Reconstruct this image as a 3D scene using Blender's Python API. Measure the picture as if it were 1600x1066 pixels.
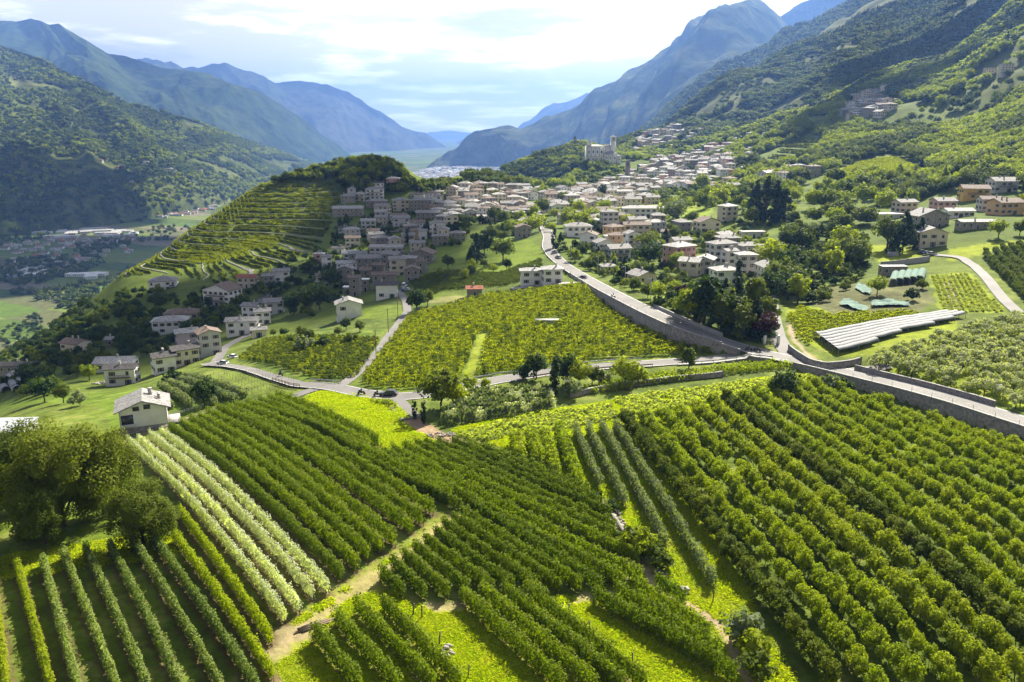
# recreation of an aerial view over orchards, a village and an alpine valley
SUN_E, SKY_STRENGTH, EXPOSURE = 5.0, 0.05, 1.5
SKY_FWD, SKY_FALL = (4.8, 25.0), 2.8
CLOUD_OFF = ((3.1, 1.7, 0.0), (0.4, 5.2, 0.0))
HAZE_D, HAZE_C, HAZE_G = 0.8e-4, (0.19, 0.37, 0.88), 0.3

import bpy, bmesh, math, random
import numpy as np
from mathutils import Vector, Matrix
for _o in list(bpy.data.objects): bpy.data.objects.remove(_o)
scene = bpy.context.scene
C = scene.collection
random.seed(7); RNG = np.random.default_rng(7)
PI = math.pi
R = math.radians

# ---------------------------------------------------------------- camera
CAM_H = 60.0
PITCH = R(14.8)
FPX = 1244.0                       # focal length in pixels of the 1600 px wide photograph
cd = bpy.data.cameras.new('camera'); cam = bpy.data.objects.new('camera', cd); C.objects.link(cam)
cam.location = (0, 0, CAM_H); cam.rotation_euler = (PI / 2 - PITCH, 0, 0)
cd.sensor_width = 36.0; cd.lens = 36.0 * FPX / 1600.0
cd.clip_start = 1.0; cd.clip_end = 90000.0
scene.camera = cam

# ---------------------------------------------------------------- light
SUN_AZ, SUN_EL = 27.0, 40.0        # degrees right of the view direction, above the horizon
world = bpy.data.worlds.new('World'); scene.world = world; world.use_nodes = True
wn, wl = world.node_tree.nodes, world.node_tree.links
wn.clear()
def wnode(t, **k):
    n = wn.new(t)
    for a, v in k.items(): setattr(n, a, v)
    return n
sky = wnode('ShaderNodeTexSky', sky_type='NISHITA', sun_disc=False)
sky.sun_elevation = R(SUN_EL); sky.sun_rotation = R(SUN_AZ)
sky.air_density = 1.0; sky.dust_density = 2.2; sky.ozone_density = 1.0; sky.altitude = 400
# thin high cloud over the whole sky: noise on the view direction, flattened like cloud layers seen from below
tc = wnode('ShaderNodeTexCoord')
sep = wnode('ShaderNodeSeparateXYZ'); wl.new(tc.outputs['Generated'], sep.inputs[0])
zc = wnode('ShaderNodeMath', operation='MAXIMUM'); wl.new(sep.outputs[2], zc.inputs[0]); zc.inputs[1].default_value = 0.0
za = wnode('ShaderNodeMath', operation='ADD'); wl.new(zc.outputs[0], za.inputs[0]); za.inputs[1].default_value = 0.10
px = wnode('ShaderNodeMath', operation='DIVIDE'); wl.new(sep.outputs[0], px.inputs[0]); wl.new(za.outputs[0], px.inputs[1])
py = wnode('ShaderNodeMath', operation='DIVIDE'); wl.new(sep.outputs[1], py.inputs[0]); wl.new(za.outputs[0], py.inputs[1])
cmb = wnode('ShaderNodeCombineXYZ'); wl.new(px.outputs[0], cmb.inputs[0]); wl.new(py.outputs[0], cmb.inputs[1])
def cloudnoise(scale, detail, rough, off, lo, hi):
    mp = wnode('ShaderNodeMapping'); wl.new(cmb.outputs[0], mp.inputs[0]); mp.inputs['Location'].default_value = off
    n = wnode('ShaderNodeTexNoise'); wl.new(mp.outputs[0], n.inputs['Vector'])
    n.inputs['Scale'].default_value = scale; n.inputs['Detail'].default_value = detail; n.inputs['Roughness'].default_value = rough
    r = wnode('ShaderNodeMapRange'); r.interpolation_type = 'SMOOTHSTEP'; wl.new(n.outputs[0], r.inputs[0])
    r.inputs[1].default_value = lo; r.inputs[2].default_value = hi
    return r.outputs[0]
veil = cloudnoise(1.1, 9, 0.60, CLOUD_OFF[0], 0.46, 0.62)      # bright white cloud
dark = cloudnoise(0.8, 8, 0.55, CLOUD_OFF[1], 0.53, 0.64)     # thicker grey-blue bellies
lp_sun = (math.sin(R(SUN_AZ)) * math.cos(R(SUN_EL)), math.cos(R(SUN_AZ)) * math.cos(R(SUN_EL)), math.sin(R(SUN_EL)))
dot = wnode('ShaderNodeVectorMath', operation='DOT_PRODUCT'); wl.new(tc.outputs['Generated'], dot.inputs[0]); dot.inputs[1].default_value = lp_sun
def wmath(op, a, b=None):
    n = wnode('ShaderNodeMath', operation=op)
    for k, x in enumerate((a, b)):
        if x is None: continue
        if isinstance(x, (int, float)): n.inputs[k].default_value = x
        else: wl.new(x, n.inputs[k])
    return n.outputs[0]
# light in the air and in thin cloud: strongest low over the horizon and towards the sun
half = wmath('MULTIPLY_ADD', dot.outputs['Value'], 0.5); half.node.inputs[2].default_value = 0.5
toward = wmath('POWER', half, 3.0)
low = wmath('EXPONENT', wmath('MULTIPLY', zc.outputs[0], -SKY_FALL))
lum = wmath('MULTIPLY', wmath('MULTIPLY_ADD', toward, SKY_FWD[1]), wmath('MULTIPLY_ADD', low, 0.96)); 
lum.node.inputs[0].links[0].from_node.inputs[2].default_value = SKY_FWD[0]
lum.node.inputs[1].links[0].from_node.inputs[2].default_value = 0.04
def wcol(c, s):
    m = wnode('ShaderNodeVectorMath', operation='SCALE'); m.inputs[0].default_value = c; wl.new(s, m.inputs['Scale']); return m.outputs[0]
hz = wnode('ShaderNodeMixRGB'); wl.new(wmath('MULTIPLY_ADD', low, 0.5), hz.inputs[0]); hz.inputs[0].links[0].from_node.inputs[2].default_value = 0.45
wl.new(sky.outputs[0], hz.inputs[1]); wl.new(wcol((1.06, .945, .80), lum), hz.inputs[2])
m1 = wnode('ShaderNodeMixRGB'); wl.new(veil, m1.inputs[0]); wl.new(hz.outputs[0], m1.inputs[1]); wl.new(wcol((1.8, 1.68, 1.52), lum), m1.inputs[2])
dk = wmath('MULTIPLY', dark, wmath('SUBTRACT', 0.95, wmath('MULTIPLY', low, low)))
m2 = wnode('ShaderNodeMixRGB'); wl.new(dk, m2.inputs[0]); wl.new(m1.outputs[0], m2.inputs[1]); wl.new(wcol((0.36, 0.355, 0.36), lum), m2.inputs[2])
bg = wnode('ShaderNodeBackground'); wl.new(m2.outputs[0], bg.inputs[0]); bg.inputs[1].default_value = SKY_STRENGTH
wo = wnode('ShaderNodeOutputWorld'); wl.new(bg.outputs[0], wo.inputs[0])

sd = bpy.data.lights.new('sun', 'SUN'); sun = bpy.data.objects.new('sun', sd); C.objects.link(sun)
sd.energy = SUN_E; sd.angle = R(0.53); sd.color = (1.0, 0.93, 0.78)
sun.rotation_euler = (R(90 - SUN_EL), 0, R(180 - SUN_AZ))
sun.location = (300, 300, 500)

vs = scene.view_settings
vs.view_transform = 'Standard'; vs.look = 'None'; vs.gamma = 1.0; vs.exposure = EXPOSURE; vs.use_curve_mapping = False
scene.display_settings.display_device = 'sRGB'
cy = scene.cycles
cy.max_bounces = 5; cy.diffuse_bounces = 2; cy.glossy_bounces = 2; cy.transmission_bounces = 3; cy.transparent_max_bounces = 8; cy.volume_bounces = 0
cy.use_denoising = True; cy.caustics_reflective = False; cy.caustics_refractive = False
cy.sample_clamp_indirect = 4.0
try: cy.use_light_tree = False
except Exception: pass

# ---------------------------------------------------------------- the lie of the land
cp_, sp_ = math.cos(PITCH), math.sin(PITCH)
def ray(u, v):
    dx, dy = (u - 800) / FPX, (533 - v) / FPX
    return np.array((dx, cp_ + dy * sp_, dy * cp_ - sp_))
def W(u, v, Y):
    """world point on the line of sight (u, v) at forward distance Y"""
    d = ray(u, v); t = Y / d[1]
    return np.array((d[0] * t, Y, CAM_H + d[2] * t))
def WZ(u, v, z):
    d = ray(u, v); t = (z - CAM_H) / d[2]
    return np.array((d[0] * t, d[1] * t, z))
ctrl = []
for (u, v, z) in ((0,1066,0),(400,1066,0),(800,1066,0),(1200,1066,.5),(1600,1066,1),(0,900,-1.5),(300,900,0),(700,900,0),(1100,900,.5),(1600,880,2),
    (0,780,-5),(200,720,-6),(400,720,-1.5),(600,720,-.3),(800,740,0),(1000,740,.8),(1300,740,2),(1600,760,3),(520,605,-2.5),(620,622,-1),(740,602,0),(850,585,.3),
    (1000,570,.5),(1100,563,.8),(1180,560,1.2),(800,650,0),(900,620,.3),(1000,620,.8),(1200,600,1.5),(650,660,-.5),(450,640,-3),(700,655,0),(1130,600,1),
    (330,640,-8),(200,670,-10),(100,640,-16),(20,660,-18),(100,600,-30),(190,602,-29),(115,560,-42),(30,575,-44),(280,583,-21),(330,572,-17),
    (400,565,-11),(460,545,-9),(560,535,-7),(600,480,-10),(545,502,-13),(480,505,-20),(420,510,-26),(340,480,-34),(262,525,-36),(320,560,-24),(250,455,-40),(165,480,-55),
    (640,450,-12),(680,470,-8),(760,462,-6),(850,447,-3),(700,400,-12),(600,400,-17),(520,420,-24),(450,460,-27)):
    ctrl.append(WZ(u, v, z))
for (u, v, Y) in ((560,340,650),(600,310,725),(640,330,690),(700,335,665),(760,335,680),(800,330,690),(830,325,690),(858,370,455),(850,350,560),(780,370,520),(700,365,560),(600,360,600),
    (930,445,300),(1000,482,262),(1060,506,235),(1100,440,330),(1050,420,370),(950,400,420),(900,360,500),(1000,340,560),(1100,340,520),(1150,360,470),(1140,345,500),(1200,320,540),
    (1200,380,400),(1250,400,370),(1200,450,300),(1300,500,238),(1300,540,215),(1250,470,280),(1300,420,340),(1400,350,440),(1450,480,248),(1600,500,222),(1500,410,320),(1550,420,300),
    (1450,420,310),(1600,370,350),(1600,560,195),(1450,560,196),(1600,655,160),(1450,612,178),(1320,580,196),(1500,350,385),(1600,320,450),(1560,300,480),(1420,325,500),(1400,400,345),
    (1380,460,265),
    (750,292,960),(700,290,980),(850,305,800),(900,310,780),(950,305,800),(1000,300,880),(1000,280,1010),(1050,280,960),(1100,290,800),(1150,300,720),(942,262,1000),(900,285,1000),
    (1050,250,1250),(1100,240,1200),(1000,255,1150),(1200,250,950),(1200,200,1250),(1200,160,1600),(1300,250,830),(1300,200,1050),(1350,175,1080),(1400,260,700),(1450,280,600),
    (1500,250,720),(1500,180,980),(1600,270,540),(1600,200,760),(1600,110,1000),(1600,20,1300),(1540,115,1050),(1500,90,1350),(1480,125,1150),(1500,40,1800),(1400,100,1500),
    (1300,130,1500),(1300,90,1900),(1400,20,2300),
    (1200,110,2100),(1250,84,2250),(1312,56,2400),(1383,25,2500),(1408,0,2550),(1500,-45,2650),(1600,-90,2700),(1750,-100,2500),
    (1138,138,1950),(1082,169,1850),(1025,194,1750),(969,214,1650),(1000,232,1450),(1100,200,1500),(1050,225,1500),
    (905,231,1380),(870,243,1380),(842,251,1380),(800,262,1330),(760,274,1280),(720,286,1200),(940,235,1400),
    # the terraced hill
    (577,243,790),(530,246,790),(620,252,790),(640,275,770),(655,290,775),(480,258,770),(440,272,750),(410,287,735),(380,303,720),(345,330,690),(310,350,670),(270,382,640),(230,408,600),(190,432,560),
    (480,330,680),(520,300,720),(400,340,670),(450,380,590),(400,400,560),(330,400,590),(280,420,560),(400,430,500),(330,430,510),(500,370,600),(460,420,490)):
    ctrl.append(W(u, v, Y))
ctrl += [np.array(p, float) for p in ((-150,40,0),(-60,20,0),(60,20,0),(150,40,0),(0,30,0),(-400,60,-30),(400,80,12),(-350,220,-70),(-500,350,-140),(500,250,40),(700,500,120),(900,800,230),(-260,330,-75),
    (-200,1000,-150),(-330,900,-160),(-450,700,-150),(-520,560,-150),(-400,480,-110),(-100,1000,-110),(-60,1150,-130),(-400,400,-90),(-560,800,-200),(-1000,700,-203),(-700,1200,-203),(-350,1300,-203),(-200,1700,-203),(0,2100,-203),(150,2300,-190),
    (-1300,1500,-203),(-800,2200,-203),(-200,2600,-203),(300,2800,-150),(100,1700,-150),(700,2900,150),(1300,3100,500),(1900,2900,700),(2600,2500,800),(-2000,1200,-203),(-1500,800,-203),(-3000,2500,-203),(-1200,3000,-203),(0,3200,-203),(2500,1200,700),(1600,900,420),(-400,4000,-215),(-100,4250,-215),(-1000,4200,-215),(-2500,4200,-215),(350,4250,-215),(-300,3600,-215),(-700,3300,-212),(-4000,3500,-215))]
ctrl = np.array(ctrl)
def warp(x, y):
    r = np.hypot(x, y) + 1e-6
    return np.arctan2(x, y), np.log(r) * 0.55
_ca, _cr = warp(ctrl[:, 0], ctrl[:, 1])
_K = np.sqrt((_ca[:, None] - _ca[None]) ** 2 + (_cr[:, None] - _cr[None]) ** 2 + 0.0004)
_A = np.block([[_K - 0.004 * np.eye(len(_ca)), np.ones((len(_ca), 1))], [np.ones((1, len(_ca))), np.zeros((1, 1))]])
_wts = np.linalg.solve(_A, np.append(ctrl[:, 2], 0.0))
def fade(a, b, x):
    t = np.clip((x - a) / (b - a), 0, 1); return t * t * (3 - 2 * t)
_h = RNG.integers(0, 2 ** 31, 4)
def vnoise(x, y, seed=0):
    xi, yi = np.floor(x).astype(np.int64), np.floor(y).astype(np.int64)
    fx, fy = x - xi, y - yi
    fx, fy = fx * fx * (3 - 2 * fx), fy * fy * (3 - 2 * fy)
    def hsh(a, b):
        n = (a * 374761393 + b * 668265263 + seed * 974634777) & 0x7fffffff
        n = ((n ^ (n >> 13)) * 1274126177) & 0x7fffffff
        return ((n ^ (n >> 16)) & 0xffff) / 65535.0
    return (hsh(xi, yi) * (1 - fx) + hsh(xi + 1, yi) * fx) * (1 - fy) + (hsh(xi, yi + 1) * (1 - fx) + hsh(xi + 1, yi + 1) * fx) * fy - 0.5
def fbm(x, y, seed=0, octv=4, gain=0.5):
    s, a = 0, 1.0
    for k in range(octv):
        s = s + a * vnoise(x * 2 ** k + 17 * k, y * 2 ** k - 9 * k, seed + k); a *= gain
    return s
def Hbase(x, y):
    x = np.asarray(x, float); y = np.asarray(y, float)
    shp = x.shape; a, r = warp(x.ravel(), y.ravel())
    out = np.empty(a.size)
    for i in range(0, a.size, 20000):
        s = slice(i, i + 20000)
        out[s] = np.sqrt((a[s, None] - _ca[None]) ** 2 + (r[s, None] - _cr[None]) ** 2 + 0.0004) @ _wts[:-1] + _wts[-1]
    z = out.reshape(shp)
    d = np.hypot(x, y)
    wild = fade(700, 1500, d) * fade(0, 60, z + 10)                     # gullies on the mountainside
    z = z + wild * (fbm(x / 260, y / 260, 3) * 60 + fbm(x / 70, y / 70, 8, 3) * 12)
    z = z + fade(150, 500, d) * fbm(x / 40, y / 40, 21, 3) * 1.6 * fade(-190, -150, z) + fbm(x / 9, y / 9, 33, 2) * 0.12
    return np.maximum(z, -204.0)
_T = np.geomspace(60, 4200, 700)
def cast(u, v, H, lift=0.0):
    d = ray(u, v); P = d[None] * _T[:, None]
    g = CAM_H + P[:, 2] - H(P[:, 0], P[:, 1]) - lift
    k = np.argmax(g < 0)
    if g[k] >= 0: k = len(_T) - 1
    lo, hi = _T[max(k - 1, 0)], _T[k]
    for _ in range(2):
        ts = np.linspace(lo, hi, 12); P = d[None] * ts[:, None]
        g = CAM_H + P[:, 2] - H(P[:, 0], P[:, 1]) - lift
        j = int(np.argmax(g < 0)); j = max(j, 1); lo, hi = ts[j - 1], ts[j]
    t = 0.5 * (lo + hi)
    return np.array((d[0] * t, d[1] * t, CAM_H + d[2] * t))

# the main road stands on a retaining wall: the land on its upper side lies higher than the fields below
ROAD_MAIN = [(828,316,0),(838,333,0),(850,352,0),(858,370,0),(856,385,0),(863,398,0),(882,415,0),(910,432,0.6),(945,452,2.4),(980,470,3.6),(1020,490,4.0),(1060,508,4.0),(1100,523,3.4),(1150,541,1.6),
             (1200,554,0.8),(1240,563,0.8),(1290,574,2.0),(1350,589,2.3),(1420,606,2.4),(1500,628,2.7),(1600,660,3.0),(1700,692,3.0)]
def smooth_line(P, n):
    P = np.asarray(P, float); seg = np.r_[0, np.cumsum(np.linalg.norm(np.diff(P[:, :2], axis=0), axis=1))]
    t = np.linspace(0, seg[-1], n); Q = np.stack([np.interp(t, seg, P[:, k]) for k in range(P.shape[1])], 1)
    for _ in range(3):
        Q[1:-1] = 0.25 * Q[:-2] + 0.5 * Q[1:-1] + 0.25 * Q[2:]
    return Q
_rm = []
for (u, v, hw) in ROAD_MAIN:
    p = cast(u, v, Hbase, hw); _rm.append((p[0], p[1], p[2], hw))
ROADM = smooth_line(_rm, 240)
ROAD_HALF = 3.6
def road_dist(x, y):
    """signed distance to the main road (plus: upper side) and the wall height there"""
    x = np.asarray(x, float).ravel(); y = np.asarray(y, float).ravel()
    A, B = ROADM[:-1, :2], ROADM[1:, :2]; D = B - A; L2 = (D ** 2).sum(1)
    best = np.full(x.size, 1e9); sg = np.zeros(x.size); hw = np.zeros(x.size); zr = np.zeros(x.size)
    near = np.where((x > A[:, 0].min() - 90) & (x < A[:, 0].max() + 90) & (y > A[:, 1].min() - 90) & (y < A[:, 1].max() + 90))[0]
    for i0 in range(0, near.size, 20000):
        ii = near[i0:i0 + 20000]
        t = np.clip(((x[ii, None] - A[None, :, 0]) * D[None, :, 0] + (y[ii, None] - A[None, :, 1]) * D[None, :, 1]) / L2[None], 0, 1)
        dx = x[ii, None] - A[None, :, 0] - t * D[None, :, 0]; dy = y[ii, None] - A[None, :, 1] - t * D[None, :, 1]
        d2 = dx * dx + dy * dy; k = d2.argmin(1); r = np.arange(ii.size)
        best[ii] = np.sqrt(d2[r, k]); sg[ii] = np.sign(D[k, 0] * dy[r, k] - D[k, 1] * dx[r, k])
        tt = t[r, k]; hw[ii] = ROADM[k, 3] * (1 - tt) + ROADM[k + 1, 3] * tt; zr[ii] = ROADM[k, 2] * (1 - tt) + ROADM[k + 1, 2] * tt
    return best * np.where(sg == 0, 1, sg), hw, zr
def H(x, y):
    x = np.asarray(x, float); y = np.asarray(y, float)
    z = Hbase(x, y); s, hw, zr = road_dist(x, y)
    s = s.reshape(z.shape); hw = hw.reshape(z.shape); zr = zr.reshape(z.shape)
    up = np.where(s > -ROAD_HALF + 0.25, 1.0, 0.0) * (1 - fade(12, 70, np.abs(s)))
    z = z + hw * up
    onroad = (np.abs(s) < 30) & (s > -ROAD_HALF + .25)                  # the bed of the road itself is level across
    k = (1 - fade(ROAD_HALF + 0.5, ROAD_HALF + 8, np.abs(s))) * onroad
    return z * (1 - k) + (zr - 0.08) * k
_cache = {}
def gp(u, v, lift=0.0):
    k = (round(u, 1), round(v, 1), lift)
    if k not in _cache: _cache[k] = cast(u, v, H, lift)
    return _cache[k]
def hz_(x, y): return float(H(np.array([x]), np.array([y]))[0])
def poly(px): return np.array([gp(u, v)[:2] for (u, v) in px])
def inside(P, x, y):
    x = np.asarray(x); y = np.asarray(y); r = np.zeros(x.shape, bool); n = len(P)
    for i in range(n):
        x0, y0 = P[i]; x1, y1 = P[(i + 1) % n]
        c = ((y0 > y) != (y1 > y)) & (x < (x1 - x0) * (y - y0) / (y1 - y0 + 1e-12) + x0)
        r ^= c
    return r

# ---------------------------------------------------------------- materials
MATS = {}
def nd(m, t, **k):
    n = m.node_tree.nodes.new(t)
    for a, v in k.items(): setattr(n, a, v)
    return n
def newmat(name):
    m = bpy.data.materials.new(name); m.use_nodes = True; m.node_tree.nodes.clear()
    o = nd(m, 'ShaderNodeOutputMaterial'); b = nd(m, 'ShaderNodeBsdfPrincipled'); m.node_tree.links.new(b.outputs[0], o.inputs[0])
    b.inputs['Roughness'].default_value = 0.85; b.inputs['Specular IOR Level'].default_value = 0.3
    MATS[name] = m
    return m, b, o
def noise_node(m, scale, detail=4, coord='Object', rough=0.6):
    t = nd(m, 'ShaderNodeTexCoord'); n = nd(m, 'ShaderNodeTexNoise'); n.inputs['Scale'].default_value = scale; n.inputs['Detail'].default_value = detail; n.inputs['Roughness'].default_value = rough
    m.node_tree.links.new(t.outputs[coord], n.inputs['Vector']); return n
def ramp(m, src, lo, hi, clo, chi):
    r = nd(m, 'ShaderNodeMapRange'); r.inputs[1].default_value = lo; r.inputs[2].default_value = hi; m.node_tree.links.new(src, r.inputs[0])
    x = nd(m, 'ShaderNodeMixRGB'); x.inputs[1].default_value = (*clo, 1); x.inputs[2].default_value = (*chi, 1); m.node_tree.links.new(r.outputs[0], x.inputs[0])
    return x.outputs[0]
def plain(name, c, rough=0.8, var=0.18, scale=0.6, bump=0.0, spec=0.3, metal=0.0, stains=0.0):
    """one colour with grain, and weathering blotches"""
    m, b, o = newmat(name); L = m.node_tree.links
    n = noise_node(m, scale, 6)
    col = ramp(m, n.outputs[0], 0.3, 0.7, tuple(x * (1 - var) for x in c), tuple(min(1, x * (1 + var)) for x in c))
    if stains:
        n2 = noise_node(m, scale * 0.35, 5); r = nd(m, 'ShaderNodeMapRange'); r.inputs[1].default_value = 0.5; r.inputs[2].default_value = 0.75; L.new(n2.outputs[0], r.inputs[0])
        r.inputs[4].default_value = stains
        x = nd(m, 'ShaderNodeMixRGB', blend_type='MULTIPLY'); L.new(r.outputs[0], x.inputs[0]); L.new(col, x.inputs[1]); x.inputs[2].default_value = (.5, .47, .42, 1); col = x.outputs[0]
    L.new(col, b.inputs['Base Color']); b.inputs['Roughness'].default_value = rough; b.inputs['Specular IOR Level'].default_value = spec; b.inputs['Metallic'].default_value = metal
    if bump:
        bp = nd(m, 'ShaderNodeBump'); bp.inputs['Strength'].default_value = bump; bp.inputs['Distance'].default_value = 0.1
        n3 = noise_node(m, scale * 6, 4); L.new(n3.outputs[0], bp.inputs['Height']); L.new(bp.outputs[0], b.inputs['Normal'])
    return m
def leafmat(name, c, c2=None, trans=0.36, var=0.28, gloss=0.10):
    """leaves: diffuse plus light shining through, every tree a slightly different tint"""
    m, b, o = newmat(name); L = m.node_tree.links; c2 = c2 or c
    oi = nd(m, 'ShaderNodeObjectInfo'); n = noise_node(m, 0.9, 3)
    a = nd(m, 'ShaderNodeMixRGB'); a.inputs[1].default_value = (*c, 1); a.inputs[2].default_value = (*c2, 1)
    s = nd(m, 'ShaderNodeMath', operation='ADD'); L.new(oi.outputs['Random'], s.inputs[0]); L.new(n.outputs[0], s.inputs[1])
    s2 = nd(m, 'ShaderNodeMath', operation='SUBTRACT', use_clamp=True); L.new(s.outputs[0], s2.inputs[0]); s2.inputs[1].default_value = 0.5
    L.new(s2.outputs[0], a.inputs[0])
    g = nd(m, 'ShaderNodeNewGeometry'); v = nd(m, 'ShaderNodeMapRange'); L.new(g.outputs['Random Per Island'], v.inputs[0]); v.inputs[3].default_value = 1 - var; v.inputs[4].default_value = 1 + var
    mu = nd(m, 'ShaderNodeVectorMath', operation='SCALE'); L.new(a.outputs[0], mu.inputs[0]); L.new(v.outputs[0], mu.inputs['Scale'])
    L.new(mu.outputs[0], b.inputs['Base Color']); b.inputs['Roughness'].default_value = 0.7; b.inputs['Specular IOR Level'].default_value = gloss
    tr = nd(m, 'ShaderNodeBsdfTranslucent'); w = nd(m, 'ShaderNodeMixRGB', blend_type='MULTIPLY'); w.inputs[0].default_value = 1; L.new(mu.outputs[0], w.inputs[1]); w.inputs[2].default_value = (1.5, 1.62, 0.38, 1)
    L.new(w.outputs[0], tr.inputs[0])
    mx = nd(m, 'ShaderNodeMixShader'); mx.inputs[0].default_value = trans; L.new(b.outputs[0], mx.inputs[1]); L.new(tr.outputs[0], mx.inputs[2]); L.new(mx.outputs[0], o.inputs[0])
    return m
LEAF_DARK = leafmat('leaf_dark', (.030, .060, .012), (.060, .095, .018))
LEAF_MID = leafmat('leaf_mid', (.08, .112, .009), (.142, .17, .011))
LEAF_LIGHT = leafmat('leaf_light', (.22, .265, .010), (.29, .325, .012), .42)
LEAF_YELLOW = leafmat('leaf_yellow', (.17, .215, .014), (.22, .26, .018), .5)
LEAF_ORCH = leafmat('leaf_orchard', (.21, .268, .008), (.295, .342, .009), .4)
LEAF_APPLE = leafmat('leaf_apple', (.115, .165, .009), (.188, .24, .011), .3)
LEAF_PALE = leafmat('leaf_pale', (.44, .47, .36), (.58, .60, .48), .35, .3)
LEAF_SAGE = leafmat('leaf_sage', (.13, .17, .085), (.19, .22, .12), .4)
LEAF_SPIN = leafmat('leaf_spindle', (.14, .19, .045), (.20, .25, .06), .3)
LEAF_OLIVE = leafmat('leaf_olive', (.29, .32, .18), (.38, .40, .24), .4)
LEAF_PURPLE = leafmat('leaf_purple', (.045, .015, .02), (.06, .02, .03), .3)
LEAF_CROP = leafmat('leaf_crop', (.30, .35, .06), (.40, .43, .12), .5)
LEAF_VINE = leafmat('leaf_vine', (.22, .25, .010), (.30, .315, .012), .55)
LEAF_PINE = leafmat('leaf_pine', (.022, .045, .016), (.04, .07, .02), .2)
LEAF_BLUE = leafmat('leaf_far', (.075, .115, .022), (.15, .175, .04), .4)
BARK = plain('bark', (.10, .075, .05), .95, .3, 3)
ASPHALT = plain('asphalt', (.19, .18, .168), .74, .18, .15, .25, .2, stains=.35)
PATH = plain('gravel_path', (.33, .29, .23), .9, .2, .4, .3)
PAINT_W = plain('road_paint', (.78, .78, .76), .6, .08, .8)
STONE = plain('stone_wall', (.29, .265, .235), .9, .45, 1.6, .9, stains=.6)
CONCRETE = plain('concrete', (.36, .35, .33), .9, .15, .5, .2, stains=.4)
STEEL = plain('galvanised_steel', (.45, .46, .47), .4, .1, 1, 0, .5, .7)
WOODP = plain('weathered_wood', (.20, .15, .10), .9, .3, 2)

# ---------------------------------------------------------------- object helpers
def link(o, parent=None):
    C.objects.link(o)
    if parent is not None: o.parent = parent
    return o
def tag(o, label=None, cat=None, group=None, kind=None):
    if label: o['label'] = label
    if cat: o['category'] = cat
    if group: o['group'] = group
    if kind: o['kind'] = kind
    return o
def mesh_np(name, V, F, mats, smooth=False, mi=None):
    """mesh from numpy arrays; F is (n,4) or (n,3) or a list of such"""
    me = bpy.data.meshes.new(name); V = np.asarray(V, np.float32)
    Fs = F if isinstance(F, list) else [F]
    Fs = [np.asarray(f, np.int32) for f in Fs if len(f)]
    me.vertices.add(len(V)); me.vertices.foreach_set('co', V.ravel())
    loops = np.concatenate([f.ravel() for f in Fs]); n = sum(len(f) for f in Fs)
    starts = []; off = 0
    for f in Fs:
        starts.append(off + np.arange(len(f)) * f.shape[1]); off += f.size
    me.loops.add(len(loops)); me.loops.foreach_set('vertex_index', loops)
    me.polygons.add(n); me.polygons.foreach_set('loop_start', np.concatenate(starts).astype(np.int32))
    if smooth: me.polygons.foreach_set('use_smooth', np.ones(n, bool))
    if mi is not None: me.polygons.foreach_set('material_index', np.asarray(mi, np.int32))
    for m in (mats if isinstance(mats, (list, tuple)) else [mats]): me.materials.append(m)
    me.update(calc_edges=True); return me
def grid_faces(nr, nc):
    i = np.arange(nr - 1)[:, None] * nc + np.arange(nc - 1)[None]; i = i.ravel()
    return np.stack((i, i + 1, i + nc + 1, i + nc), 1)
def add(name, me, parent=None, loc=None, rz=0.0, sc=None):
    o = bpy.data.objects.new(name, me); link(o, parent)
    if loc is not None: o.location = loc
    if rz: o.rotation_euler = (0, 0, rz)
    if sc is not None: o.scale = (sc, sc, sc) if np.isscalar(sc) else sc
    return o
def structure(name, me, label): o = add(name, me); tag(o, label, None, None, 'structure'); return o

# ---------------------------------------------------------------- the ground: one sheet from under the camera to the mountains
NA, NRr = 520, 660
az = np.radians(np.linspace(-58, 58, NA)); rr = 38 * (4300 / 38) ** (np.linspace(0, 1, NRr) ** 0.9)
AZ, RR = np.meshgrid(az, rr); GX, GY = RR * np.sin(AZ), RR * np.cos(AZ)
GZ = H(GX, GY)
COL = np.zeros(GX.shape + (4,), np.float32); COL[..., 3] = 1
def put(mask, c, noise=0.0):
    COL[mask, :3] = c
gr = fbm(GX / 30, GY / 30, 50, 4)[..., None]
g0, g1 = np.array((.085, .125, .018)), np.array((.14, .185, .022))
COL[..., :3] = g0 + (g1 - g0) * np.clip(0.5 + gr, 0, 1)
GRASS = np.array((.235, .285, .016)); SOIL = np.array((.13, .088, .05)); DIRT = np.array((.36, .28, .17)); MEADOW = np.array((.14, .19, .018))
dist = np.hypot(GX, GY)
near = dist < 330
def zone(px, c, mix=1.0, patch=None):
    P = poly(px); b0, b1 = P.min(0), P.max(0)
    m = (GX > b0[0]) & (GX < b1[0]) & (GY > b0[1]) & (GY < b1[1])
    idx = np.where(m); ins = inside(P, GX[idx], GY[idx]); a, b = idx[0][ins], idx[1][ins]
    w = mix
    if patch is not None:
        sc, lo, hi, sd_ = patch; w = mix * fade(lo, hi, fbm(GX[a, b] / sc, GY[a, b] / sc, sd_, 4) + 0.5)[:, None]
    COL[a, b, :3] = COL[a, b, :3] * (1 - w) + np.asarray(c) * w
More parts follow.
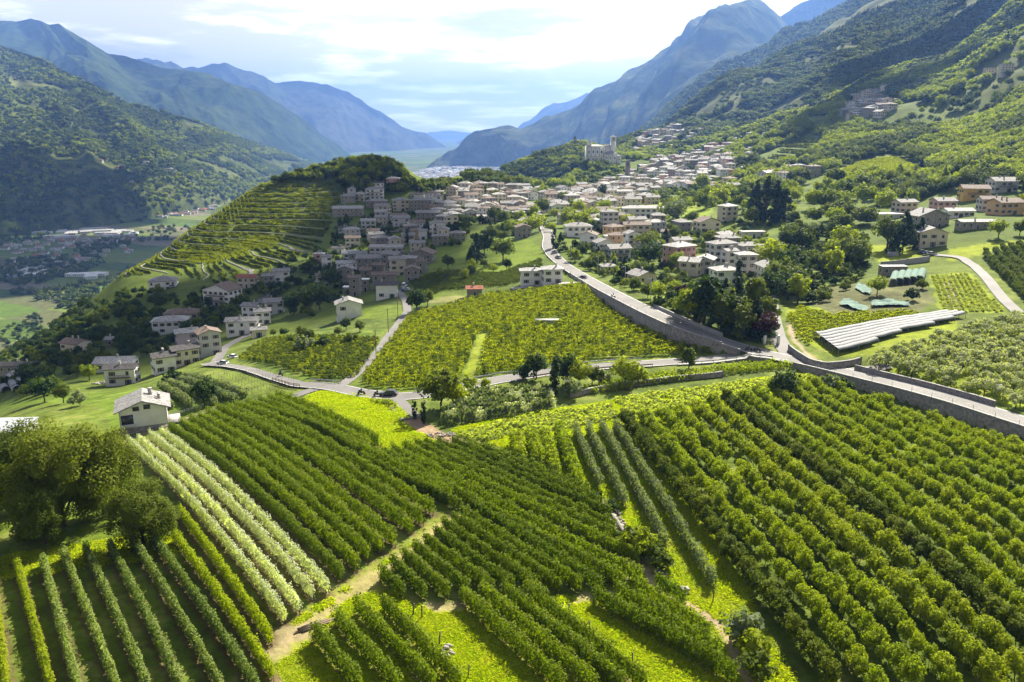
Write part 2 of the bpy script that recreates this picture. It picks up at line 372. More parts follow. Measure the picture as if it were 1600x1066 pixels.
def band(px, c, width, mix=1.0):
    """a worn track or strip along a pixel line; width in metres"""
    P = smooth_line(poly(px), max(20, len(px) * 8))
    b0, b1 = P.min(0) - 5, P.max(0) + 5
    idx = np.where((GX > b0[0]) & (GX < b1[0]) & (GY > b0[1]) & (GY < b1[1])); x, y = GX[idx], GY[idx]
    d = np.full(x.shape, 1e9)
    for i in range(len(P) - 1):
        A, D = P[i], P[i + 1] - P[i]; t = np.clip(((x - A[0]) * D[0] + (y - A[1]) * D[1]) / (D @ D + 1e-9), 0, 1)
        d = np.minimum(d, np.hypot(x - A[0] - t * D[0], y - A[1] - t * D[1]))
    w = (1 - fade(width * .35, width * .65, d + fbm(x / 2.5, y / 2.5, 71, 3) * width * .5))[:, None] * mix
    COL[idx[0], idx[1], :3] = COL[idx[0], idx[1], :3] * (1 - w) + np.asarray(c) * w

# ---------------------------------------------------------------- land cover (what grows or lies where)
GY1 = GRASS
zone([(455,632),(500,612),(560,616),(612,626),(640,652),(690,688),(720,695),(640,708),(592,700),(520,665),(470,642)], GRASS)
zone([(700,672),(800,650),(960,625),(1200,590),(1290,590),(1290,620),(1060,660),(1100,800),(1170,930),(1240,1066),(1140,1066),(1110,980),(1060,920),(1005,850),(945,775),(850,722),(760,690)], GRASS)
zone([(405,1010),(705,812),(600,905),(640,950),(720,945),(950,930),(1005,895),(1065,930),(1170,1090),(420,1090)], GRASS)
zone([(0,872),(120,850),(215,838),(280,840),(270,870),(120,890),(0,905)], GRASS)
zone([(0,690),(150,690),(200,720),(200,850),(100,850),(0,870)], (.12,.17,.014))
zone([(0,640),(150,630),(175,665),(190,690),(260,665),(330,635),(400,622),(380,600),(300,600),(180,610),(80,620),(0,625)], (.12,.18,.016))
zone([(330,575),(365,578),(470,605),(490,618),(420,620),(350,612),(310,590)], (.16,.21,.03))
zone([(560,600),(640,492),(770,455),(915,440),(945,468),(1100,535),(1140,548),(1000,562),(860,578),(720,602),(640,615)], (.13,.18,.016))
zone([(720,598),(748,525),(760,520),(736,598)], GRASS)
zone([(735,470),(725,462),(665,465),(670,474)], (.22,.22,.07))
zone([(620,430),(700,380),(790,370),(845,385),(850,415),(780,440),(700,455),(680,470)], (.15,.21,.015))
zone([(690,360),(730,375),(745,420),(690,430)], (.17,.23,.015))
zone([(370,560),(410,530),(600,515),(600,540),(560,590),(480,600),(430,585)], (.10,.15,.016))
zone([(550,480),(632,478),(636,492),(600,500),(555,498)], (.15,.21,.02))
zone([(1090,330),(960,325),(905,335),(912,322),(990,310),(1090,306),(1110,320)], (.24,.29,.016))
zone([(1050,345),(1110,310),(1130,320),(1100,345)], (.2,.27,.016))
zone([(1300,268),(1345,250),(1400,243),(1440,262),(1380,280),(1330,272)], (.30,.33,.012))
zone([(1225,480),(1250,478),(1300,480),(1500,500),(1480,560),(1300,555),(1240,525)], (.22,.27,.014))
zone([(1240,455),(1430,430),(1460,470),(1430,490),(1300,490)], (.13,.135,.05))
zone([(1452,430),(1515,425),(1575,490),(1470,490)], (.24,.29,.014))
zone([(1476,440),(1486,432),(1500,480),(1484,482)], (.30,.26,.20))
zone([(1345,380),(1430,385),(1440,410),(1380,415)], (.26,.31,.015))
zone([(1480,390),(1600,375),(1600,390),(1530,398),(1480,410)], (.25,.30,.015))
zone([(1345,590),(1370,570),(1480,530),(1600,500),(1700,520),(1700,660),(1600,640),(1500,615)], (.22,.28,.014))
zone([(980,668),(1070,645),(1200,612),(1260,605),(1330,620),(1450,655),(1620,705),(1720,1090),(1230,1090),(1170,930),(1100,800)], (.10,.14,.016))
# mown and trodden grass is never even
_g1 = fbm(GX / 2.6, GY / 2.6, 201, 4); _g2 = fbm(GX / 11, GY / 11, 202, 4); _nf = (1 - fade(250, 420, dist))[..., None]
_k = (1 + (.55 * _g1 + .5 * _g2)[..., None] * _nf); COL[..., :3] *= np.clip(_k, .45, 1.6)
_dry = (fade(.22, .5, _g1 + .6 * _g2) * .5)[..., None] * _nf; COL[..., :3] = COL[..., :3] * (1 - _dry) + np.array((.23, .22, .07)) * _dry
# tracks worn to earth
band([(712,808),(690,826),(650,855),(600,892),(560,918),(520,945),(480,975),(450,1000)], DIRT, 2.2)
band([(700,815),(640,866),(575,915),(500,965),(440,1005)], (.30,.30,.05), 5, .5)
band([(455,985),(430,1000),(415,1020)], DIRT, 4, .7)
band([(403,1008),(420,1040),(440,1075)], DIRT, 1.2, .8)
band([(640,655),(655,668),(690,685),(720,694),(745,700)], (.34,.24,.15), 4.0)
band([(745,700),(800,715),(860,742),(920,770),(950,800),(975,845),(1005,885),(1020,905)], (.40,.32,.22), 1.6)
band([(1020,905),(1060,935),(1105,960),(1140,1000),(1165,1050),(1180,1085)], DIRT, 1.5)
band([(1010,880),(1015,910),(1000,925),(920,930),(870,950)], (.36,.30,.16), 1.6, .7)
band([(720,945),(700,948),(680,945)], (.36,.28,.16), 2.0, .7)
band([(870,1000),(930,1040),(980,1070)], (.36,.32,.1), 1.6, .4)
band([(560,726),(545,728),(553,722)], DIRT, 1.5)
band([(545,648),(560,640),(600,634),(612,640)], (.36,.30,.14), 1.2, .6)
band([(185,693),(240,672),(300,650),(340,638),(400,632)], (.30,.24,.15), 1.8, .8)
band([(1232,505),(1240,530),(1262,555),(1300,572)], (.42,.34,.22), 1.3)
band([(0,770),(15,780),(30,785)], (.3,.24,.2), 3)

# ---------------------------------------------------------------- planted rows: pixel ends of the rows as the photograph shows them
ROWS = []                # (kind, field, p0, p1)
def pairs(kind, field, tops, bots, dtop=7, dbot=0):
    for (a, b) in zip(tops, bots):
        ROWS.append((kind, field, gp(a[0], a[1] + dtop)[:2], gp(b[0], b[1] + dbot)[:2]))
pairs('pale', 'A', [(200,689),(217,686),(234,680),(252,675)], [(445,975),(469,960),(491,940),(514,932)])
pairs('apple', 'A', [(266,669),(283,663),(298,658),(312,654),(324,647),(340,641),(355,640),(369,635),(386,633),(406,627),(420,624),(431,620)],
      [(535,910),(559,895),(577,879),(597,867),(617,856),(643,836),(661,822),(677,806),(706,785),(560,716),(577,707),(594,699)])
pairs('apple', 'B', [(594,898),(612,880),(629,867),(646,856),(663,845),(679,832),(691,820),(707,812),(721,803),(735,790),(563,717),(595,708),(612,703),(630,698),(647,695),(663,693),(682,692),(705,691),(730,694),(755,702)],
      [(632,938),(665,938),(700,937),(733,933),(769,930),(803,928),(839,927),(875,928),(908,927),(941,926),(722,800),(976,921),(1003,915),(1001,884),(975,857),(963,836),(955,812),(943,797),(921,778),(852,745)])
pairs('apple', 'C', [(491,991),(524,967),(556,949),(598,946)], [(562,1085),(625,1085),(682,1085),(722,1085)])
pairs('apple', 'C', [(721,932),(752,926),(786,926),(821,925)], [(880,1085),(930,1085),(975,1085),(1010,1085)])
pairs('apple', 'C', [(927,932),(960,927),(994,921),(1025,912)], [(1152,1070),(1124,1036),(1110,1002),(1070,952)])
pairs('spindle', 'D', [(-15,860),(25,873),(68,876),(100,865),(135,859),(172,853),(208,846),(239,843),(273,838),(281,800)],
      [(12,1085),(82,1085),(123,1085),(184,1085),(232,1085),(284,1085),(346,1085),(402,1085),(428,1066),(425,1010)])
pairs('sapling', 'F', [(897,673),(918,673),(939,666),(960,666)], [(938,768),(977,795),(1041,862),(1114,920)], 5)
pairs('bushy', 'F', [(806,684),(829,680),(850,678),(872,672)], [(812,727),(843,735),(868,750),(902,762)], 8)
pairs('grey', 'K', [(225,622),(236,612),(250,604),(262,598),(274,592),(290,588)], [(236,634),(268,640),(300,638),(335,634),(368,630),(384,622)], 4)
_row_reg = [r for r in ROWS]
for (kind, field, a, b) in ROWS:
    if kind in ('apple', 'spindle', 'pale'):
        d = b - a; L_ = np.hypot(*d); n = np.array((-d[1], d[0])) / L_
        b0, b1 = np.minimum(a, b) - 3, np.maximum(a, b) + 3
        idx = np.where((GX > b0[0]) & (GX < b1[0]) & (GY > b0[1]) & (GY < b1[1])); x, y = GX[idx], GY[idx]
        t = ((x - a[0]) * d[0] + (y - a[1]) * d[1]) / L_; s = np.abs((x - a[0]) * n[0] + (y - a[1]) * n[1])
        w = ((1 - fade(.55, 1.15, s + fbm(x, y, 90, 2) * .6)) * ((t > -0.5) & (t < L_ + .5)))[:, None]
        w = w * {'A': .75, 'B': .25, 'C': .45}.get(field, .8); COL[idx[0], idx[1], :3] = COL[idx[0], idx[1], :3] * (1 - w) + SOIL * w

# the valley floor is a patchwork of meadows and orchards
def patchwork(x, y):
    a = 0.5; xr, yr = x * math.cos(a) - y * math.sin(a), x * math.sin(a) + y * math.cos(a)
    ix, iy = np.floor(xr / 150 + fbm(xr / 400, yr / 400, 5) * .6), np.floor(yr / 70 + fbm(xr / 300, yr / 300, 6) * .6)
    h = np.abs(np.sin(ix * 12.9898 + iy * 78.233) * 43758.5453) % 1.0
    pal = np.array([(.10,.16,.025),(.14,.19,.03),(.07,.115,.022),(.17,.20,.05),(.12,.13,.05),(.09,.14,.02),(.2,.18,.11)])
    c = pal[(h * len(pal)).astype(int) % len(pal)]
    return c
fw = (dist > 1250) & (GX > 60)
COL[fw, :3] = np.array((.05, .072, .02)) + np.array((.05, .05, .015)) * np.clip(.5 + gr[fw], 0, 1)
vm = (GZ < -150) & (GX < 100)
COL[vm, :3] = patchwork(GX[vm], GY[vm])
# wooded mountainside and the rougher meadows between
wm = (dist > 650) & (GZ > 60)
w_ = (fade(60, 140, GZ) * fade(650, 900, dist))[..., None]
COL[..., :3] = COL[..., :3] * (1 - w_) + (np.array((.075, .10, .022)) + np.array((.06, .055, .015)) * np.clip(.5 + fbm(GX / 90, GY / 90, 61, 4), 0, 1)[..., None]) * w_
GZ_up = GZ
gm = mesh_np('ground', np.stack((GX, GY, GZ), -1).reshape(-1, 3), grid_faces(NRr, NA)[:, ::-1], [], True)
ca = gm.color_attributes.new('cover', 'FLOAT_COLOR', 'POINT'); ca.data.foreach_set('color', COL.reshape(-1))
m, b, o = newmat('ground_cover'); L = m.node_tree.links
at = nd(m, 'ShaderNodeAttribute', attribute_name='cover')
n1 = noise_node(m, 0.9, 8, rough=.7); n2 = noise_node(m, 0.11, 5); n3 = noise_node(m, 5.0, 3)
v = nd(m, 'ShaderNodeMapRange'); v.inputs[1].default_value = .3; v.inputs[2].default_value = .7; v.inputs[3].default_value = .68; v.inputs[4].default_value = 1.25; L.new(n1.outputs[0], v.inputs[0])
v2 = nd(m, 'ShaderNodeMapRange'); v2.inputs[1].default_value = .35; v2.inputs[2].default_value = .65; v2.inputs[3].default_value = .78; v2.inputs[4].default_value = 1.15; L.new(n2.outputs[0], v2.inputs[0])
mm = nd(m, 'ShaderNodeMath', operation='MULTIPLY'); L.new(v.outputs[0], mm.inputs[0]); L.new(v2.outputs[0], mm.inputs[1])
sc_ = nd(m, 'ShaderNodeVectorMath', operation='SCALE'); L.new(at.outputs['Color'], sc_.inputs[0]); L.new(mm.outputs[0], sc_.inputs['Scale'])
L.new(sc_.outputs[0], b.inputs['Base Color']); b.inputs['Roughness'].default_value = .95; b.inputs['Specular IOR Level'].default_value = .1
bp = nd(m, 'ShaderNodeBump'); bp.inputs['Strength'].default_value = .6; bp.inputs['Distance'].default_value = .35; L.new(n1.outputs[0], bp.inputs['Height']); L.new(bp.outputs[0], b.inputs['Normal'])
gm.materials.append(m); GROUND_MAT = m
ground = structure('ground', gm, 'grassy shelf with orchards and meadows rising to wooded slopes on the right')

# ---------------------------------------------------------------- valley floor and mountains
def surf(name, V, nr, nc, colfun, label, bumpscale):
    me = mesh_np(name, V, grid_faces(nr, nc), [], True)
    c = np.ones((len(V), 4), np.float32); c[:, :3] = colfun(V); ca = me.color_attributes.new('cover', 'FLOAT_COLOR', 'POINT'); ca.data.foreach_set('color', c.reshape(-1))
    me.materials.append(bumpscale)
    return structure(name, me, label)
def farmat(name, sc):
    m, b, o = newmat(name); L = m.node_tree.links
    at = nd(m, 'ShaderNodeAttribute', attribute_name='cover'); n = noise_node(m, sc, 8, rough=.72)
    v = nd(m, 'ShaderNodeMapRange'); v.inputs[1].default_value = .3; v.inputs[2].default_value = .7; v.inputs[3].default_value = .32; v.inputs[4].default_value = 1.75; L.new(n.outputs[0], v.inputs[0])
    s = nd(m, 'ShaderNodeVectorMath', operation='SCALE'); L.new(at.outputs['Color'], s.inputs[0]); L.new(v.outputs[0], s.inputs['Scale']); L.new(s.outputs[0], b.inputs['Base Color'])
    bp = nd(m, 'ShaderNodeBump'); bp.inputs['Strength'].default_value = 1; bp.inputs['Distance'].default_value = 12 * .02 / sc; L.new(n.outputs[0], bp.inputs['Height']); L.new(bp.outputs[0], b.inputs['Normal'])
    b.inputs['Roughness'].default_value = 1; b.inputs['Specular IOR Level'].default_value = 0
    return m
FARM = farmat('far_slope', .02); FARM2 = farmat('distant_slope', .006)
vx, vy = np.meshgrid(np.linspace(-7000, 5000, 130), np.linspace(-200, 28000, 260) ** 1.0)
vv = np.stack((vx, vy, np.full_like(vx, -206.0)), -1).reshape(-1, 3)
valley = surf('valley_floor', vv, 260, 130, lambda V: patchwork(V[:, 0], V[:, 1]), 'flat valley floor with a patchwork of meadows far below the hill', FARM)
def nearer(Y): return Y if Y < 2500 else 2500 + (Y - 2500) * 1.0
def mountain(name, ridge, foot, label, ns, nt, amp, sc, seed, cols, mat, power=1.0, back=900):
    """a mountainside from its skyline down to its foot; both lines as (u, v, forward distance), with gullies and spurs; falls away behind the ridge"""
    q = nearer(np.mean([p[2] for p in ridge])) / np.mean([p[2] for p in ridge]); amp *= q; sc *= q; back *= q
    Rg = np.array([W(u, v, nearer(Y)) for (u, v, Y) in ridge]); Ft = np.array([W(u, v, nearer(Y)) for (u, v, Y) in foot])
    def res(P, n):
        s = np.r_[0, np.cumsum(np.linalg.norm(np.diff(P, axis=0), axis=1))]; t = np.linspace(0, s[-1], n)
        return np.stack([np.interp(t, s, P[:, k]) for k in range(3)], 1)
    Rg, Ft = res(Rg, ns), res(Ft, ns)
    t = np.linspace(0, 1, nt)[None, :, None]
    P = Rg[:, None] * (1 - t) + Ft[:, None] * t
    # profile: steeper near the top, easing at the foot
    tz = t[..., 0] ** power
    P[..., 2] = Rg[:, None, 2] * (1 - tz) + Ft[:, None, 2] * tz
    nrm = np.cross(Ft[-1] - Rg[0], Rg[-1] - Rg[0]); nrm = np.array((nrm[0], nrm[1], abs(nrm[2]) + 1e-6)); nrm /= np.linalg.norm(nrm)
    if nrm[1] > 0: nrm[:2] *= -1
    S = np.linspace(0, np.linalg.norm(Rg[-1] - Rg[0]), ns)[:, None] / sc; T = np.linspace(0, np.linalg.norm(Ft.mean(0) - Rg.mean(0)), nt)[None] / sc
    rid = 0; a = 1.0
    for k in range(5):                                                  # ridged noise stretched down the slope
        rid = rid + a * (0.5 - 2 * np.abs(vnoise((S + .35 * T) * 2 ** k + 31 * k + 0 * T, T * .45 * 2 ** k + 0 * S, seed + k))); a *= .52
    rid = rid + .7 * fbm(S * .5 + 0 * T, T * .4 + 0 * S, seed + 9)
    env = np.sin(np.clip(t[..., 0], 0, 1) * PI) ** .55 * .9 + .10; se = np.linspace(0, 1, ns)[:, None]; dzl = (Rg[:, 2] - Ft[:, 2])[:, None]; env = env * fade(0, .14, se) * fade(1, .9, se) * np.clip(dzl / dzl.max(), .05, 1)
    P = P + (rid * env * amp)[..., None] * nrm
    jag = fbm(S[:, 0] * 3.0, S[:, 0] * 0 + seed, seed, 4) * amp * (.34 if cols is ROCKY else .16) * fade(0, .05, se[:, 0]); P[:, 0, 2] += jag
    B = P[:, :1] + np.array((0, back, -back * .9))                       # the far side of the ridge
    K_ = P[:, -1:] + np.array((0, -60, 0)); K_[..., 2] = -208.0             # the foot runs under the valley floor
    P = np.concatenate((B, P, K_), 1)
    P[..., 2] = np.maximum(P[..., 2], -208.0)
    V = P.reshape(-1, 3); nt += 2
    def cf(V):
        k = np.clip(.5 + 1.3 * fbm(V[:, 0] / (sc * .35), V[:, 1] / (sc * .35) + V[:, 2] / (sc * .3), seed + 3, 4), 0, 1)[:, None]
        return np.asarray(cols[0]) * (1 - k) + np.asarray(cols[1]) * k
    o = surf(name, V, ns, nt, cf, label, mat)
    return P
WOODS = ((.028,.048,.014), (.060,.082,.024)); MIXED = ((.05,.075,.018), (.13,.145,.045)); ROCKY = ((.04,.055,.025), (.09,.09,.06))
P_near_left = mountain('mountain', [(-260,20,4300),(-100,40,4200),(0,75,4100),(70,98,4000),(141,132,3950),(197,158,3950),(281,183,4000),(340,205,4200),(400,226,4700),(470,250,5400),(530,268,6200),(570,275,7500)],
    [(-260,390,1700),(-100,365,1900),(0,356,2050),(60,354,2150),(130,350,2250),(220,337,2450),(300,325,2750),(380,312,3200),(450,300,3700),(520,292,4600),(570,288,6000),(620,284,7400)],
    'olive green wooded slope rising from the valley floor on the far left', 340, 220, 190, 620, 11, MIXED, FARM, .92)
mountain('mountain', [(-300,20,9000),(-100,25,8600),(0,32,8300),(25,33,8200),(45,26,8100),(62,30,8000),(75,36,8000),(90,34,7900),(105,45,7900),(130,60,7800),(165,80,7800),(210,93,7700),(250,105,7700),(290,110,7700),(320,117,7700),(370,140,7600),(400,150,7700),(440,172,7900),(475,192,8200),(505,215,8700),(535,240,9500),(560,262,10400)],
    [(-300,300,4300),(0,300,4500),(200,300,4900),(400,295,5600),(560,285,7300),(640,281,8600)], 'big blue hazy mountain behind the olive slope with a rounded double summit', 380, 200, 420, 1500, 21, WOODS, FARM2)
mountain('mountain', [(150,120,13500),(200,97,13000),(217,90,12800),(240,99,12600),(255,103,12600),(266,97,12500),(290,108,12400),(310,109,12300),(330,103,12200),(342,105,12200),(352,101,12200),(372,108,12200),(400,114,12100),(430,128,12000),(447,128,12000),(490,127,12000),(520,138,11900),(545,150,11900),(560,160,11900),(590,180,12000),(620,195,12300),(645,205,12700),(665,207,13000),(690,224,13500),(705,240,14000),(712,250,14500)],
    [(150,280,9000),(400,280,8800),(560,278,9300),(640,274,10800),(690,270,12600),(715,266,14000)], 'pale blue jagged mountain in the middle distance falling to the valley gap', 380, 180, 480, 1900, 31, ROCKY, FARM2)
mountain('mountain', [(640,216,27000),(675,208,27000),(700,206,27000),(722,207,27000),(740,209,27000),(765,214,27000),(800,222,27000)], [(640,262,23000),(720,262,23000),(800,262,23000)], 'faint far range closing the valley gap', 120, 40, 300, 1800, 41, ROCKY, FARM2)
mountain('mountain', [(690,240,17500),(708,228,17500),(718,222,17500),(728,219,17500),(737,221,17500),(760,228,17500),(800,240,17500)], [(690,264,15500),(740,264,15500),(800,264,15500)], 'small bluish hill in the notch of the valley', 100, 40, 200, 1500, 45, ROCKY, FARM2)
mountain('mountain', [(780,220,15500),(808,201,15500),(828,189,15500),(848,175,15300),(870,165,15200),(890,158,15000),(910,151,15000),(927,147,14900),(948,143,14800),(966,138,14700),(1000,122,14700),(1060,100,14700)], [(780,268,13500),(920,262,12500),(1060,262,12000)], 'pale blue serrated ridge behind the right mountain', 200, 60, 350, 1600, 51, ROCKY, FARM2)
mountain('mountain', [(648,281,5600),(655,270,5900),(690,250,6200),(715,234,6300),(730,216,6300),(745,207,6300),(770,203,6300),(790,202,6400),(815,204,6500),(828,200,6600),(850,190,6800),(873,180,7000),(910,167,7100),(935,150,7200),(969,139,7300),(994,118,7400),(1020,104,7400),(1053,84,7500),(1087,60,7500),(1124,42,7500),(1149,24,7500),(1170,15,7500),(1183,11,7500),(1200,20,7500),(1218,32,7500),(1260,70,7500)],
    [(660,274,6200),(720,269,6200),(800,266,6000),(900,266,5200),(1000,270,3800),(1100,260,3700),(1260,250,3600)], 'tall blue pyramid mountain on the right with a village on its low front shoulder', 360, 200, 400, 900, 61, ((.025,.042,.014), (.12,.13,.05)), FARM2)
mountain('mountain', [(1190,60,8400),(1218,31,8400),(1240,17,8400),(1280,2,8300),(1310,-8,8200),(1400,-12,8000),(1600,-12,7800)], [(1190,230,7600),(1400,230,7000),(1600,230,6500)], 'pale blue mountain flank behind the pyramid peak', 160, 100, 400, 1500, 71, WOODS, FARM2)
P_ridge = mountain('mountain', [(1000,205,3500),(1040,177,3500),(1067,152,3500),(1095,124,3550),(1138,98,3600),(1170,84,3600),(1200,69,3650),(1228,45,3700),(1265,32,3700),(1307,17,3750),(1324,6,3750),(1345,-8,3750),(1420,-40,3800),(1600,-70,3800)],
    [(1000,262,2600),(1100,240,2500),(1200,200,2500),(1350,140,2600),(1600,40,2750)], 'blue green forest ridge between the pyramid peak and the near hillside', 300, 150, 160, 600, 81, WOODS, FARM)

# ---------------------------------------------------------------- the air: one closed box of thin blue haze
def boxmesh(name, lo, hi, mat):
    x0, y0, z0 = lo; x1, y1, z1 = hi
    V = [(x, y, z) for z in (z0, z1) for (x, y) in ((x0, y0), (x1, y0), (x1, y1), (x0, y1))]
    return mesh_np(name, V, np.array([(0,3,2,1),(4,5,6,7),(0,1,5,4),(1,2,6,5),(2,3,7,6),(3,0,4,7)]), mat)
hm = bpy.data.materials.new('haze'); hm.use_nodes = True; hm.node_tree.nodes.clear(); MATS['haze'] = hm
ho = nd(hm, 'ShaderNodeOutputMaterial'); hv = nd(hm, 'ShaderNodeVolumePrincipled'); hm.node_tree.links.new(hv.outputs[0], ho.inputs['Volume'])
hv.inputs['Color'].default_value = (*HAZE_C, 1); hv.inputs['Density'].default_value = HAZE_D; hv.inputs['Anisotropy'].default_value = HAZE_G
hzo = add('haze', boxmesh('haze', (-12500, -600, -209.5), (12500, 30000, 1600), hm)); tag(hzo, 'thin blue haze filling the valley air', None, None, 'stuff')

# ---------------------------------------------------------------- foliage builders
def leaves(P, N, size, rng, flat=.5, aspect=1.0):
    """leaf-clump faces: a bent quad at every point P, facing roughly along N"""
    n = len(P); N = N + rng.normal(0, flat, (n, 3)); N /= np.linalg.norm(N, axis=1, keepdims=True) + 1e-9
    A = rng.normal(0, 1, (n, 3)); U = np.cross(N, A); U /= np.linalg.norm(U, axis=1, keepdims=True) + 1e-9; Vv = np.cross(N, U)
    s = (size * rng.uniform(.55, 1.3, n))[:, None]
    c = [P + U * s * .5, P + Vv * s * .5 * aspect + N * s * .12, P - U * s * .5, P - Vv * s * .5 * aspect + N * s * .12]
    V = np.stack(c, 1).reshape(-1, 3)
    return V, np.arange(n * 4).reshape(-1, 4)
def crown_pts(n, rng, kind='round', k=26, tight=.38):
    """points in clumps through a crown that fills roughly x,y in [-1,1]*w, z in 0..1 (unit tree height)"""
    if kind == 'round':
        c = rng.normal(0, 1, (k, 3)); c /= np.linalg.norm(c, axis=1, keepdims=True); c[:, 2] = np.abs(c[:, 2]) * 1.0 - .25 * rng.random(k)
        c *= rng.uniform(.55, .95, (k, 1)); rad = rng.uniform(.22, .45, k)
    elif kind == 'big':
        c = rng.normal(0, 1, (k, 3)); c /= np.linalg.norm(c, axis=1, keepdims=True); c *= rng.uniform(.5, 1.0, (k, 1)); c[:, 2] = np.where(c[:, 2] < -.55, -.55 - .2 * rng.random(k), c[:, 2]); rad = rng.uniform(.15, .42, k)
    elif kind == 'tall':
        c = rng.normal(0, 1, (k, 3)); c /= np.linalg.norm(c, axis=1, keepdims=True); c *= rng.uniform(.5, .95, (k, 1)); c[:, :2] *= .7; rad = rng.uniform(.2, .36, k)
    elif kind == 'cone':
        z = rng.uniform(-1, .95, k) ** 1.0; r = (1 - z) * .5 * rng.uniform(.75, 1.0, k); a = rng.uniform(0, 2 * PI, k)
        c = np.stack((r * np.cos(a) * .95, r * np.sin(a) * .95, z), 1); rad = .10 + .18 * (1 - z) * .5 + .03
    elif kind == 'column':
        z = rng.uniform(-1, .9, k); r = .34 * np.sqrt(np.clip(1 - (z * .9) ** 2, .05, 1)) * rng.uniform(.4, 1, k); a = rng.uniform(0, 2 * PI, k)
        c = np.stack((r * np.cos(a), r * np.sin(a), z), 1); rad = rng.uniform(.14, .22, k)
    elif kind == 'vase':
        a = rng.uniform(0, 2 * PI, k); z = rng.uniform(-.8, 1, k); r = (.35 + .4 * (z * .5 + .5)) * rng.uniform(.5, 1.1, k)
        c = np.stack((r * np.cos(a), r * np.sin(a), z), 1); rad = rng.uniform(.2, .38, k)
    w = rad ** 2; i = rng.choice(k, n, p=w / w.sum())
    d = rng.normal(0, 1, (n, 3)); d /= np.linalg.norm(d, axis=1, keepdims=True)
    rr_ = rng.random(n) ** tight
    P = c[i] + d * (rad[i] * rr_)[:, None]
    N = d * .7 + np.array((0, 0, .55)) + P * .25
    return P, N
def limbs(rng, h0, h1, r, n=5, spread=.25):
    """tapered trunk with a few limbs; unit tree height"""
    V, F = [], []
    def tube(a, b, ra, rb, sides=6):
        a, b = np.array(a, float), np.array(b, float); d = b - a; d /= np.linalg.norm(d) + 1e-9
        u = np.cross(d, (0.3, .8, .1)); u /= np.linalg.norm(u); w = np.cross(d, u); o = len(V)
        for (p, q) in ((a, ra), (b, rb)):
            for i in range(sides):
                t = 2 * PI * i / sides; V.append(p + q * (u * math.cos(t) + w * math.sin(t)))
        for i in range(sides):
            j = (i + 1) % sides; F.append((o + i, o + j, o + sides + j, o + sides + i))
    tube((0, 0, -.03), (rng.normal(0, .01), rng.normal(0, .01), h0), r * 1.25, r * .8); tube((0, 0, h0 * .96), (0, 0, h1), r * .8, r * .25)
    for i in range(n):
        a = 2 * PI * i / n + rng.uniform(-.4, .4); z = h0 + (h1 - h0) * .3 * rng.random()
        tube((0, 0, z), (spread * math.cos(a), spread * math.sin(a), z + (h1 - h0) * rng.uniform(.4, .8)), r * .5, r * .12, 5)
    return np.array(V), np.array(F)
_b = bmesh.new(); bmesh.ops.create_icosphere(_b, subdivisions=1, radius=1); ISO1 = np.array([v.co for v in _b.verts]); ISO1F = np.array([[v.index for v in f.verts] for f in _b.faces]); _b.free()
def tree_meshes(name, kind, n, leaf, mat, seed, w=.42, z0=.22, k=26, tr=.028, core=True):
    """(trunk mesh, crown mesh) of a tree 1 unit high"""
    rng = np.random.default_rng(seed)
    P, N = crown_pts(n, rng, kind, k); hh = (1 - z0) / 2
    if kind == 'round': P[:, 2] = P[:, 2] * 1.25 - .15
    P = np.stack((P[:, 0] * w, P[:, 1] * w, z0 + hh + P[:, 2] * hh * .93), 1)
    V, F = leaves(P, N, leaf, rng)
    if core and kind in ('round', 'big', 'tall'):                       # unseen blob inside the crown, added to block sun and deepen the shade
        k_ = 1 + .22 * fbm(ISO1[:, 0] * 2 + seed, ISO1[:, 1] * 2 + ISO1[:, 2], seed, 2); cv = ISO1 * k_[:, None] * np.array((w * .60, w * .60, hh * .62)) * (.8 if kind == 'tall' else 1) + (0, 0, z0 + hh * (1.0 if kind != 'round' else .95))
        F = [F, ISO1F + len(V)]; V = np.concatenate((V, cv))
    tv, tf = limbs(rng, z0 * 1.1 + .05, .72, tr, 5, w * .5)
    return mesh_np(name + '_trunk', tv, tf, BARK, True), mesh_np(name + '_crown', V, F, mat)
def set_mat(o, m):
    o.material_slots[0].link = 'OBJECT'; o.material_slots[0].material = m
def plant(name, pair, loc, h, label, cat, group=None, mat=None, rz=None, wide=1.0):
    """one tree: an Empty at its base holding trunk and crown"""
    e = add(name, None, None, loc, random.uniform(0, 6.28) if rz is None else rz, (h * wide, h * wide, h)); e.empty_display_size = .1
    tag(e, label, cat, group)
    if pair[0] is not None: add('trunk', pair[0], e)
    c = add('crown', pair[1], e)
    if mat is not None: set_mat(c, mat)
    return e
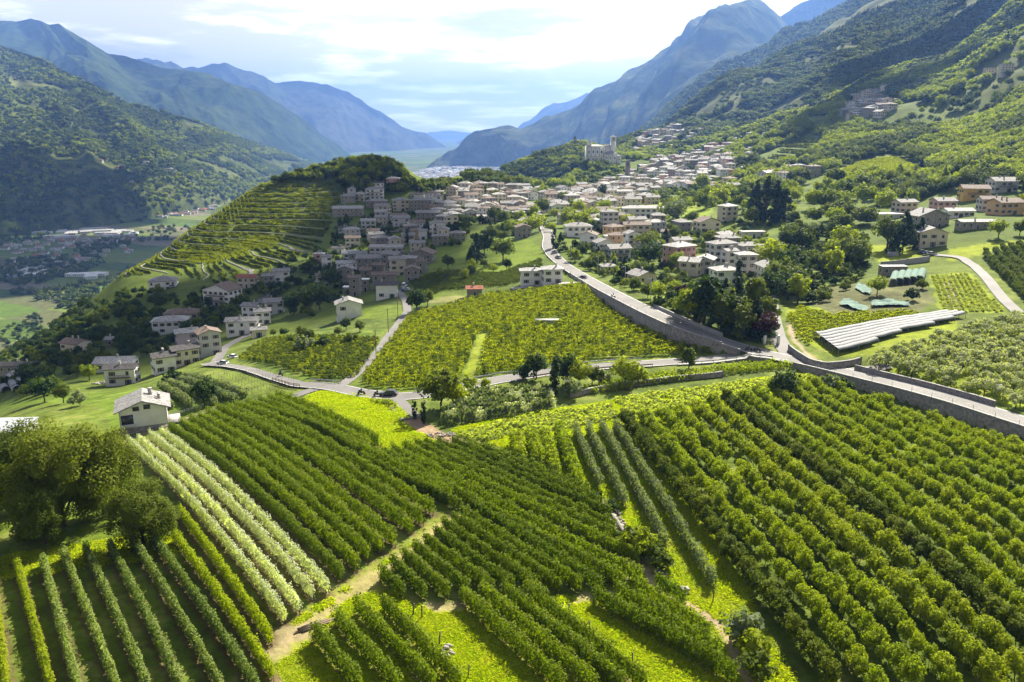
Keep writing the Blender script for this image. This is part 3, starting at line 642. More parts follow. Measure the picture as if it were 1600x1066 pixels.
# ---------------------------------------------------------------- masses nobody could count: instanced leaf clumps
_protos = {}
def proto(key, me):
    if key not in _protos:
        o = bpy.data.objects.new('clump_' + key, me); _protos[key] = o
    return _protos[key]
def stuff(name, protos, P, S, RZ, label, K=None, parent=None):
    """a mass of plants: points carrying size and turn, one clump set on every point"""
    P = np.asarray(P, np.float32); n = len(P)
    if n == 0: return None
    me = bpy.data.meshes.new(name); me.vertices.add(n); me.vertices.foreach_set('co', P.ravel())
    S = np.asarray(S, np.float32); S = np.repeat(S[:, None], 3, 1) if S.ndim == 1 else S
    for nm, tp, d in (('sc', 'FLOAT_VECTOR', S.ravel()), ('rz', 'FLOAT', np.asarray(RZ, np.float32)), ('kk', 'INT', np.asarray(K if K is not None else RNG.integers(0, len(protos), n), np.int32))):
        a = me.attributes.new(nm, tp, 'POINT'); a.data.foreach_set('vector' if tp == 'FLOAT_VECTOR' else 'value', d)
    o = bpy.data.objects.new(name, me); link(o, parent); tag(o, label, None, None, 'stuff')
    g = bpy.data.node_groups.new(name, 'GeometryNodeTree'); g.interface.new_socket('Geometry', in_out='INPUT', socket_type='NodeSocketGeometry'); g.interface.new_socket('Geometry', in_out='OUTPUT', socket_type='NodeSocketGeometry')
    N, L = g.nodes, g.links; gi = N.new('NodeGroupInput'); go = N.new('NodeGroupOutput'); j = N.new('GeometryNodeJoinGeometry')
    def attr(nm, tp):
        a = N.new('GeometryNodeInputNamedAttribute'); a.data_type = tp; a.inputs['Name'].default_value = nm; return a.outputs['Attribute']
    sc, rz, kk = attr('sc', 'FLOAT_VECTOR'), attr('rz', 'FLOAT'), attr('kk', 'INT')
    cx = N.new('ShaderNodeCombineXYZ'); L.new(rz, cx.inputs[2])
    for i, p in enumerate(protos):
        ip = N.new('GeometryNodeInstanceOnPoints'); L.new(gi.outputs[0], ip.inputs['Points'])
        oi = N.new('GeometryNodeObjectInfo'); oi.inputs['Object'].default_value = p; oi.inputs['As Instance'].default_value = True; oi.transform_space = 'ORIGINAL'
        L.new(oi.outputs['Geometry'], ip.inputs['Instance']); L.new(sc, ip.inputs['Scale']); L.new(cx.outputs[0], ip.inputs['Rotation'])
        c = N.new('FunctionNodeCompare'); c.data_type = 'INT'; c.operation = 'EQUAL'; L.new(kk, c.inputs[2]); c.inputs[3].default_value = i; L.new(c.outputs[0], ip.inputs['Selection'])
        L.new(ip.outputs[0], j.inputs[0])
    L.new(j.outputs[0], go.inputs[0])
    md = o.modifiers.new('scatter', 'NODES'); md.node_group = g
    return o
def scatter_in(P, n, rng=RNG):
    b0, b1 = P.min(0), P.max(0); out = []; got = 0
    while got < n:
        q = rng.uniform(b0, b1, (n * 3, 2)); q = q[inside(P, q[:, 0], q[:, 1])]; out.append(q); got += len(q)
    return np.concatenate(out)[:n]
def at_ground(xy, dz=0.0):
    z = H(xy[:, 0], xy[:, 1]); return np.concatenate((xy, z[:, None] + dz), 1)
# level of detail: near (seen big), mid, far
T_BIG = [tree_meshes('big_tree', 'big', 24000, .022, LEAF_MID, 101 + i, .46, .0, 44) for i in range(2)]
T_MID = [tree_meshes('tree', 'round', 900, .085, LEAF_MID, 111 + i, .46, .12, 22) for i in range(4)]
T_TALL = [tree_meshes('tall_tree', 'tall', 900, .075, LEAF_MID, 121 + i, .42, .12, 24) for i in range(2)]
T_CONE = [tree_meshes('conifer', 'cone', 1000, .07, LEAF_PINE, 131 + i, .36, .06, 40, .02) for i in range(2)]
T_COL = [tree_meshes('cypress', 'column', 700, .055, LEAF_PINE, 141 + i, .34, .02, 26, .02) for i in range(1)]
T_FAR = [tree_meshes('far_tree', 'round', 130, .22, LEAF_BLUE, 151 + i, .52, .02, 10) for i in range(4)]
T_FARC = [tree_meshes('far_conifer', 'cone', 110, .15, LEAF_PINE, 161 + i, .34, .02, 18) for i in range(2)]
T_ORCH = [tree_meshes('orchard_tree', 'round', 1300, .082, LEAF_ORCH, 171 + i, .50, .03, 24, .02) for i in range(6)]
T_OLIVE = [tree_meshes('olive_tree', 'round', 520, .11, LEAF_OLIVE, 181 + i, .55, .22, 18, .03, False) for i in range(4)]
T_SHRUB = [tree_meshes('shrub', 'round', 320, .16, LEAF_MID, 191 + i, .6, .0, 14, .02) for i in range(3)]
FARP = [proto('far%d' % i, t[1]) for i, t in enumerate(T_FAR)] + [proto('farc%d' % i, t[1]) for i, t in enumerate(T_FARC)]

# ---------------------------------------------------------------- hedge-like rows of trained trees
def row_mesh(a, b, h, wd, dens, leaf, mat, rng, bump=1.0, pitch=1.0, z0=.35):
    d = b - a; L_ = float(np.hypot(*d)); u = d / L_; nrm = np.array((-u[1], u[0])); n = int(L_ * dens)
    t = rng.random(n) * L_
    ph = rng.uniform(0, 1); q = (t / pitch + ph) % 1.0                    # each trained tree makes its own bulge
    tree = np.floor(t / pitch + ph).astype(int); th = rng.uniform(.82, 1.12, tree.max() + 2)[tree]; tw = rng.uniform(.8, 1.2, tree.max() + 2)[tree]
    bul = 1 - bump * .42 * (2 * np.abs(q - .5)) ** 2
    zz = rng.random(n) ** .75; env = np.where(zz < .5, .75 + .5 * zz, 1 - 1.45 * (zz - .5) ** 1.6) * wd * bul * tw
    s = np.sign(rng.normal(size=n)) * rng.random(n) ** .45 * env + rng.normal(0, .07, n)
    z = z0 + zz * (h * th * (1 - bump * .20 * (2 * np.abs(q - .5))) - z0)
    x = a[0] + u[0] * t + nrm[0] * s; y = a[1] + u[1] * t + nrm[1] * s
    ts = np.linspace(0, L_, 40); gz = H(a[0] + u[0] * ts, a[1] + u[1] * ts); g = np.interp(t, ts, gz)
    P = np.stack((x, y, g + z), 1)
    N = np.stack((nrm[0] * s, nrm[1] * s, .55 * wd + .4 * z / h * wd), 1) / wd
    org = np.array((*(a + d / 2), np.interp(L_ / 2, ts, gz)))
    V, F = leaves(P - org, N, leaf, rng, .55)
    m = max(3, int(L_ / .45)); tc_ = np.linspace(.2, L_ - .2, m); gz2 = np.interp(tc_, ts, gz); W_ = []                  # hidden sheet along the row, added to block sun and darken its shaded side
    for (zz_, sd) in ((.25, .16), (h * .45, .22), (h * .78, .12)):
        s2 = rng.normal(0, sd, m); W_.append(np.stack((a[0] + u[0] * tc_ + nrm[0] * s2 - org[0], a[1] + u[1] * tc_ + nrm[1] * s2 - org[1], gz2 + zz_ + rng.normal(0, .12, m) - org[2]), 1))
    W_ = np.stack(W_, 1).reshape(-1, 3); F = np.concatenate((F, grid_faces(m, 3) + len(V))); V = np.concatenate((V, W_))
    return mesh_np('foliage', V, F, mat), org, ts, gz, u
def row_trunks(a, b, org, pitch, rng, h=.9, r=.05):
    d = b - a; L_ = float(np.hypot(*d)); n = max(2, int(L_ / pitch)); V, F = [], []
    for i in range(n + 1):
        p = a + d * (i / n) + rng.normal(0, .05, 2); z = hz_v(p)
        o = len(V)
        for zz, rr_ in ((-.1, r), (h, r * .7)):
            for k in range(4):
                V.append((p[0] + rr_ * math.cos(k * PI / 2) - org[0], p[1] + rr_ * math.sin(k * PI / 2) - org[1], z + zz - org[2]))
        for k in range(4): F.append((o + k, o + (k + 1) % 4, o + 4 + (k + 1) % 4, o + 4 + k))
    return np.array(V), np.array(F)
_gzx = None
def hz_v(p):
    return hz_(p[0], p[1])

# ---------------------------------------------------------------- the clouds whose shadows lie on the village and the far slope (above the haze, high over the valley)
cm_, cb_, co_ = newmat('cloud_white'); L = cm_.node_tree.links; cb_.inputs['Base Color'].default_value = (.8, .8, .8, 1); cb_.inputs['Roughness'].default_value = 1; cb_.inputs['Specular IOR Level'].default_value = 0
_tr = nd(cm_, 'ShaderNodeBsdfTranslucent'); _tr.inputs[0].default_value = (.75, .75, .75, 1); _mx = nd(cm_, 'ShaderNodeMixShader'); _mx.inputs[0].default_value = .4
L.new(cb_.outputs[0], _mx.inputs[1]); L.new(_tr.outputs[0], _mx.inputs[2]); L.new(_mx.outputs[0], co_.inputs[0])
SUNV = np.array(lp_sun)
_b = bmesh.new(); bmesh.ops.create_icosphere(_b, subdivisions=3, radius=1); ISO_V = np.array([v.co for v in _b.verts]); ISO_F = np.array([[v.index for v in f.verts] for f in _b.faces]); _b.free()
def cloud(pts, n, rad, z, label, seed):
    """a bank of cloud puffs standing where its shadow falls on the ground outline pts (world x, y, z)"""
    rg = np.random.default_rng(seed); G = np.asarray(pts, float); P2 = G[:, :2]; zg = G[:, 2].mean(); V, F, o = [], [], 0
    for (x, y) in scatter_in(P2, n, rg):
        t = (z + rg.uniform(-30, 60) - zg) / SUNV[2]; c = np.array((x, y, zg)) + SUNV * t; r = rg.uniform(*rad)
        k = 1 + .28 * fbm(ISO_V[:, 0] * 2 + ISO_V[:, 2] * 1.3 + x, ISO_V[:, 1] * 2 + y, seed, 4)
        v = ISO_V * k[:, None] * r * np.array((1.15, 1.15, .7)) + c; V.append(v); F.append(ISO_F + o); o += len(v)
    V = np.concatenate(V); V[:, 2] = np.maximum(V[:, 2], 1640 + 0 * V[:, 2])
    return structure('cloud', mesh_np('cloud', V, np.concatenate(F), cm_, True), label)
def gpts(px): return [gp(u, v) for (u, v) in px]
def at_plane(u, v, z): return WZ(u, v, z)
cloud(gpts([(480,460),(530,490),(630,465),(690,415),(695,350),(640,325),(575,325),(540,315),(505,330),(490,370),(515,395),(475,430)]), 38, (15, 32), 1740, 'cloud high above the village casting its shadow on the roofs', 1)
cloud(gpts([(60,570),(150,500),(300,455),(420,440),(430,500),(320,550),(150,590)]), 22, (18, 34), 1730, 'cloud high above the lower left houses', 2)
cloud([at_plane(u, v, -205) for (u, v) in ((-100,470),(120,440),(330,372),(280,368),(100,378),(-150,380))], 40, (70, 130), 1840, 'cloud high above the valley floor', 3)
cloud([W(u, v, Y) for (u, v, Y) in ((-200,300,2500),(60,285,2600),(130,300,2600),(230,345,2400),(100,352,2200),(-200,352,2100))], 40, (60, 110), 1860, 'cloud high above the far left slope', 4)
cloud(gpts([(1240,250),(1330,120),(1430,95),(1520,60),(1480,130),(1400,175),(1300,225)]), 14, (40, 80), 1840, 'cloud high above the wooded mountainside', 5)

# ---------------------------------------------------------------- orchard rows in the foreground
ORD = ['first','second','third','fourth','fifth','sixth','seventh','eighth','ninth','tenth','eleventh','twelfth','thirteenth','fourteenth','fifteenth','sixteenth','seventeenth','eighteenth','nineteenth','twentieth']
RK = dict(apple=(3.15, .60, 175, .225, LEAF_APPLE, 1.1), spindle=(2.6, .52, 160, .22, LEAF_SPIN, 1.2), pale=(2.8, .46, 150, .19, LEAF_PALE, 1.1), sapling=(3.0, .72, 75, .34, LEAF_SAGE, 2.0), bushy=(3.6, 1.3, 120, .42, LEAF_ORCH, 3.0), grey=(2.6, 1.2, 60, .5, LEAF_SAGE, 2.4))
cnt = {}
rng = np.random.default_rng(5)
LBL = {('pale', 'A'): 'pale whitish row of trained fruit trees, {} counting from the big leafy trees', ('apple', 'A'): 'dark green orchard row in the left field, {} right of the whitish rows',
       ('apple', 'B'): 'dense green hedge row in the middle field, {} counting from the earth track upward', ('spindle', 'D'): 'thin grey green tree row in the lower left field, {} from its left end',
       ('sapling', 'F'): 'slim grey green row of young trees on bright grass, {} from the bushy rows', ('bushy', 'F'): 'short dark bushy row above the middle field, {} from the left',
       ('grey', 'K'): 'grey green bushy row beside the white houses, {} from the front'}
LC = ['lower left block of four short rows', 'lower centre block of rows', 'lower right block beside the winding track']
for (kind, field, a, b) in ROWS:
    h, wd, dens, leaf, mat, pitch = RK[kind]
    i = cnt.get((kind, field), 0); cnt[(kind, field)] = i + 1
    if field == 'C': lab = 'dark green orchard row, %s in the %s' % (ORD[i % 4], LC[i // 4]); grp = LC[i // 4]
    else: lab = LBL[(kind, field)].format(ORD[i] if i < 20 else 'last'); grp = {'A': 'rows of the left orchard field', 'B': 'rows of the middle orchard field', 'D': 'rows of the lower left field', 'F': 'rows on the bright grass', 'K': 'bushy rows by the houses'}[field]
    mt = mat
    if field == 'D' and i < 2: mt = LEAF_LIGHT
    if field == 'D' and i >= 8: mt = LEAF_ORCH
    if field == 'B': h, wd = h * .88, wd * .78
    fm, org, ts, gz, u = row_mesh(a, b, h * rng.uniform(.95, 1.06), wd, dens, leaf, mt, rng, 1.0 if kind != 'apple' else .6, pitch, .12)
    e = add('orchard_row', None, None, tuple(org)); tag(e, lab, 'orchard row', grp)
    add('foliage', fm, e)
    tv, tf = row_trunks(a, b, org, pitch, rng); t = add('trunks', mesh_np('trunks', tv, tf, BARK), e); tag(t, kind='stuff')
# ---------------------------------------------------------------- the big orchard below the road wall: single trees in rows
E0, E1 = gp(985, 676)[:2], gp(1284, 1058)[:2]
du = (E1 - E0) / np.hypot(*(E1 - E0)); dn = np.array((-du[1], du[0]))
if dn[0] < 0: dn = -dn
PE = poly([(974,664),(1070,646),(1200,616),(1250,604),(1285,602),(1330,622),(1400,645),(1450,662),(1530,686),(1620,712),(1690,740),(1690,1100),(1240,1100),(1165,926),(1120,855),(1060,780)])
pts = []
for r in range(0, 60):
    for s in range(-80, 120):
        p = E0 + dn * (r * 4.2) + du * (s * 2.05 + (r * 37 % 10) * .2) + rng.normal(0, .16, 2)
        pts.append((p[0], p[1], r, s))
pts = np.array(pts); k = inside(PE, pts[:, 0], pts[:, 1]) & (rng.random(len(pts)) > .03); pts = pts[k]
pz = H(pts[:, 0], pts[:, 1]); dcam = np.hypot(pts[:, 0], pts[:, 1])
# row character: some rows are denser and darker, some lighter
rk = rng.uniform(0, 1, 80)
def orch_params(i):
    r = int(pts[i, 2]); z = rk[r]
    return (3.3 + .5 * rng.normal() * .6 + .4 * z, LEAF_ORCH if z < .55 else (LEAF_LIGHT if z < .84 else LEAF_MID))
order = np.argsort(dcam)
vis = []
for i in order:
    d = pts[i]; dep = d[1] * cp_ - (pz[i] - CAM_H) * sp_; uu = 800 + FPX * d[0] / dep
    vv = 533 + FPX * (-(d[1] * sp_ + (pz[i] + 1.5 - CAM_H) * cp_)) / dep; vis.append(uu < 1606 and vv < 1070)
near_i = [i for i, v in zip(order, vis) if v][:300]; ns = set(near_i)
ORD2 = ORD + ['twenty ' + o for o in ORD[:9]] + ['thirtieth'] + ['thirty ' + o for o in ORD[:9]] + ['fortieth'] + ['forty ' + o for o in ORD[:9]]
dep_ = pts[:, 1] * cp_ - (pz - CAM_H) * sp_; pu = 800 + FPX * pts[:, 0] / dep_; pv = 533 + FPX * (-(pts[:, 1] * sp_ + (pz - CAM_H) * cp_)) / dep_
row_no, in_row = {}, {}
for r in sorted(set(int(pts[i, 2]) for i in range(len(pts)))): row_no[r] = len(row_no)
for i in sorted(range(len(pts)), key=lambda i: -pts[i, 3]):
    if pu[i] < 1607 and pv[i] < 1100: r = int(pts[i, 2]); in_row.setdefault(r, []).append(i)
rank = {i: k for r in in_row for k, i in enumerate(in_row[r])}
for i in near_i:
    h, mt = orch_params(i)
    plant('fruit_tree', T_ORCH[int(rng.integers(6))], (pts[i, 0], pts[i, 1], pz[i] - .05), h, ('fruit tree of the wide orchard, %s row from left, %s from the front' % (ORD2[row_no[int(pts[i, 2])]], ORD2[min(rank[i], 48)])) if i in rank else 'bushy fruit tree just cut by the frame edge in the wide orchard on the right', 'fruit tree', 'fruit trees in the wide orchard on the right', mt, wide=rng.uniform(.66, .84))
rest = [i for i in range(len(pts)) if i not in ns]
prot = [proto('orch%d' % i, t[1]) for i, t in enumerate(T_ORCH)]
def mcopy(me, m, nm):
    c = me.copy(); c.materials.clear(); c.materials.append(m); return c
prot2 = [proto('orchl%d' % i, mcopy(T_ORCH[i][1], LEAF_LIGHT, 'x')) for i in range(3)] + [proto('orchd%d' % i, mcopy(T_ORCH[i][1], LEAF_MID, 'x')) for i in range(3)]
K = []; S = []
for i in rest:
    h, mt = orch_params(i); S.append((h * rng.uniform(.66, .84),) * 2 + (h,)); K.append(int(rng.integers(6)) if mt is LEAF_ORCH else (6 + int(rng.integers(3)) if mt is LEAF_LIGHT else 9 + int(rng.integers(3))))
stuff('orchard_trees', prot + prot2, np.stack((pts[rest, 0], pts[rest, 1], pz[rest] - .05), 1), S, rng.uniform(0, 6.28, len(rest)), 'farther rows of the wide orchard below the road wall', K)
print('orchard trees', len(pts))

# ---------------------------------------------------------------- roads, walls, rails
def ribbon_pts(px, n, extra=None):
    P = smooth_line(poly(px), n); return P
def offs(P, d):
    T = np.gradient(P[:, :2], axis=0); T /= np.linalg.norm(T, axis=1, keepdims=True) + 1e-9
    return P[:, :2] + np.stack((-T[:, 1], T[:, 0]), 1) * np.asarray(d).reshape(-1, 1)
def ribbon(name, P, w, mat, label, dz=.10, cross=5, zs=None):
    cols = []
    for k in np.linspace(-1, 1, cross):
        q = offs(P, np.full(len(P), k * w / 2)); z = (H(q[:, 0], q[:, 1]) if zs is None else zs) + dz
        cols.append(np.concatenate((q, z[:, None]), 1))
    V = np.stack(cols, 1)
    if zs is None: V[..., 2] = np.maximum(V[..., 2], V[:, cross // 2, 2][:, None] - .05)
    return structure(name, mesh_np(name, V.reshape(-1, 3), grid_faces(len(P), cross), mat, True), label)
def strip(P, d, w, zs, dz):
    a, b = offs(P, np.full(len(P), d - w / 2)), offs(P, np.full(len(P), d + w / 2))
    return np.stack((np.concatenate((a, (zs + dz)[:, None]), 1), np.concatenate((b, (zs + dz)[:, None]), 1)), 1).reshape(-1, 3), grid_faces(len(P), 2)
def joinm(parts):
    V, F, o = [], [], 0
    for v, f in parts: V.append(np.asarray(v, float)); F.append(np.asarray(f) + o); o += len(v)
    return np.concatenate(V), np.concatenate(F)
ribbon('main_road', ROADM, 7.0, ASPHALT, 'pale grey main road running down from the town along its retaining wall', .10, 5, ROADM[:, 2])
v, f = joinm([strip(ROADM, -3.1, .16, ROADM[:, 2], .106), strip(ROADM, 3.1, .16, ROADM[:, 2], .106)])
structure('road_marking', mesh_np('road_marking', v, f, PAINT_W), 'white edge lines along the main road')
ROAD_LOW = [(1236,561),(1205,556),(1160,557),(1130,561),(1050,566),(950,572),(850,583),(780,594),(720,606),(660,618),(620,621),(560,614),(510,604),(470,601),(430,589),(390,576),(360,571),(325,570)]
PL = ribbon_pts(ROAD_LOW, 200)
zl = H(PL[:, 0], PL[:, 1]); zl = np.convolve(np.pad(zl, 8, mode='edge'), np.ones(17) / 17, 'valid')
zl = np.maximum(zl, H(PL[:, 0], PL[:, 1])); fadein = fade(0, 14, np.arange(200)); zl = zl * fadein + (1 - fadein) * ROADM[np.argmin(np.hypot(ROADM[:, 0] - PL[0, 0], ROADM[:, 1] - PL[0, 1])), 2]
ribbon('side_road', PL, 5.6, ASPHALT, 'narrow grey road crossing between the vineyards and orchards to the white houses', .12, 5, zl + .05)
v, f = joinm([strip(PL, -2.5, .14, zl, .176), strip(PL, 2.5, .14, zl, .176)])
structure('road_marking', mesh_np('road_marking', v, f, PAINT_W), 'white edge lines along the narrow side road')
def lane(px, w, mat, name, label, n=60): return ribbon(name, ribbon_pts(px, n), w, mat, label, .16, 5)
lane([(1240,562),(1226,546),(1215,528),(1210,508),(1207,490),(1204,472),(1200,450)], 4.6, ASPHALT, 'lane', 'short pale lane climbing beside the dark garden trees')
lane([(1640,520),(1600,498),(1572,472),(1546,440),(1522,416),(1505,403),(1450,398)], 3.6, ASPHALT, 'lane', 'light lane running past the vegetable plot to the right hand farmhouses')
lane([(528,606),(545,596),(562,580),(590,553),(606,528),(624,505),(637,488),(634,470),(622,455)], 3.2, ASPHALT, 'lane', 'narrow lane climbing from the side road to the stone hamlet')
lane([(510,605),(482,612),(455,622),(440,630)], 3.6, ASPHALT, 'lane', 'short spur from the side road to the left orchard')
lane([(613,622),(622,632),(634,645),(642,655)], 4.6, ASPHALT, 'lane', 'paved farm entrance beside the parked car')
lane([(604,398),(604,384),(603,366),(601,352)], 5.5, ASPHALT, 'street', 'steep village street between the upper houses and the long grey building')
lane([(598,354),(625,356),(648,349),(660,338)], 6.0, ASPHALT, 'street', 'village street with parked cars curving to the right')
lane([(800,452),(840,446),(880,443),(915,440)], 5, CONCRETE, 'forecourt', 'paved forecourt by the two white roadside buildings')
lane([(1310,580),(1350,578),(1390,572)], 4, ASPHALT, 'lane', 'small access road behind the wall at the olive grove')
lane([(405,470),(425,455),(400,480),(385,500)], 4, ASPHALT, 'lane', 'lane among the lower left houses', 40)
lane([(400,520),(375,530),(350,545),(335,570)], 4, ASPHALT, 'lane', 'lane descending to the white houses by the vineyard', 40)

def wall(name, P, z_top, z_bot, th, mat, label, cat='wall', group=None, cap=True):
    """a wall along P with a coping; z_top / z_bot per point"""
    a, b = offs(P, np.full(len(P), -th / 2)), offs(P, np.full(len(P), th / 2)); n = len(P)
    ring = [np.concatenate((q, z[:, None]), 1) for (q, z) in ((a, z_bot), (a, z_top), (b, z_top), (b, z_bot))]
    V = np.stack(ring, 1).reshape(-1, 3); F = []
    for i in range(n - 1):
        for k in range(3): F.append((i * 4 + k, i * 4 + k + 1, i * 4 + 5 + k, i * 4 + 4 + k))
    F += [(0, 1, 2, 3), ((n - 1) * 4 + 3, (n - 1) * 4 + 2, (n - 1) * 4 + 1, (n - 1) * 4)]
    e = add(name, None, None, tuple((*P[n // 2, :2], float(z_bot[n // 2])))); tag(e, label, cat, group)
    off = np.array(e.location)
    add('masonry', mesh_np('masonry', V - off, np.array(F), mat), e)
    if cap:
        a2, b2 = offs(P, np.full(n, -th / 2 - .06)), offs(P, np.full(n, th / 2 + .06))
        ring = [np.concatenate((q, z[:, None]), 1) for (q, z) in ((a2, z_top), (a2, z_top + .14), (b2, z_top + .14), (b2, z_top))]
        V = np.stack(ring, 1).reshape(-1, 3); F = [(i * 4 + k, i * 4 + (k + 1) % 4, i * 4 + 4 + (k + 1) % 4, i * 4 + 4 + k) for i in range(n - 1) for k in range(4)] + [(0, 1, 2, 3), ((n - 1) * 4 + 3, (n - 1) * 4 + 2, (n - 1) * 4 + 1, (n - 1) * 4)]
        add('coping', mesh_np('coping', V - off, np.array(F), CONCRETE), e)
    return e
def below(P, d):
    q = offs(P, np.full(len(P), d)); return H(q[:, 0], q[:, 1])
kx = [i for i in range(240) if ROADM[i, 3] > .45]
i0 = min(kx); im = int(np.argmin(np.where((np.arange(240) > 100) & (np.arange(240) < 235), ROADM[:, 3], 9)))
def rseg(a, b): return ROADM[a:b]
jn = [i for i in range(240) if i > i0 + 20 and ROADM[i, 3] < 1.25]
j0, j1 = (min(jn), max(jn)) if jn else (im - 3, im + 3)
for (s0, s1, lab) in ((i0, j0, 'long high grey stone retaining wall holding the main road above the vineyard'), (j1, 239, 'rubble stone retaining wall under the road at the top of the wide orchard')):
    Pw = np.concatenate((offs(rseg(s0, s1), np.full(s1 - s0, -3.62)), rseg(s0, s1)[:, 2:3]), 1)
    wall('retaining_wall', Pw, Pw[:, 2] + .45, below(Pw, -1.6) - .5, .55, STONE, lab)
# low wall with olive trees above, on the upper side of the road
def rng_px(P, u0, u1):
    dep = P[:, 1] * cp_ - (P[:, 2] - CAM_H) * sp_; uu = 800 + FPX * P[:, 0] / dep
    k = np.where((uu > u0) & (uu < u1))[0]; return k.min(), k.max()
a_, b_ = rng_px(ROADM, 1312, 1565); q = ROADM[a_:b_]; Pw = np.concatenate((offs(q, np.full(len(q), 4.0)), q[:, 2:3]), 1)
wall('garden_wall', Pw, Pw[:, 2] + 1.1, Pw[:, 2] - .6, .5, STONE, 'grey wall between the main road and the olive grove')
P2 = ribbon_pts([(1232,548),(1248,560),(1268,572),(1290,577),(1320,574),(1345,568)], 40); z2 = H(P2[:, 0], P2[:, 1])
wall('garden_wall', P2, z2 + 1.6, z2 - .5, .5, STONE, 'curved grey wall at the corner where the lane joins the main road')
a_, b_ = rng_px(ROADM, 1000, 1140); q = ROADM[a_:b_]; Pw = np.concatenate((offs(q, np.full(len(q), 4.4)), q[:, 2:3]), 1)
wall('garden_wall', Pw, Pw[:, 2] + .8, Pw[:, 2] - .6, .4, CONCRETE, 'low garden wall on the upper side of the road below the dark trees')
P3 = ribbon_pts([(890,622),(925,614),(975,606),(1050,596),(1130,588)], 50); z3 = H(P3[:, 0], P3[:, 1])
wall('terrace_wall', P3, z3 + 1.2, z3 - .5, .5, STONE, 'low dark dry stone wall above the pale leafy crop strips')
P3 = ribbon_pts([(1030,563),(1090,560),(1150,562),(1190,566),(1220,571)], 50); P3 = np.concatenate((P3, np.zeros((50, 1))), 1); z3 = H(P3[:, 0], P3[:, 1])
P4 = ribbon_pts([(935,787),(955,806),(970,828),(985,850),(1000,868),(1020,885),(1040,905)], 50); z4 = H(P4[:, 0], P4[:, 1])
wall('terrace_wall', P4, z4 + .7, z4 - .4, .6, STONE, 'tumbled dry stone wall beside the track right of the middle field', cap=False)
P5 = ribbon_pts([(1375,418),(1400,416),(1445,410),(1452,408)], 20); z5 = H(P5[:, 0], P5[:, 1])
wall('terrace_wall', P5, z5 + 2.2, z5 - .5, .4, CONCRETE, 'grey wall under the lawn above the netted vegetable garden')

def boxes(B):
    """list of (cx, cy, cz, sx, sy, sz[, rz]) -> arrays"""
    V, F = [], []
    for b in B:
        cx, cy_, cz, sx, sy, sz = b[:6]; r = b[6] if len(b) > 6 else 0; c, s = math.cos(r), math.sin(r); o = len(V)
        for z in (-.5, .5):
            for (x, y) in ((-.5, -.5), (.5, -.5), (.5, .5), (-.5, .5)):
                X, Y = x * sx, y * sy; V.append((cx + c * X - s * Y, cy_ + s * X + c * Y, cz + z * sz))
        F += [(o, o + 3, o + 2, o + 1), (o + 4, o + 5, o + 6, o + 7), (o, o + 1, o + 5, o + 4), (o + 1, o + 2, o + 6, o + 5), (o + 2, o + 3, o + 7, o + 6), (o + 3, o, o + 4, o + 7)]
    return np.array(V, float), np.array(F)
def tubeline(P, r, sides=5):
    P = np.asarray(P, float); T = np.gradient(P, axis=0); T /= np.linalg.norm(T, axis=1, keepdims=True) + 1e-9
    U = np.cross(T, (0, 0, 1)); U /= np.linalg.norm(U, axis=1, keepdims=True) + 1e-9; Wv = np.cross(T, U); ang = np.linspace(0, 2 * PI, sides, endpoint=False)
    V = (P[:, None] + r * (U[:, None] * np.cos(ang)[None, :, None] + Wv[:, None] * np.sin(ang)[None, :, None])).reshape(-1, 3); n = len(P)
    F = [(i * sides + k, i * sides + (k + 1) % sides, (i + 1) * sides + (k + 1) % sides, (i + 1) * sides + k) for i in range(n - 1) for k in range(sides)]
    return V, np.array(F)
POSTM = {}
def rail(name, P3d, step, hgt, rails, mat_post, mat_rail, label, cat, pw=.09, rail_h=.3, rr_=None):
    """posts every step metres along a 3-D line, each a part, and continuous rails"""
    P3d = np.asarray(P3d, float); s = np.r_[0, np.cumsum(np.linalg.norm(np.diff(P3d, axis=0), axis=1))]; n = max(2, int(s[-1] / step)); t = np.linspace(0, s[-1], n + 1)
    Q = np.stack([np.interp(t, s, P3d[:, k]) for k in range(3)], 1); e = add(name, None, None, tuple(Q[n // 2])); tag(e, label, cat); o = Q[n // 2]
    key = (pw, hgt, mat_post.name)
    if key not in POSTM: v, f = boxes([(0, 0, hgt / 2 - .1, pw, pw, hgt + .2)]); POSTM[key] = mesh_np('post', v, f, mat_post)
    for q in Q[:300]: add('post', POSTM[key], e, tuple(q - o))
    for z in rails:
        if rr_: v, f = tubeline(Q + (0, 0, z) - o, rr_)
        else:
            a, b = offs(Q, np.full(len(Q), -.04 - pw / 2)), offs(Q, np.full(len(Q), -pw / 2)); zz = Q[:, 2]
            ring = [np.concatenate((p, (zz + dz)[:, None]), 1) - o for (p, dz) in ((a, z - rail_h / 2), (a, z + rail_h / 2), (b, z + rail_h / 2), (b, z - rail_h / 2))]
            v = np.stack(ring, 1).reshape(-1, 3); f = np.array([(i * 4 + k, i * 4 + (k + 1) % 4, i * 4 + 4 + (k + 1) % 4, i * 4 + 4 + k) for i in range(len(Q) - 1) for k in range(4)])
        add('rail', mesh_np('rail', v, f, mat_rail), e)
    return e
def side_line(P, zs, a, b, d, dz=.12):
    q = P[a:b]; o_ = offs(q, np.full(b - a, d)); return np.concatenate((o_, (zs[a:b] + dz)[:, None]), 1)
PLz = np.concatenate((PL, zl[:, None]), 1)
a_, b_ = rng_px(PLz, 720, 1010)
rail('guard_rail', side_line(PL, zl, a_, b_, -3.0), 3.0, .75, (.6,), STEEL, STEEL, 'long galvanised guard rail along the vineyard side of the narrow road', 'guard rail')
a2, b2 = rng_px(PLz, 800, 1020)
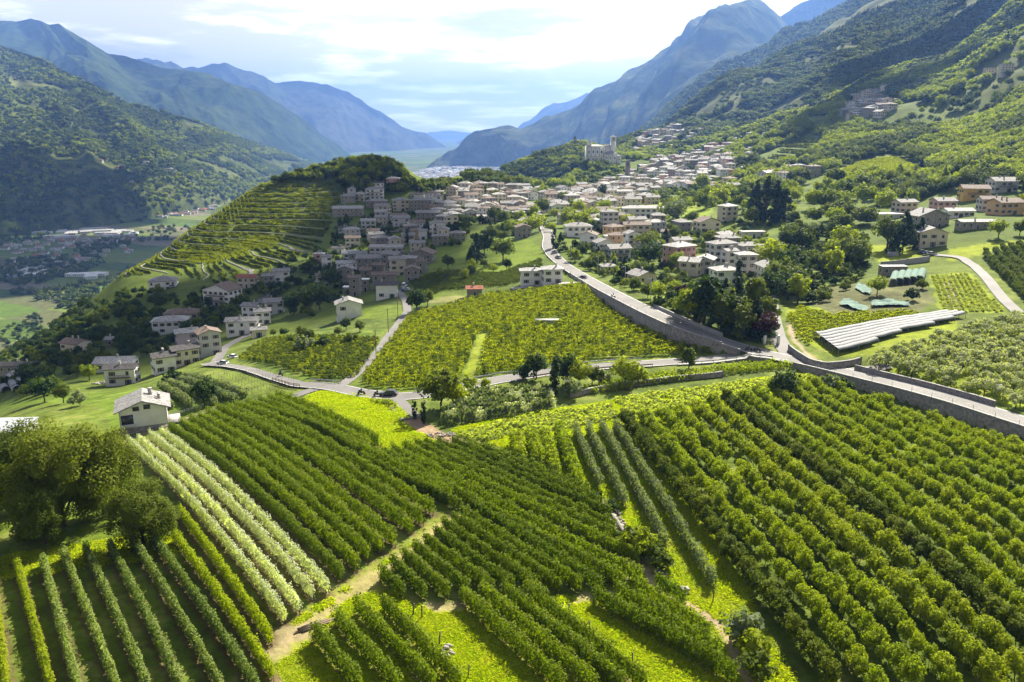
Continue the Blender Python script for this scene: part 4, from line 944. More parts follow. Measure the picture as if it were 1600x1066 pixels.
rail('guard_rail', side_line(PL, zl, a2, b2, 3.0), 3.0, .75, (.6,), WOODP, WOODP, 'brown guard rail on the orchard side of the narrow road behind the small trees', 'guard rail')
a2, b2 = rng_px(PLz, 1045, 1215)
rail('guard_rail', side_line(PL, zl, a2, b2, 3.0), 3.0, .75, (.6,), STEEL, STEEL, 'guard rail on the low wall just left of the road junction', 'guard rail')
Pw = np.concatenate((offs(PL[a2:b2], np.full(b2 - a2, 3.15)), zl[a2:b2, None]), 1)
wall('garden_wall', Pw, Pw[:, 2] + .1, Pw[:, 2] - 1.6, .4, STONE, 'low stone wall under the guard rail left of the road junction')
a2, b2 = rng_px(PLz, 440, 486)
rail('guard_rail', side_line(PL, zl, a2, b2, 2.9), 2.4, .95, (.45, .8), WOODP, WOODP, 'wooden guard rail on the bend beside the grassy wire vineyard', 'guard rail', .14, .16)
a2, b2 = rng_px(PLz, 466, 522)
rail('guard_rail', side_line(PL, zl, a2, b2, -2.9), 2.4, .8, (.62,), STEEL, STEEL, 'grey steel guard rail curving round the lower corner of the dark vineyard', 'guard rail')
a2, b2 = rng_px(PLz, 640, 668)
rail('guard_rail', side_line(PL, zl, a2, b2, -2.9), 2.4, .8, (.62,), STEEL, STEEL, 'short guard rail behind the parked car', 'guard rail')
a2, b2 = rng_px(ROADM, 1100, 1152); q = ROADM[a2:b2]
rail('guard_rail', np.concatenate((offs(q, np.full(len(q), -3.4)), q[:, 2:3] + .1), 1), 2.5, .85, (.65,), STEEL, STEEL, 'curved guard rail at the tip of the high road wall', 'guard rail')
a2, b2 = rng_px(ROADM, 1285, 1640); q = ROADM[a2:b2]
rail('railing', np.concatenate((offs(q, np.full(len(q), -3.62)), q[:, 2:3] + .55), 1), 4.5, 1.0, (.55, .95), STEEL, STEEL, 'thin post and wire railing on top of the orchard retaining wall', 'railing', .07, .04, .018)
a2, b2 = rng_px(ROADM, 865, 1095); q = ROADM[a2:b2]
rail('railing', np.concatenate((offs(q, np.full(len(q), -3.62)), q[:, 2:3] + .55), 1), 6, .8, (.75,), STEEL, STEEL, 'thin railing on top of the long vineyard retaining wall', 'railing', .07, .04, .018)

# ---------------------------------------------------------------- houses
def tilemat(name, c, c2, rough=.5):
    m, b, o = newmat(name); L = m.node_tree.links
    t = nd(m, 'ShaderNodeTexCoord'); n = nd(m, 'ShaderNodeTexNoise'); n.inputs['Scale'].default_value = 3.0; n.inputs['Detail'].default_value = 8; n.inputs['Roughness'].default_value = .75; L.new(t.outputs['Object'], n.inputs['Vector'])
    vo = nd(m, 'ShaderNodeTexVoronoi'); vo.inputs['Scale'].default_value = 1.9; L.new(t.outputs['Object'], vo.inputs['Vector'])
    x = nd(m, 'ShaderNodeMixRGB'); L.new(n.outputs[0], x.inputs[0]); x.inputs[1].default_value = (*c, 1); x.inputs[2].default_value = (*c2, 1)
    sp = nd(m, 'ShaderNodeSeparateXYZ'); L.new(vo.outputs['Color'], sp.inputs[0]); r = nd(m, 'ShaderNodeMapRange'); r.inputs[3].default_value = .62; r.inputs[4].default_value = 1.25; L.new(sp.outputs[0], r.inputs[0])
    s = nd(m, 'ShaderNodeVectorMath', operation='SCALE'); L.new(x.outputs[0], s.inputs[0]); L.new(r.outputs[0], s.inputs['Scale']); L.new(s.outputs[0], b.inputs['Base Color'])
    b.inputs['Roughness'].default_value = min(.9, rough + .2); b.inputs['Specular IOR Level'].default_value = .22
    bp = nd(m, 'ShaderNodeBump'); bp.inputs['Strength'].default_value = .5; bp.inputs['Distance'].default_value = .08; L.new(vo.outputs['Distance'], bp.inputs['Height']); L.new(bp.outputs[0], b.inputs['Normal'])
    return m
ROOFS = dict(slate=tilemat('slate_roof', (.225,.22,.21), (.34,.33,.315), .6), dark=tilemat('dark_roof', (.06,.058,.06), (.10,.09,.085), .5), brown=tilemat('brown_roof', (.16,.12,.095), (.25,.19,.15), .6), pale=tilemat('pale_roof', (.34,.33,.315), (.46,.45,.43), .55), red=tilemat('red_roof', (.30,.10,.06), (.38,.16,.10), .7), metal=plain('metal_roof', (.55,.56,.57), .35, .08, .3, 0, .6, .3))
def wallm(n, c): return plain('plaster_' + n, c, .9, .08, .5, .15, stains=.28)
WALLS = dict(white=wallm('white', (.82,.81,.79)), cream=wallm('cream', (.76,.69,.54)), grey=wallm('grey', (.56,.55,.53)), beige=wallm('beige', (.62,.55,.44)), stone=plain('rubble_house', (.31,.285,.25), .95, .35, 1.3, .8, stains=.5), yellow=wallm('yellow', (.66,.44,.12)), orange=wallm('orange', (.62,.40,.22)), pink=wallm('pink', (.66,.38,.36)), lilac=wallm('lilac', (.58,.47,.52)))
GLASS = plain('window_glass', (.03,.035,.04), .12, .1, 1, 0, .6)
SHUT = dict(brown=plain('shutter_brown', (.10,.055,.03), .7), green=plain('shutter_green', (.05,.10,.06), .7), red=plain('shutter_red', (.42,.05,.06), .7), grey=plain('shutter_grey', (.25,.25,.25), .7))
FRAME = plain('window_frame', (.55,.53,.50), .6); TIMBER = plain('timber', (.14,.085,.05), .8, .25, 3); CHIM = plain('chimney_plaster', (.46,.43,.39), .9, .2, 2)
def roof_arrays(w, d, z, rise, ov, kind, th=.22):
    """top and under side of a roof with thickness"""
    X, Y = w / 2 + ov, d / 2 + ov
    if kind == 'hip':
        r = max(0.0, X - Y); base = [(-X, -Y), (X, -Y), (X, Y), (-X, Y)]
        if X >= Y: top = [(-r, 0), (r, 0)]; F = [(0, 1, 5, 4), (1, 2, 5), (2, 3, 4, 5), (3, 0, 4)]
        else: r = Y - X; top = [(0, -r), (0, r)]; F = [(0, 1, 4), (1, 2, 5, 4), (2, 3, 5), (3, 0, 4, 5)]
        V = [(x, y, z) for x, y in base] + [(x, y, z + rise) for x, y in top]
    elif kind == 'gable':                                               # ridge along x
        V = [(-X, -Y, z), (X, -Y, z), (X, Y, z), (-X, Y, z), (-X, 0, z + rise), (X, 0, z + rise)]; F = [(0, 1, 5, 4), (2, 3, 4, 5)]
    elif kind == 'gabley':                                              # ridge along y
        V = [(-X, -Y, z), (X, -Y, z), (X, Y, z), (-X, Y, z), (0, -Y, z + rise), (0, Y, z + rise)]; F = [(0, 4, 5, 3), (1, 2, 5, 4)]
    else:                                                               # flat, slightly tilted
        V = [(-X, -Y, z), (X, -Y, z), (X, Y, z + rise * .25), (-X, Y, z + rise * .25)]; F = [(0, 1, 2, 3)]
    n = len(V); Vb = [(x, y, zz - th) for (x, y, zz) in V]; edges = {}
    for f in F:
        for i in range(len(f)):
            e = (f[i], f[(i + 1) % len(f)]); edges[e] = 1
    sides = [(b, a, a + n, b + n) for (a, b) in edges if (b, a) not in edges]
    return V + Vb, F + [tuple(i + n for i in reversed(f)) for f in F] + sides
def mesh_py(name, V, F, mats, mi=None):
    me = bpy.data.meshes.new(name); me.from_pydata([tuple(map(float, v)) for v in V], [], [tuple(map(int, f)) for f in F])
    for m in (mats if isinstance(mats, (list, tuple)) else [mats]): me.materials.append(m)
    if mi is not None: me.polygons.foreach_set('material_index', np.asarray(mi, np.int32))
    me.update(); return me
_hc = {}
def house_meshes(w, d, st, roof, shut, balc, seed, sh=2.9):
    """meshes of a house: walls, roof, windows, chimneys, balcony"""
    key = (round(w, 1), round(d, 1), st, roof, shut, balc, seed)
    if key in _hc: return _hc[key]
    rg = random.Random(seed * 7919 + int(w * 10)); h = st * sh + .4; rise = {'hip': .30 * min(w, d) / 2 * 1.25, 'gable': .40 * d / 2, 'gabley': .40 * w / 2, 'flat': .3}[roof]
    ov = .7 if roof != 'flat' else .25
    X, Y = w / 2, d / 2; dn_ = -4.0
    V = [(-X, -Y, dn_), (X, -Y, dn_), (X, Y, dn_), (-X, Y, dn_), (-X, -Y, h), (X, -Y, h), (X, Y, h), (-X, Y, h)]; F = [(0, 1, 5, 4), (1, 2, 6, 5), (2, 3, 7, 6), (3, 0, 4, 7), (4, 5, 6, 7)]
    q = .9
    if roof == 'gable': V += [(-X, 0, h + rise * q), (X, 0, h + rise * q)]; F += [(7, 4, 8), (5, 6, 9)]
    if roof == 'gabley': V += [(0, -Y, h + rise * q), (0, Y, h + rise * q)]; F += [(4, 5, 8), (6, 7, 9)]
    wallme = mesh_py('wall', V, F, WALLS['white'])
    rv, rf = roof_arrays(w, d, h + .12, rise, ov, roof); roofme = mesh_py('roof', rv, rf, ROOFS['slate'])
    bx = {'g': [], 'f': [], 's': []}
    for (L_, nx, ny, depth) in ((w, 0, -1, Y), (w, 0, 1, Y), (d, -1, 0, X), (d, 1, 0, X)):
        n = max(1, int(L_ / rg.uniform(2.7, 3.6)))
        for s in range(st):
            for i in range(n):
                if rg.random() < .12: continue
                t = (i + .5) / n * L_ - L_ / 2 + rg.uniform(-.15, .15); z = s * sh + 1.75; ww, hh = (.95, 1.35)
                if s == 0 and i == n // 2 and ny == -1: z, hh = 1.1, 2.1
                ang = math.atan2(nx, -ny); c, s_ = math.cos(ang), math.sin(ang)
                def put_(k, tx, out, sx, sy, sz): bx[k].append((c * tx - s_ * (-depth - out), s_ * tx + c * (-depth - out), z, sx, sy, sz, ang))
                put_('f', t, .02, ww + .24, .08, hh + .24); put_('g', t, .045, ww, .08, hh)
                if shut != 'none' and s > -1 and rg.random() < .9:
                    for e in (-1, 1): put_('s', t + e * (ww * .5 + .36), .035, .5, .09, hh + .05)
    parts = [(k, boxes(b)) for k, b in bx.items() if b]
    wm = None
    if parts:
        V, F, mi, o = [], [], [], 0
        mats_ = [FRAME, GLASS, SHUT.get(shut, SHUT['brown'])]
        for k, (v, f) in parts: V += list(v); F += [tuple(a + o for a in q_) for q_ in f]; mi += [{'f': 0, 'g': 1, 's': 2}[k]] * len(f); o += len(v)
        wm = mesh_py('windows', V, F, mats_, mi)
    cb = []
    for i in range(rg.choice((1, 1, 2))):
        cx, cy_ = rg.uniform(-.3, .3) * w, rg.uniform(-.22, .22) * d
        cb += [(cx, cy_, h + rise * .75 + .5, .55, .55, 1.7), (cx, cy_, h + rise * .75 + 1.42, .72, .72, .10)]
    v, f = boxes(cb); cm = mesh_py('chimney', v, f, CHIM)
    bm_ = None
    if balc:
        B = []
        for s in range(1, st):
            z = s * sh + .3; bw = w * .7; B.append((0, -Y - .55, z - .1, bw, 1.1, .14)); B.append((0, -Y - 1.07, z + .95, bw, .07, .09))
            k = int(bw / .45)
            for i in range(k + 1): B.append((-bw / 2 + .04 + (bw - .08) * i / k, -Y - 1.07, z + .45, .1, .05, .92))
        if B: v, f = boxes(B); bm_ = mesh_py('balcony', v, f, TIMBER)
    _hc[key] = (wallme, roofme, wm, cm, bm_, h); return _hc[key]
HOUSES = []; HL = []
def house_at(xyz, w, d, st, roof, rz, wallc, roofc, shut, balc, seed, label, group=None, cat='house', name='house'):
    wm, rm, wi, cm, bl, h = house_meshes(w, d, st, roof, shut, balc, seed)
    e = add(name, None, None, xyz, rz); tag(e, label, cat, group)
    o = add('wall', wm, e); set_mat(o, WALLS[wallc]); o = add('roof', rm, e); set_mat(o, ROOFS[roofc])
    if roof != 'flat': add('chimney', cm, o)
    if wi is not None: q = add('windows', wi, e); tag(q, kind='stuff')
    if bl is not None: add('balcony', bl, e)
    HOUSES.append((xyz[0], xyz[1], max(w, d) * .62)); HL.append(label); return e
WN = dict(white='white', cream='cream', grey='grey', beige='beige', stone='stone', yellow='yellow', orange='pale orange', pink='pink', lilac='lilac pink')
RN = dict(slate='grey slate', dark='dark', brown='brown', pale='pale', red='red tiled', metal='metal')
def house(u, v, wpx, ratio, st, roof, rz, wallc, roofc, label, shut='brown', balc=False, group=None, cat='house', name='house'):
    p = gp(u, v); dep = p[1] * cp_ - (p[2] - CAM_H) * sp_; a = R(rz)
    w = wpx * dep / FPX / (abs(math.cos(a)) + ratio * abs(math.sin(a))); d = w * ratio
    off = .5 * (abs(math.cos(a)) * d + abs(math.sin(a)) * w)
    x, y = p[0], p[1] + off * .8
    c = np.array([(x + math.cos(a) * i * w / 2 - math.sin(a) * j * d / 2, y + math.sin(a) * i * w / 2 + math.cos(a) * j * d / 2) for i in (-1, 1) for j in (-1, 1)])
    z = H(c[:, 0], c[:, 1]); z0 = float(np.clip(p[2], z.min(), z.max()))
    return house_at((x, y, z0), w, d, st, roof, a, wallc, roofc, shut, balc, int(u + v * 3) % 97, label, group, cat, name)
LIST = [
 # lower left
 (113,558,42,.8,2,'gable',-20,'cream','brown','cream house with brown gable roof among bushes at the left'),
 (343,480,56,.7,3,'gabley',-18,'white','brown','large white chalet with brown wooden balconies and steep brown gable'),
 (250,455,46,.8,2,'hip',15,'white','slate','white house with broad grey hip roof at the foot of the vine terraces'),
 (386,450,28,.7,2,'gable',0,'beige','red','building with a long red roof below the terraced hill'),
 (281,500,54,.6,1,'hip',8,'beige','brown','low brown roofed house with a raised middle roof'),
 (262,522,56,.6,2,'hip',12,'white','pale','white house with pale hip roof on the lower left slope'),
 (287,543,40,.8,2,'gable',28,'lilac','pale','lilac pink house with a pale gable roof'),
 (322,558,42,.9,3,'gabley',32,'grey','brown','tall grey house with brown gable roof standing above the white long house'),
 (377,524,50,.5,2,'gable',8,'white','slate','long white house with grey roof beside the lower lane'),
 (391,498,26,.9,2,'gable',-10,'white','slate','small white house with grey roof above the lower lane'),
 (408,508,28,.9,2,'gable',20,'white','slate','bright white two storey house beside the bushes near the lane'),
 (427,492,36,.8,2,'gable',15,'grey','slate','grey house with slate roof behind the bright white house'),
 (402,528,26,.8,1,'gable',20,'cream','slate','small cream cottage in front of the bright white house'),
 (187,603,48,.6,2,'gable',8,'white','dark','white house with dark roof and small balcony beside a rubble heap'),
 (176,580,58,.6,1,'gable',5,'white','pale','low house with wide pale slate roof behind the dark roofed white house'),
 (250,585,42,.9,2,'gable',35,'white','dark','white dark roofed house, lower left half of the joined pair above the grey bushes'),
 (283,573,46,.7,2,'gable',35,'cream','dark','cream dark roofed house, upper right half of the joined pair above the grey bushes'),
 (26,583,56,.4,1,'gable',4,'stone','dark','long dark roofed barn behind the white tunnels at the left edge'),
 (177,541,26,.7,1,'gable',10,'stone','slate','small stone shed with pale roof between bushes'),
 (543,500,44,.7,2,'gabley',14,'white','slate','pale two storey house with grey cross gable standing alone in the meadow'),
 (437,441,30,.8,2,'gable',20,'white','slate','white house with slate roof left of the hamlet'),
 (418,448,20,.9,2,'gable',15,'stone','slate','stone house joined to the white house left of the hamlet'),
 (510,424,18,.9,3,'hip',12,'white','slate','narrow white tower like house at the left end of the hamlet'),
 (503,449,26,.9,2,'gable',22,'beige','brown','beige house beside the round tree left of the hamlet'),
 (498,412,15,.9,2,'hip',0,'pink','pale','small pinkish house with pale roof behind the tower like house'),
 # the hamlet
 (604,402,52,.35,2,'gable',-3,'grey','pale','long grey building with pale roof at the bottom of the village street'),
 (660,414,40,.8,2,'gabley',-10,'stone','brown','big stone barn with wide brown gable at the right of the hamlet'),
 (546,404,28,.8,1,'gable',10,'white','pale','low house with a pale roof at the upper left of the hamlet'),
 (558,412,30,.6,2,'gable',14,'stone','slate','stone house below the low pale roofed house'),
 (540,428,34,.6,2,'gable',15,'white','pale','whitewashed house with long pale roof at the left of the hamlet'),
 (540,446,22,.8,3,'gabley',0,'stone','slate','tall stone house with gable facing down the hill'),
 (577,420,42,.6,2,'gable',5,'stone','slate','wide stone house with slate roof in the middle of the hamlet'),
 (612,414,30,.8,2,'gable',-15,'stone','slate','stone house with slate roof behind the tall windowed one'),
 (620,432,28,.8,3,'gable',12,'beige','slate','tall beige stone house with two rows of windows in the hamlet'),
 (641,421,28,.6,2,'gable',-20,'stone','pale','stone house with pale sloping roof at the right of the hamlet'),
 (660,428,18,1.,2,'gable',-15,'stone','brown','small stone house at the right edge of the hamlet'),
 (643,441,26,.8,2,'gabley',10,'stone','brown','brown roofed stone house above the parked vans'),
 (570,440,20,1.2,2,'gable',10,'stone','brown','brown roofed stone house at the centre of the hamlet'),
 (593,432,24,.7,2,'gable',-12,'stone','brown','stone house with a slanting brown roof and open loft'),
 (600,449,38,.5,2,'gable',4,'stone','brown','long brown roofed stone house behind the white one'),
 (604,467,34,.6,2,'gable',4,'white','dark','white house with dark roof at the lower end of the hamlet'),
 (555,463,18,.9,3,'gable',-4,'stone','brown','narrow stone house at the lower left end of the hamlet'),
 (543,459,13,.9,1,'flat',0,'stone','metal','small shed with a bright metal roof below the stone houses'),
 (571,456,12,.8,2,'flat',0,'stone','metal','narrow lean-to with pale roof between the stone houses'),
 # upper village
 (549,306,13,.9,2,'hip',5,'grey','slate','small grey house at the top left of the village'),
 (543,318,25,.8,2,'hip',8,'stone','slate','stone house with wide slate roof under the terraced hill'),
 (562,314,15,.9,2,'hip',0,'beige','pale','small beige house beside the white balcony house'),
 (585,312,29,.6,3,'hip',6,'white','slate','white house with rows of balconies under the wooded hilltop'),
 (625,330,28,.8,3,'hip',10,'beige','slate','square beige stone house with hip roof in the upper village'),
 (588,326,32,.6,2,'hip',2,'stone','slate','stone house with slate hip roof below the balcony house'),
 (543,338,48,.4,2,'gable',4,'stone','pale','long stone building with pale roof at the left of the upper village'),
 (597,334,26,.7,2,'gable',-15,'beige','slate','beige house at the bend of the upper street'),
 (595,343,17,.9,2,'gable',0,'grey','pale','small grey house with pale roof above the street corner'),
 (625,354,30,.7,2,'gable',18,'grey','slate','bluish grey house on the inside of the street bend'),
 (658,330,33,.6,3,'hip',0,'stone','slate','large stone house with many windows in the upper village'),
 (684,323,14,.9,3,'hip',15,'white','slate','narrow white house right of the large stone house'),
 (668,345,38,.5,2,'gable',5,'stone','slate','long stone house above the dark hedge'),
 (652,310,22,.6,1,'gable',-5,'white','dark','low white house with dark roof under the trees'),
 (704,352,24,.8,2,'gabley',20,'cream','pale','cream house with pale gable roof right of the hedge'),
 (683,369,26,.8,3,'hip',18,'white','slate','white three storey house with balcony right of the street'),
 (660,375,15,1.,2,'gable',12,'white','slate','small white house left of the three storey one'),
 (540,364,24,.7,1,'gable',-8,'grey','dark','low dark roofed house on the left slope of the village'),
 (575,358,23,.7,2,'gable',4,'grey','pale','grey house with pale metal roof left of the street'),
 (583,374,19,.8,2,'gable',2,'white','brown','white house with brown roof left of the street'),
 (550,386,25,.7,2,'gable',10,'cream','brown','cream white house with brown roof and grey base'),
 (637,382,22,.8,2,'gable',15,'beige','slate','beige house behind the pointed cypress'),
 (590,297,20,.6,2,'gable',10,'white','dark','white house alone at the edge of the hilltop wood'),
 (614,290,20,.7,2,'hip',0,'pink','pale','pale pink house high under the hilltop wood'),
 (528,396,21,.7,1,'gable',6,'white','dark','small dark roofed house above the hamlet'),
 (753,345,18,.7,1,'gable',12,'white','pale','low white house with pale roof beside the meadow'),
 (768,341,16,.9,2,'hip',12,'cream','pale','small cream house by the meadow right of the low white one'),
 (741,464,24,.8,1,'gable',4,'stone','red','little stone hut with a reddish roof at the vineyard corner'),
 (830,446,34,.6,2,'hip',3,'white','pale','white roadside building with grey terrace storey, left of the pair'),
 (863,444,32,.8,2,'hip',6,'white','pale','white roadside building with pale hip roof, right of the pair'),
 (817,372,26,.8,2,'gabley',12,'stone','brown','stone house left of the main road'),
 (822,360,24,.9,2,'gabley',18,'white','slate','white house behind the stone house left of the main road'),
 (820,336,20,.8,2,'gable',15,'white','brown','white house high beside the main road'),
 # right of the main road
 (1139,346,30,.9,3,'hip',26,'beige','pale','tall square beige house standing alone before the dark conifers'),
 (1107,364,40,.7,2,'gabley',14,'cream','brown','cream house with brown gable above the round bush'),
 (1064,416,52,.75,3,'hip',33,'pink','pale','big pink house with red shutters'),
 (1130,412,48,.6,3,'hip',20,'grey','slate','big pale grey house with slate roof right of the pink house'),
 (1172,405,40,.7,2,'hip',14,'grey','slate','slate roofed grey house joined to the big grey one'),
 (1134,447,42,.8,2,'hip',12,'white','pale','white house with pale hip roof behind the tall pines'),
 (1082,432,40,.9,2,'gable',-28,'beige','pale','beige house with stepped pale roofs below the pink house'),
 (1104,428,36,1.0,2,'gabley',-25,'grey','pale','house with a broad glaring pale roof in the garden quarter'),
 (1140,425,24,.9,3,'gable',20,'grey','slate','narrow grey house behind the white hip roofed house'),
 (1166,432,30,.8,3,'hip',5,'grey','pale','grey house behind the cypress'),
 (1188,415,22,.8,2,'gable',0,'beige','brown','brown roofed house at the edge of the wood'),
 (1005,445,44,.9,1,'gabley',26,'beige','slate','bungalow with two slanting slate roofs above the road'),
 (951,428,24,.9,1,'hip',10,'cream','slate','small cream house with hip roof above the road'),
 (966,408,40,.8,2,'gable',16,'grey','slate','grey house with balconies in the gardens right of the road'),
 (944,398,32,.8,2,'gabley',14,'white','slate','white house with dark balcony in the gardens right of the road'),
 (921,385,30,.7,2,'gabley',-20,'white','brown','white brown roofed house near the road bend'),
 (904,371,42,.7,2,'hip',6,'white','slate','white house with stepped terraces near the road bend'),
 (952,362,28,.8,4,'hip',10,'grey','slate','tall grey apartment house with rows of windows'),
 (930,360,20,.8,2,'hip',10,'beige','pale','beige house left of the tall grey apartment house'),
 (988,392,26,.8,3,'gabley',18,'white','slate','white tall gabled house with wooden balconies'),
 (995,368,42,.5,2,'gable',4,'brown' if False else 'beige','brown','long brown roofed house before the green meadow'),
 (958,378,28,.6,1,'flat',6,'white','pale','flat white house below the tall grey apartment house'),
 (905,349,26,.8,2,'gabley',14,'white','slate','white gabled house on the slope right of the road'),
 (882,350,22,.8,2,'gable',10,'beige','brown','beige brown roofed house on the slope right of the road'),
 (870,335,24,.8,2,'gabley',12,'white','slate','white house with gable near the upper road'),
 (846,303,20,.8,2,'hip',8,'white','pale','white house at the top of the main road'),
 (1008,340,70,.3,2,'hip',2,'white','pale','very long low white building beside the yellow green meadow'),
 (1177,372,38,.4,1,'flat',4,'grey','pale','long flat roofed shed below the dark conifers'),
 (1048,372,28,.7,1,'gable',-18,'stone','brown','brown roofed hut under the big tree'),
 # farmhouses on the right
 (1417,333,34,.7,2,'gable',12,'beige','slate','beige house with slate roof at the upper left of the farm group'),
 (1477,332,32,.8,2,'gable',4,'pink','slate','pinkish house with wide slate roof in the farm group'),
 (1527,312,42,.7,2,'gable',-10,'yellow','brown','yellow house with wooden balcony and brown roof'),
 (1570,300,36,.8,2,'gable',0,'grey','slate','grey house with dark balcony highest of the farm group'),
 (1500,340,44,.5,1,'gable',4,'white','pale','low white building with broad pale roof in the farm group'),
 (1550,330,32,.8,2,'gable',-8,'grey','brown','grey brown house left of the orange one'),
 (1578,336,48,.7,2,'gable',12,'orange','brown','pale orange house with brown roof at the right edge'),
 (1455,358,58,.6,2,'gabley',10,'stone','slate','large old stone house with wide slate gable'),
 (1459,386,44,.7,2,'gabley',-8,'beige','slate','beige house with timber gable below the old stone house'),
 (1527,358,56,.3,1,'gable',2,'stone','pale','long low stone stable with pale roof'),
 (1383,344,62,.4,1,'flat',6,'grey','pale','low pale house with roof terrace left of the stone house'),
 (1320,352,30,.7,1,'gable',-14,'stone','red','ruined hut with reddish earth beside it'),
 (1397,430,40,.35,1,'flat',2,'stone','pale','open shed with flat pale roof above the netted garden'),
 (1355,338,16,.8,1,'gable',0,'stone','slate','small stone shed left of the low terrace house'),
]
for t in LIST:
    u, v, wpx, ratio, st, roof, rz, wc, rc, lab = t
    sh = 'red' if 'red shutters' in lab else ('none' if wc == 'stone' or 'shed' in lab or 'barn' in lab or 'stable' in lab or 'lean-to' in lab else ('green' if (u + v) % 3 == 0 else 'brown'))
    cat = 'shed' if any(k in lab for k in ('shed', 'lean-to', 'hut')) else ('barn' if 'barn' in lab or 'stable' in lab else 'house')
    house(u, v, wpx, ratio, st, roof, rz, wc, rc, lab, sh, 'balcon' in lab or 'chalet' in lab, None, cat, cat)
N_HAND = len(HOUSES)
# ---- the denser quarters: every house its own, from a handful of shapes
CL = [('upper village band', [(652,324),(690,304),(760,300),(800,303),(822,312),(815,336),(760,348),(705,338)], 46, (9, 12.5), 'houses of the upper village'),
      ('main road top quarter', [(845,312),(905,304),(960,300),(1010,302),(1000,312),(905,322),(862,330)], 30, (9, 13), 'houses by the top of the main road'),
      ('town below the church', [(880,298),(960,285),(1000,268),(1060,248),(1110,238),(1152,244),(1150,268),(1110,292),(1040,300),(980,300)], 96, (9, 13), 'houses of the town below the church'),
      ('slope village beside the church', [(985,236),(1000,220),(1060,200),(1062,217),(1035,232)], 24, (10, 14), 'houses on the slope right of the church'),
      ('woodland hamlet', [(1316,190),(1325,165),(1350,152),(1390,160),(1398,182),(1350,192)], 20, (10, 15), 'houses of the hill hamlet'),
      ('loose hillside quarter', [(1090,300),(1150,290),(1200,270),(1280,268),(1290,282),(1200,292),(1130,316)], 12, (9, 13), 'loose houses on the lower hillside')]
rgc = random.Random(3)
for (nm, px, n, szr, grp) in CL:
    P = poly(px); tries = 0; made = 0
    cand = scatter_in(P, n * 30, np.random.default_rng(len(nm)))
    zc_ = H(cand[:, 0], cand[:, 1])
    for (x, y), z in zip(cand, zc_):
        if made >= n: break
        w = rgc.uniform(*szr); w = round(w * 2) / 2; d = round(w * rgc.choice((.65, .8, .9)) * 2) / 2
        if any((x - hx) ** 2 + (y - hy) ** 2 < (hr + w * .5) ** 2 for (hx, hy, hr) in HOUSES): continue
        dd = road_dist(np.array([x]), np.array([y]))[0][0]
        if abs(dd) < 4 + w * .6: continue
        wc = rgc.choice(('white', 'cream', 'beige', 'white', 'grey', 'stone', 'white', 'pink', 'cream') if 'town' in nm else ('stone', 'stone', 'beige', 'grey', 'white', 'cream', 'beige')); rc = rgc.choice(('slate', 'slate', 'pale', 'brown', 'slate', 'pale') if 'town' in nm else ('slate', 'brown', 'slate', 'pale', 'brown')); st = rgc.choice((2, 2, 3, 3)); rf = rgc.choice(('hip', 'gable', 'gabley', 'hip'))
        mid = P.mean(0); q_ = np.percentile(cand, (33, 67), axis=0); vp = 'upper' if y > q_[1, 1] else ('lower' if y < q_[0, 1] else 'middle'); hp = 'left' if x < q_[0, 0] else ('right' if x > q_[1, 0] else 'centre')
        house_at((x, y, z), w, d, st, rf, R(rgc.choice((5, 12, 20, -12, 95, 30)) + rgc.uniform(-6, 6)), wc, rc, rgc.choice(('brown', 'green', 'none')) if wc != 'stone' else 'none', False, rgc.randint(0, 3), '%s %s %s house, %s roof, %s %s of the %s' % ('small' if w < szr[0] + 1 else ('wide' if w > szr[1] - 1 else 'mid-sized'), {2: 'low', 3: 'tall'}[st], WN[wc], RN[rc], vp, hp, nm), grp)
        made += 1
    print(nm, made)
print('houses', len(HOUSES))

# ---------------------------------------------------------------- the church on its mound and the towers
def px_frame(u, v, Y=None):
    p = gp(u, v) if Y is None else W(u, v, Y); dep = p[1] * cp_ - (p[2] - CAM_H) * sp_; return p, dep / FPX
def prism(B, m): v, f = boxes(B); return v, f
p, s_ = px_frame(943, 260); s_ *= 1.12
ch = add('church', None, None, tuple(p), R(4)); tag(ch, 'large pale church with two storeys of tall windows and a bell tower', 'church')
CHW = wallm('church', (.86,.84,.78)); CHP = wallm('church_trim', (.60,.52,.40))
def cpart(name, B, mat, parent=ch):
    v, f = boxes([(a * s_, b * s_, c * s_, d * s_, e * s_, g * s_) for (a, b, c, d, e, g) in B]); return add(name, mesh_np(name, v, f, mat), parent)
cpart('nave', [(-11.5, 8, 12, 25, 16, 30)], CHW)
cpart('side_chapel', [(10, 7, 7.2, 18, 14, 20.4)], CHW); cpart('sacristy', [(22, 8, 5.5, 6, 12, 17)], CHW)
tw = cpart('bell_tower', [(14.5, 10, 16, 6.6, 6.6, 36), (14.5, 10, 34.4, 7.4, 7.4, .8), (12.1, 10, 37, 1.8, 6.4, 4.6), (16.9, 10, 37, 1.8, 6.4, 4.6), (14.5, 12.6, 37, 3.2, 1.2, 4.6), (14.5, 10, 39.7, 7.4, 7.4, .9)], CHW)
v, f = roof_arrays(6.6 * s_, 6.6 * s_, 40.2 * s_, 2.2 * s_, .3, 'hip'); o = add('tower_cap', mesh_py('tower_cap', v, f, ROOFS['slate']), tw); o.location = (14.5 * s_, 10 * s_, 0)
cpart('facade_turret', [(-20.5, 2, 30, 5.5, 4, 7), (-20.5, 2, 33.8, 6.3, 4.6, .7)], CHW)
cpart('transept_gable', [(7.2, 12, 14, 9, 7, 26)], CHW)
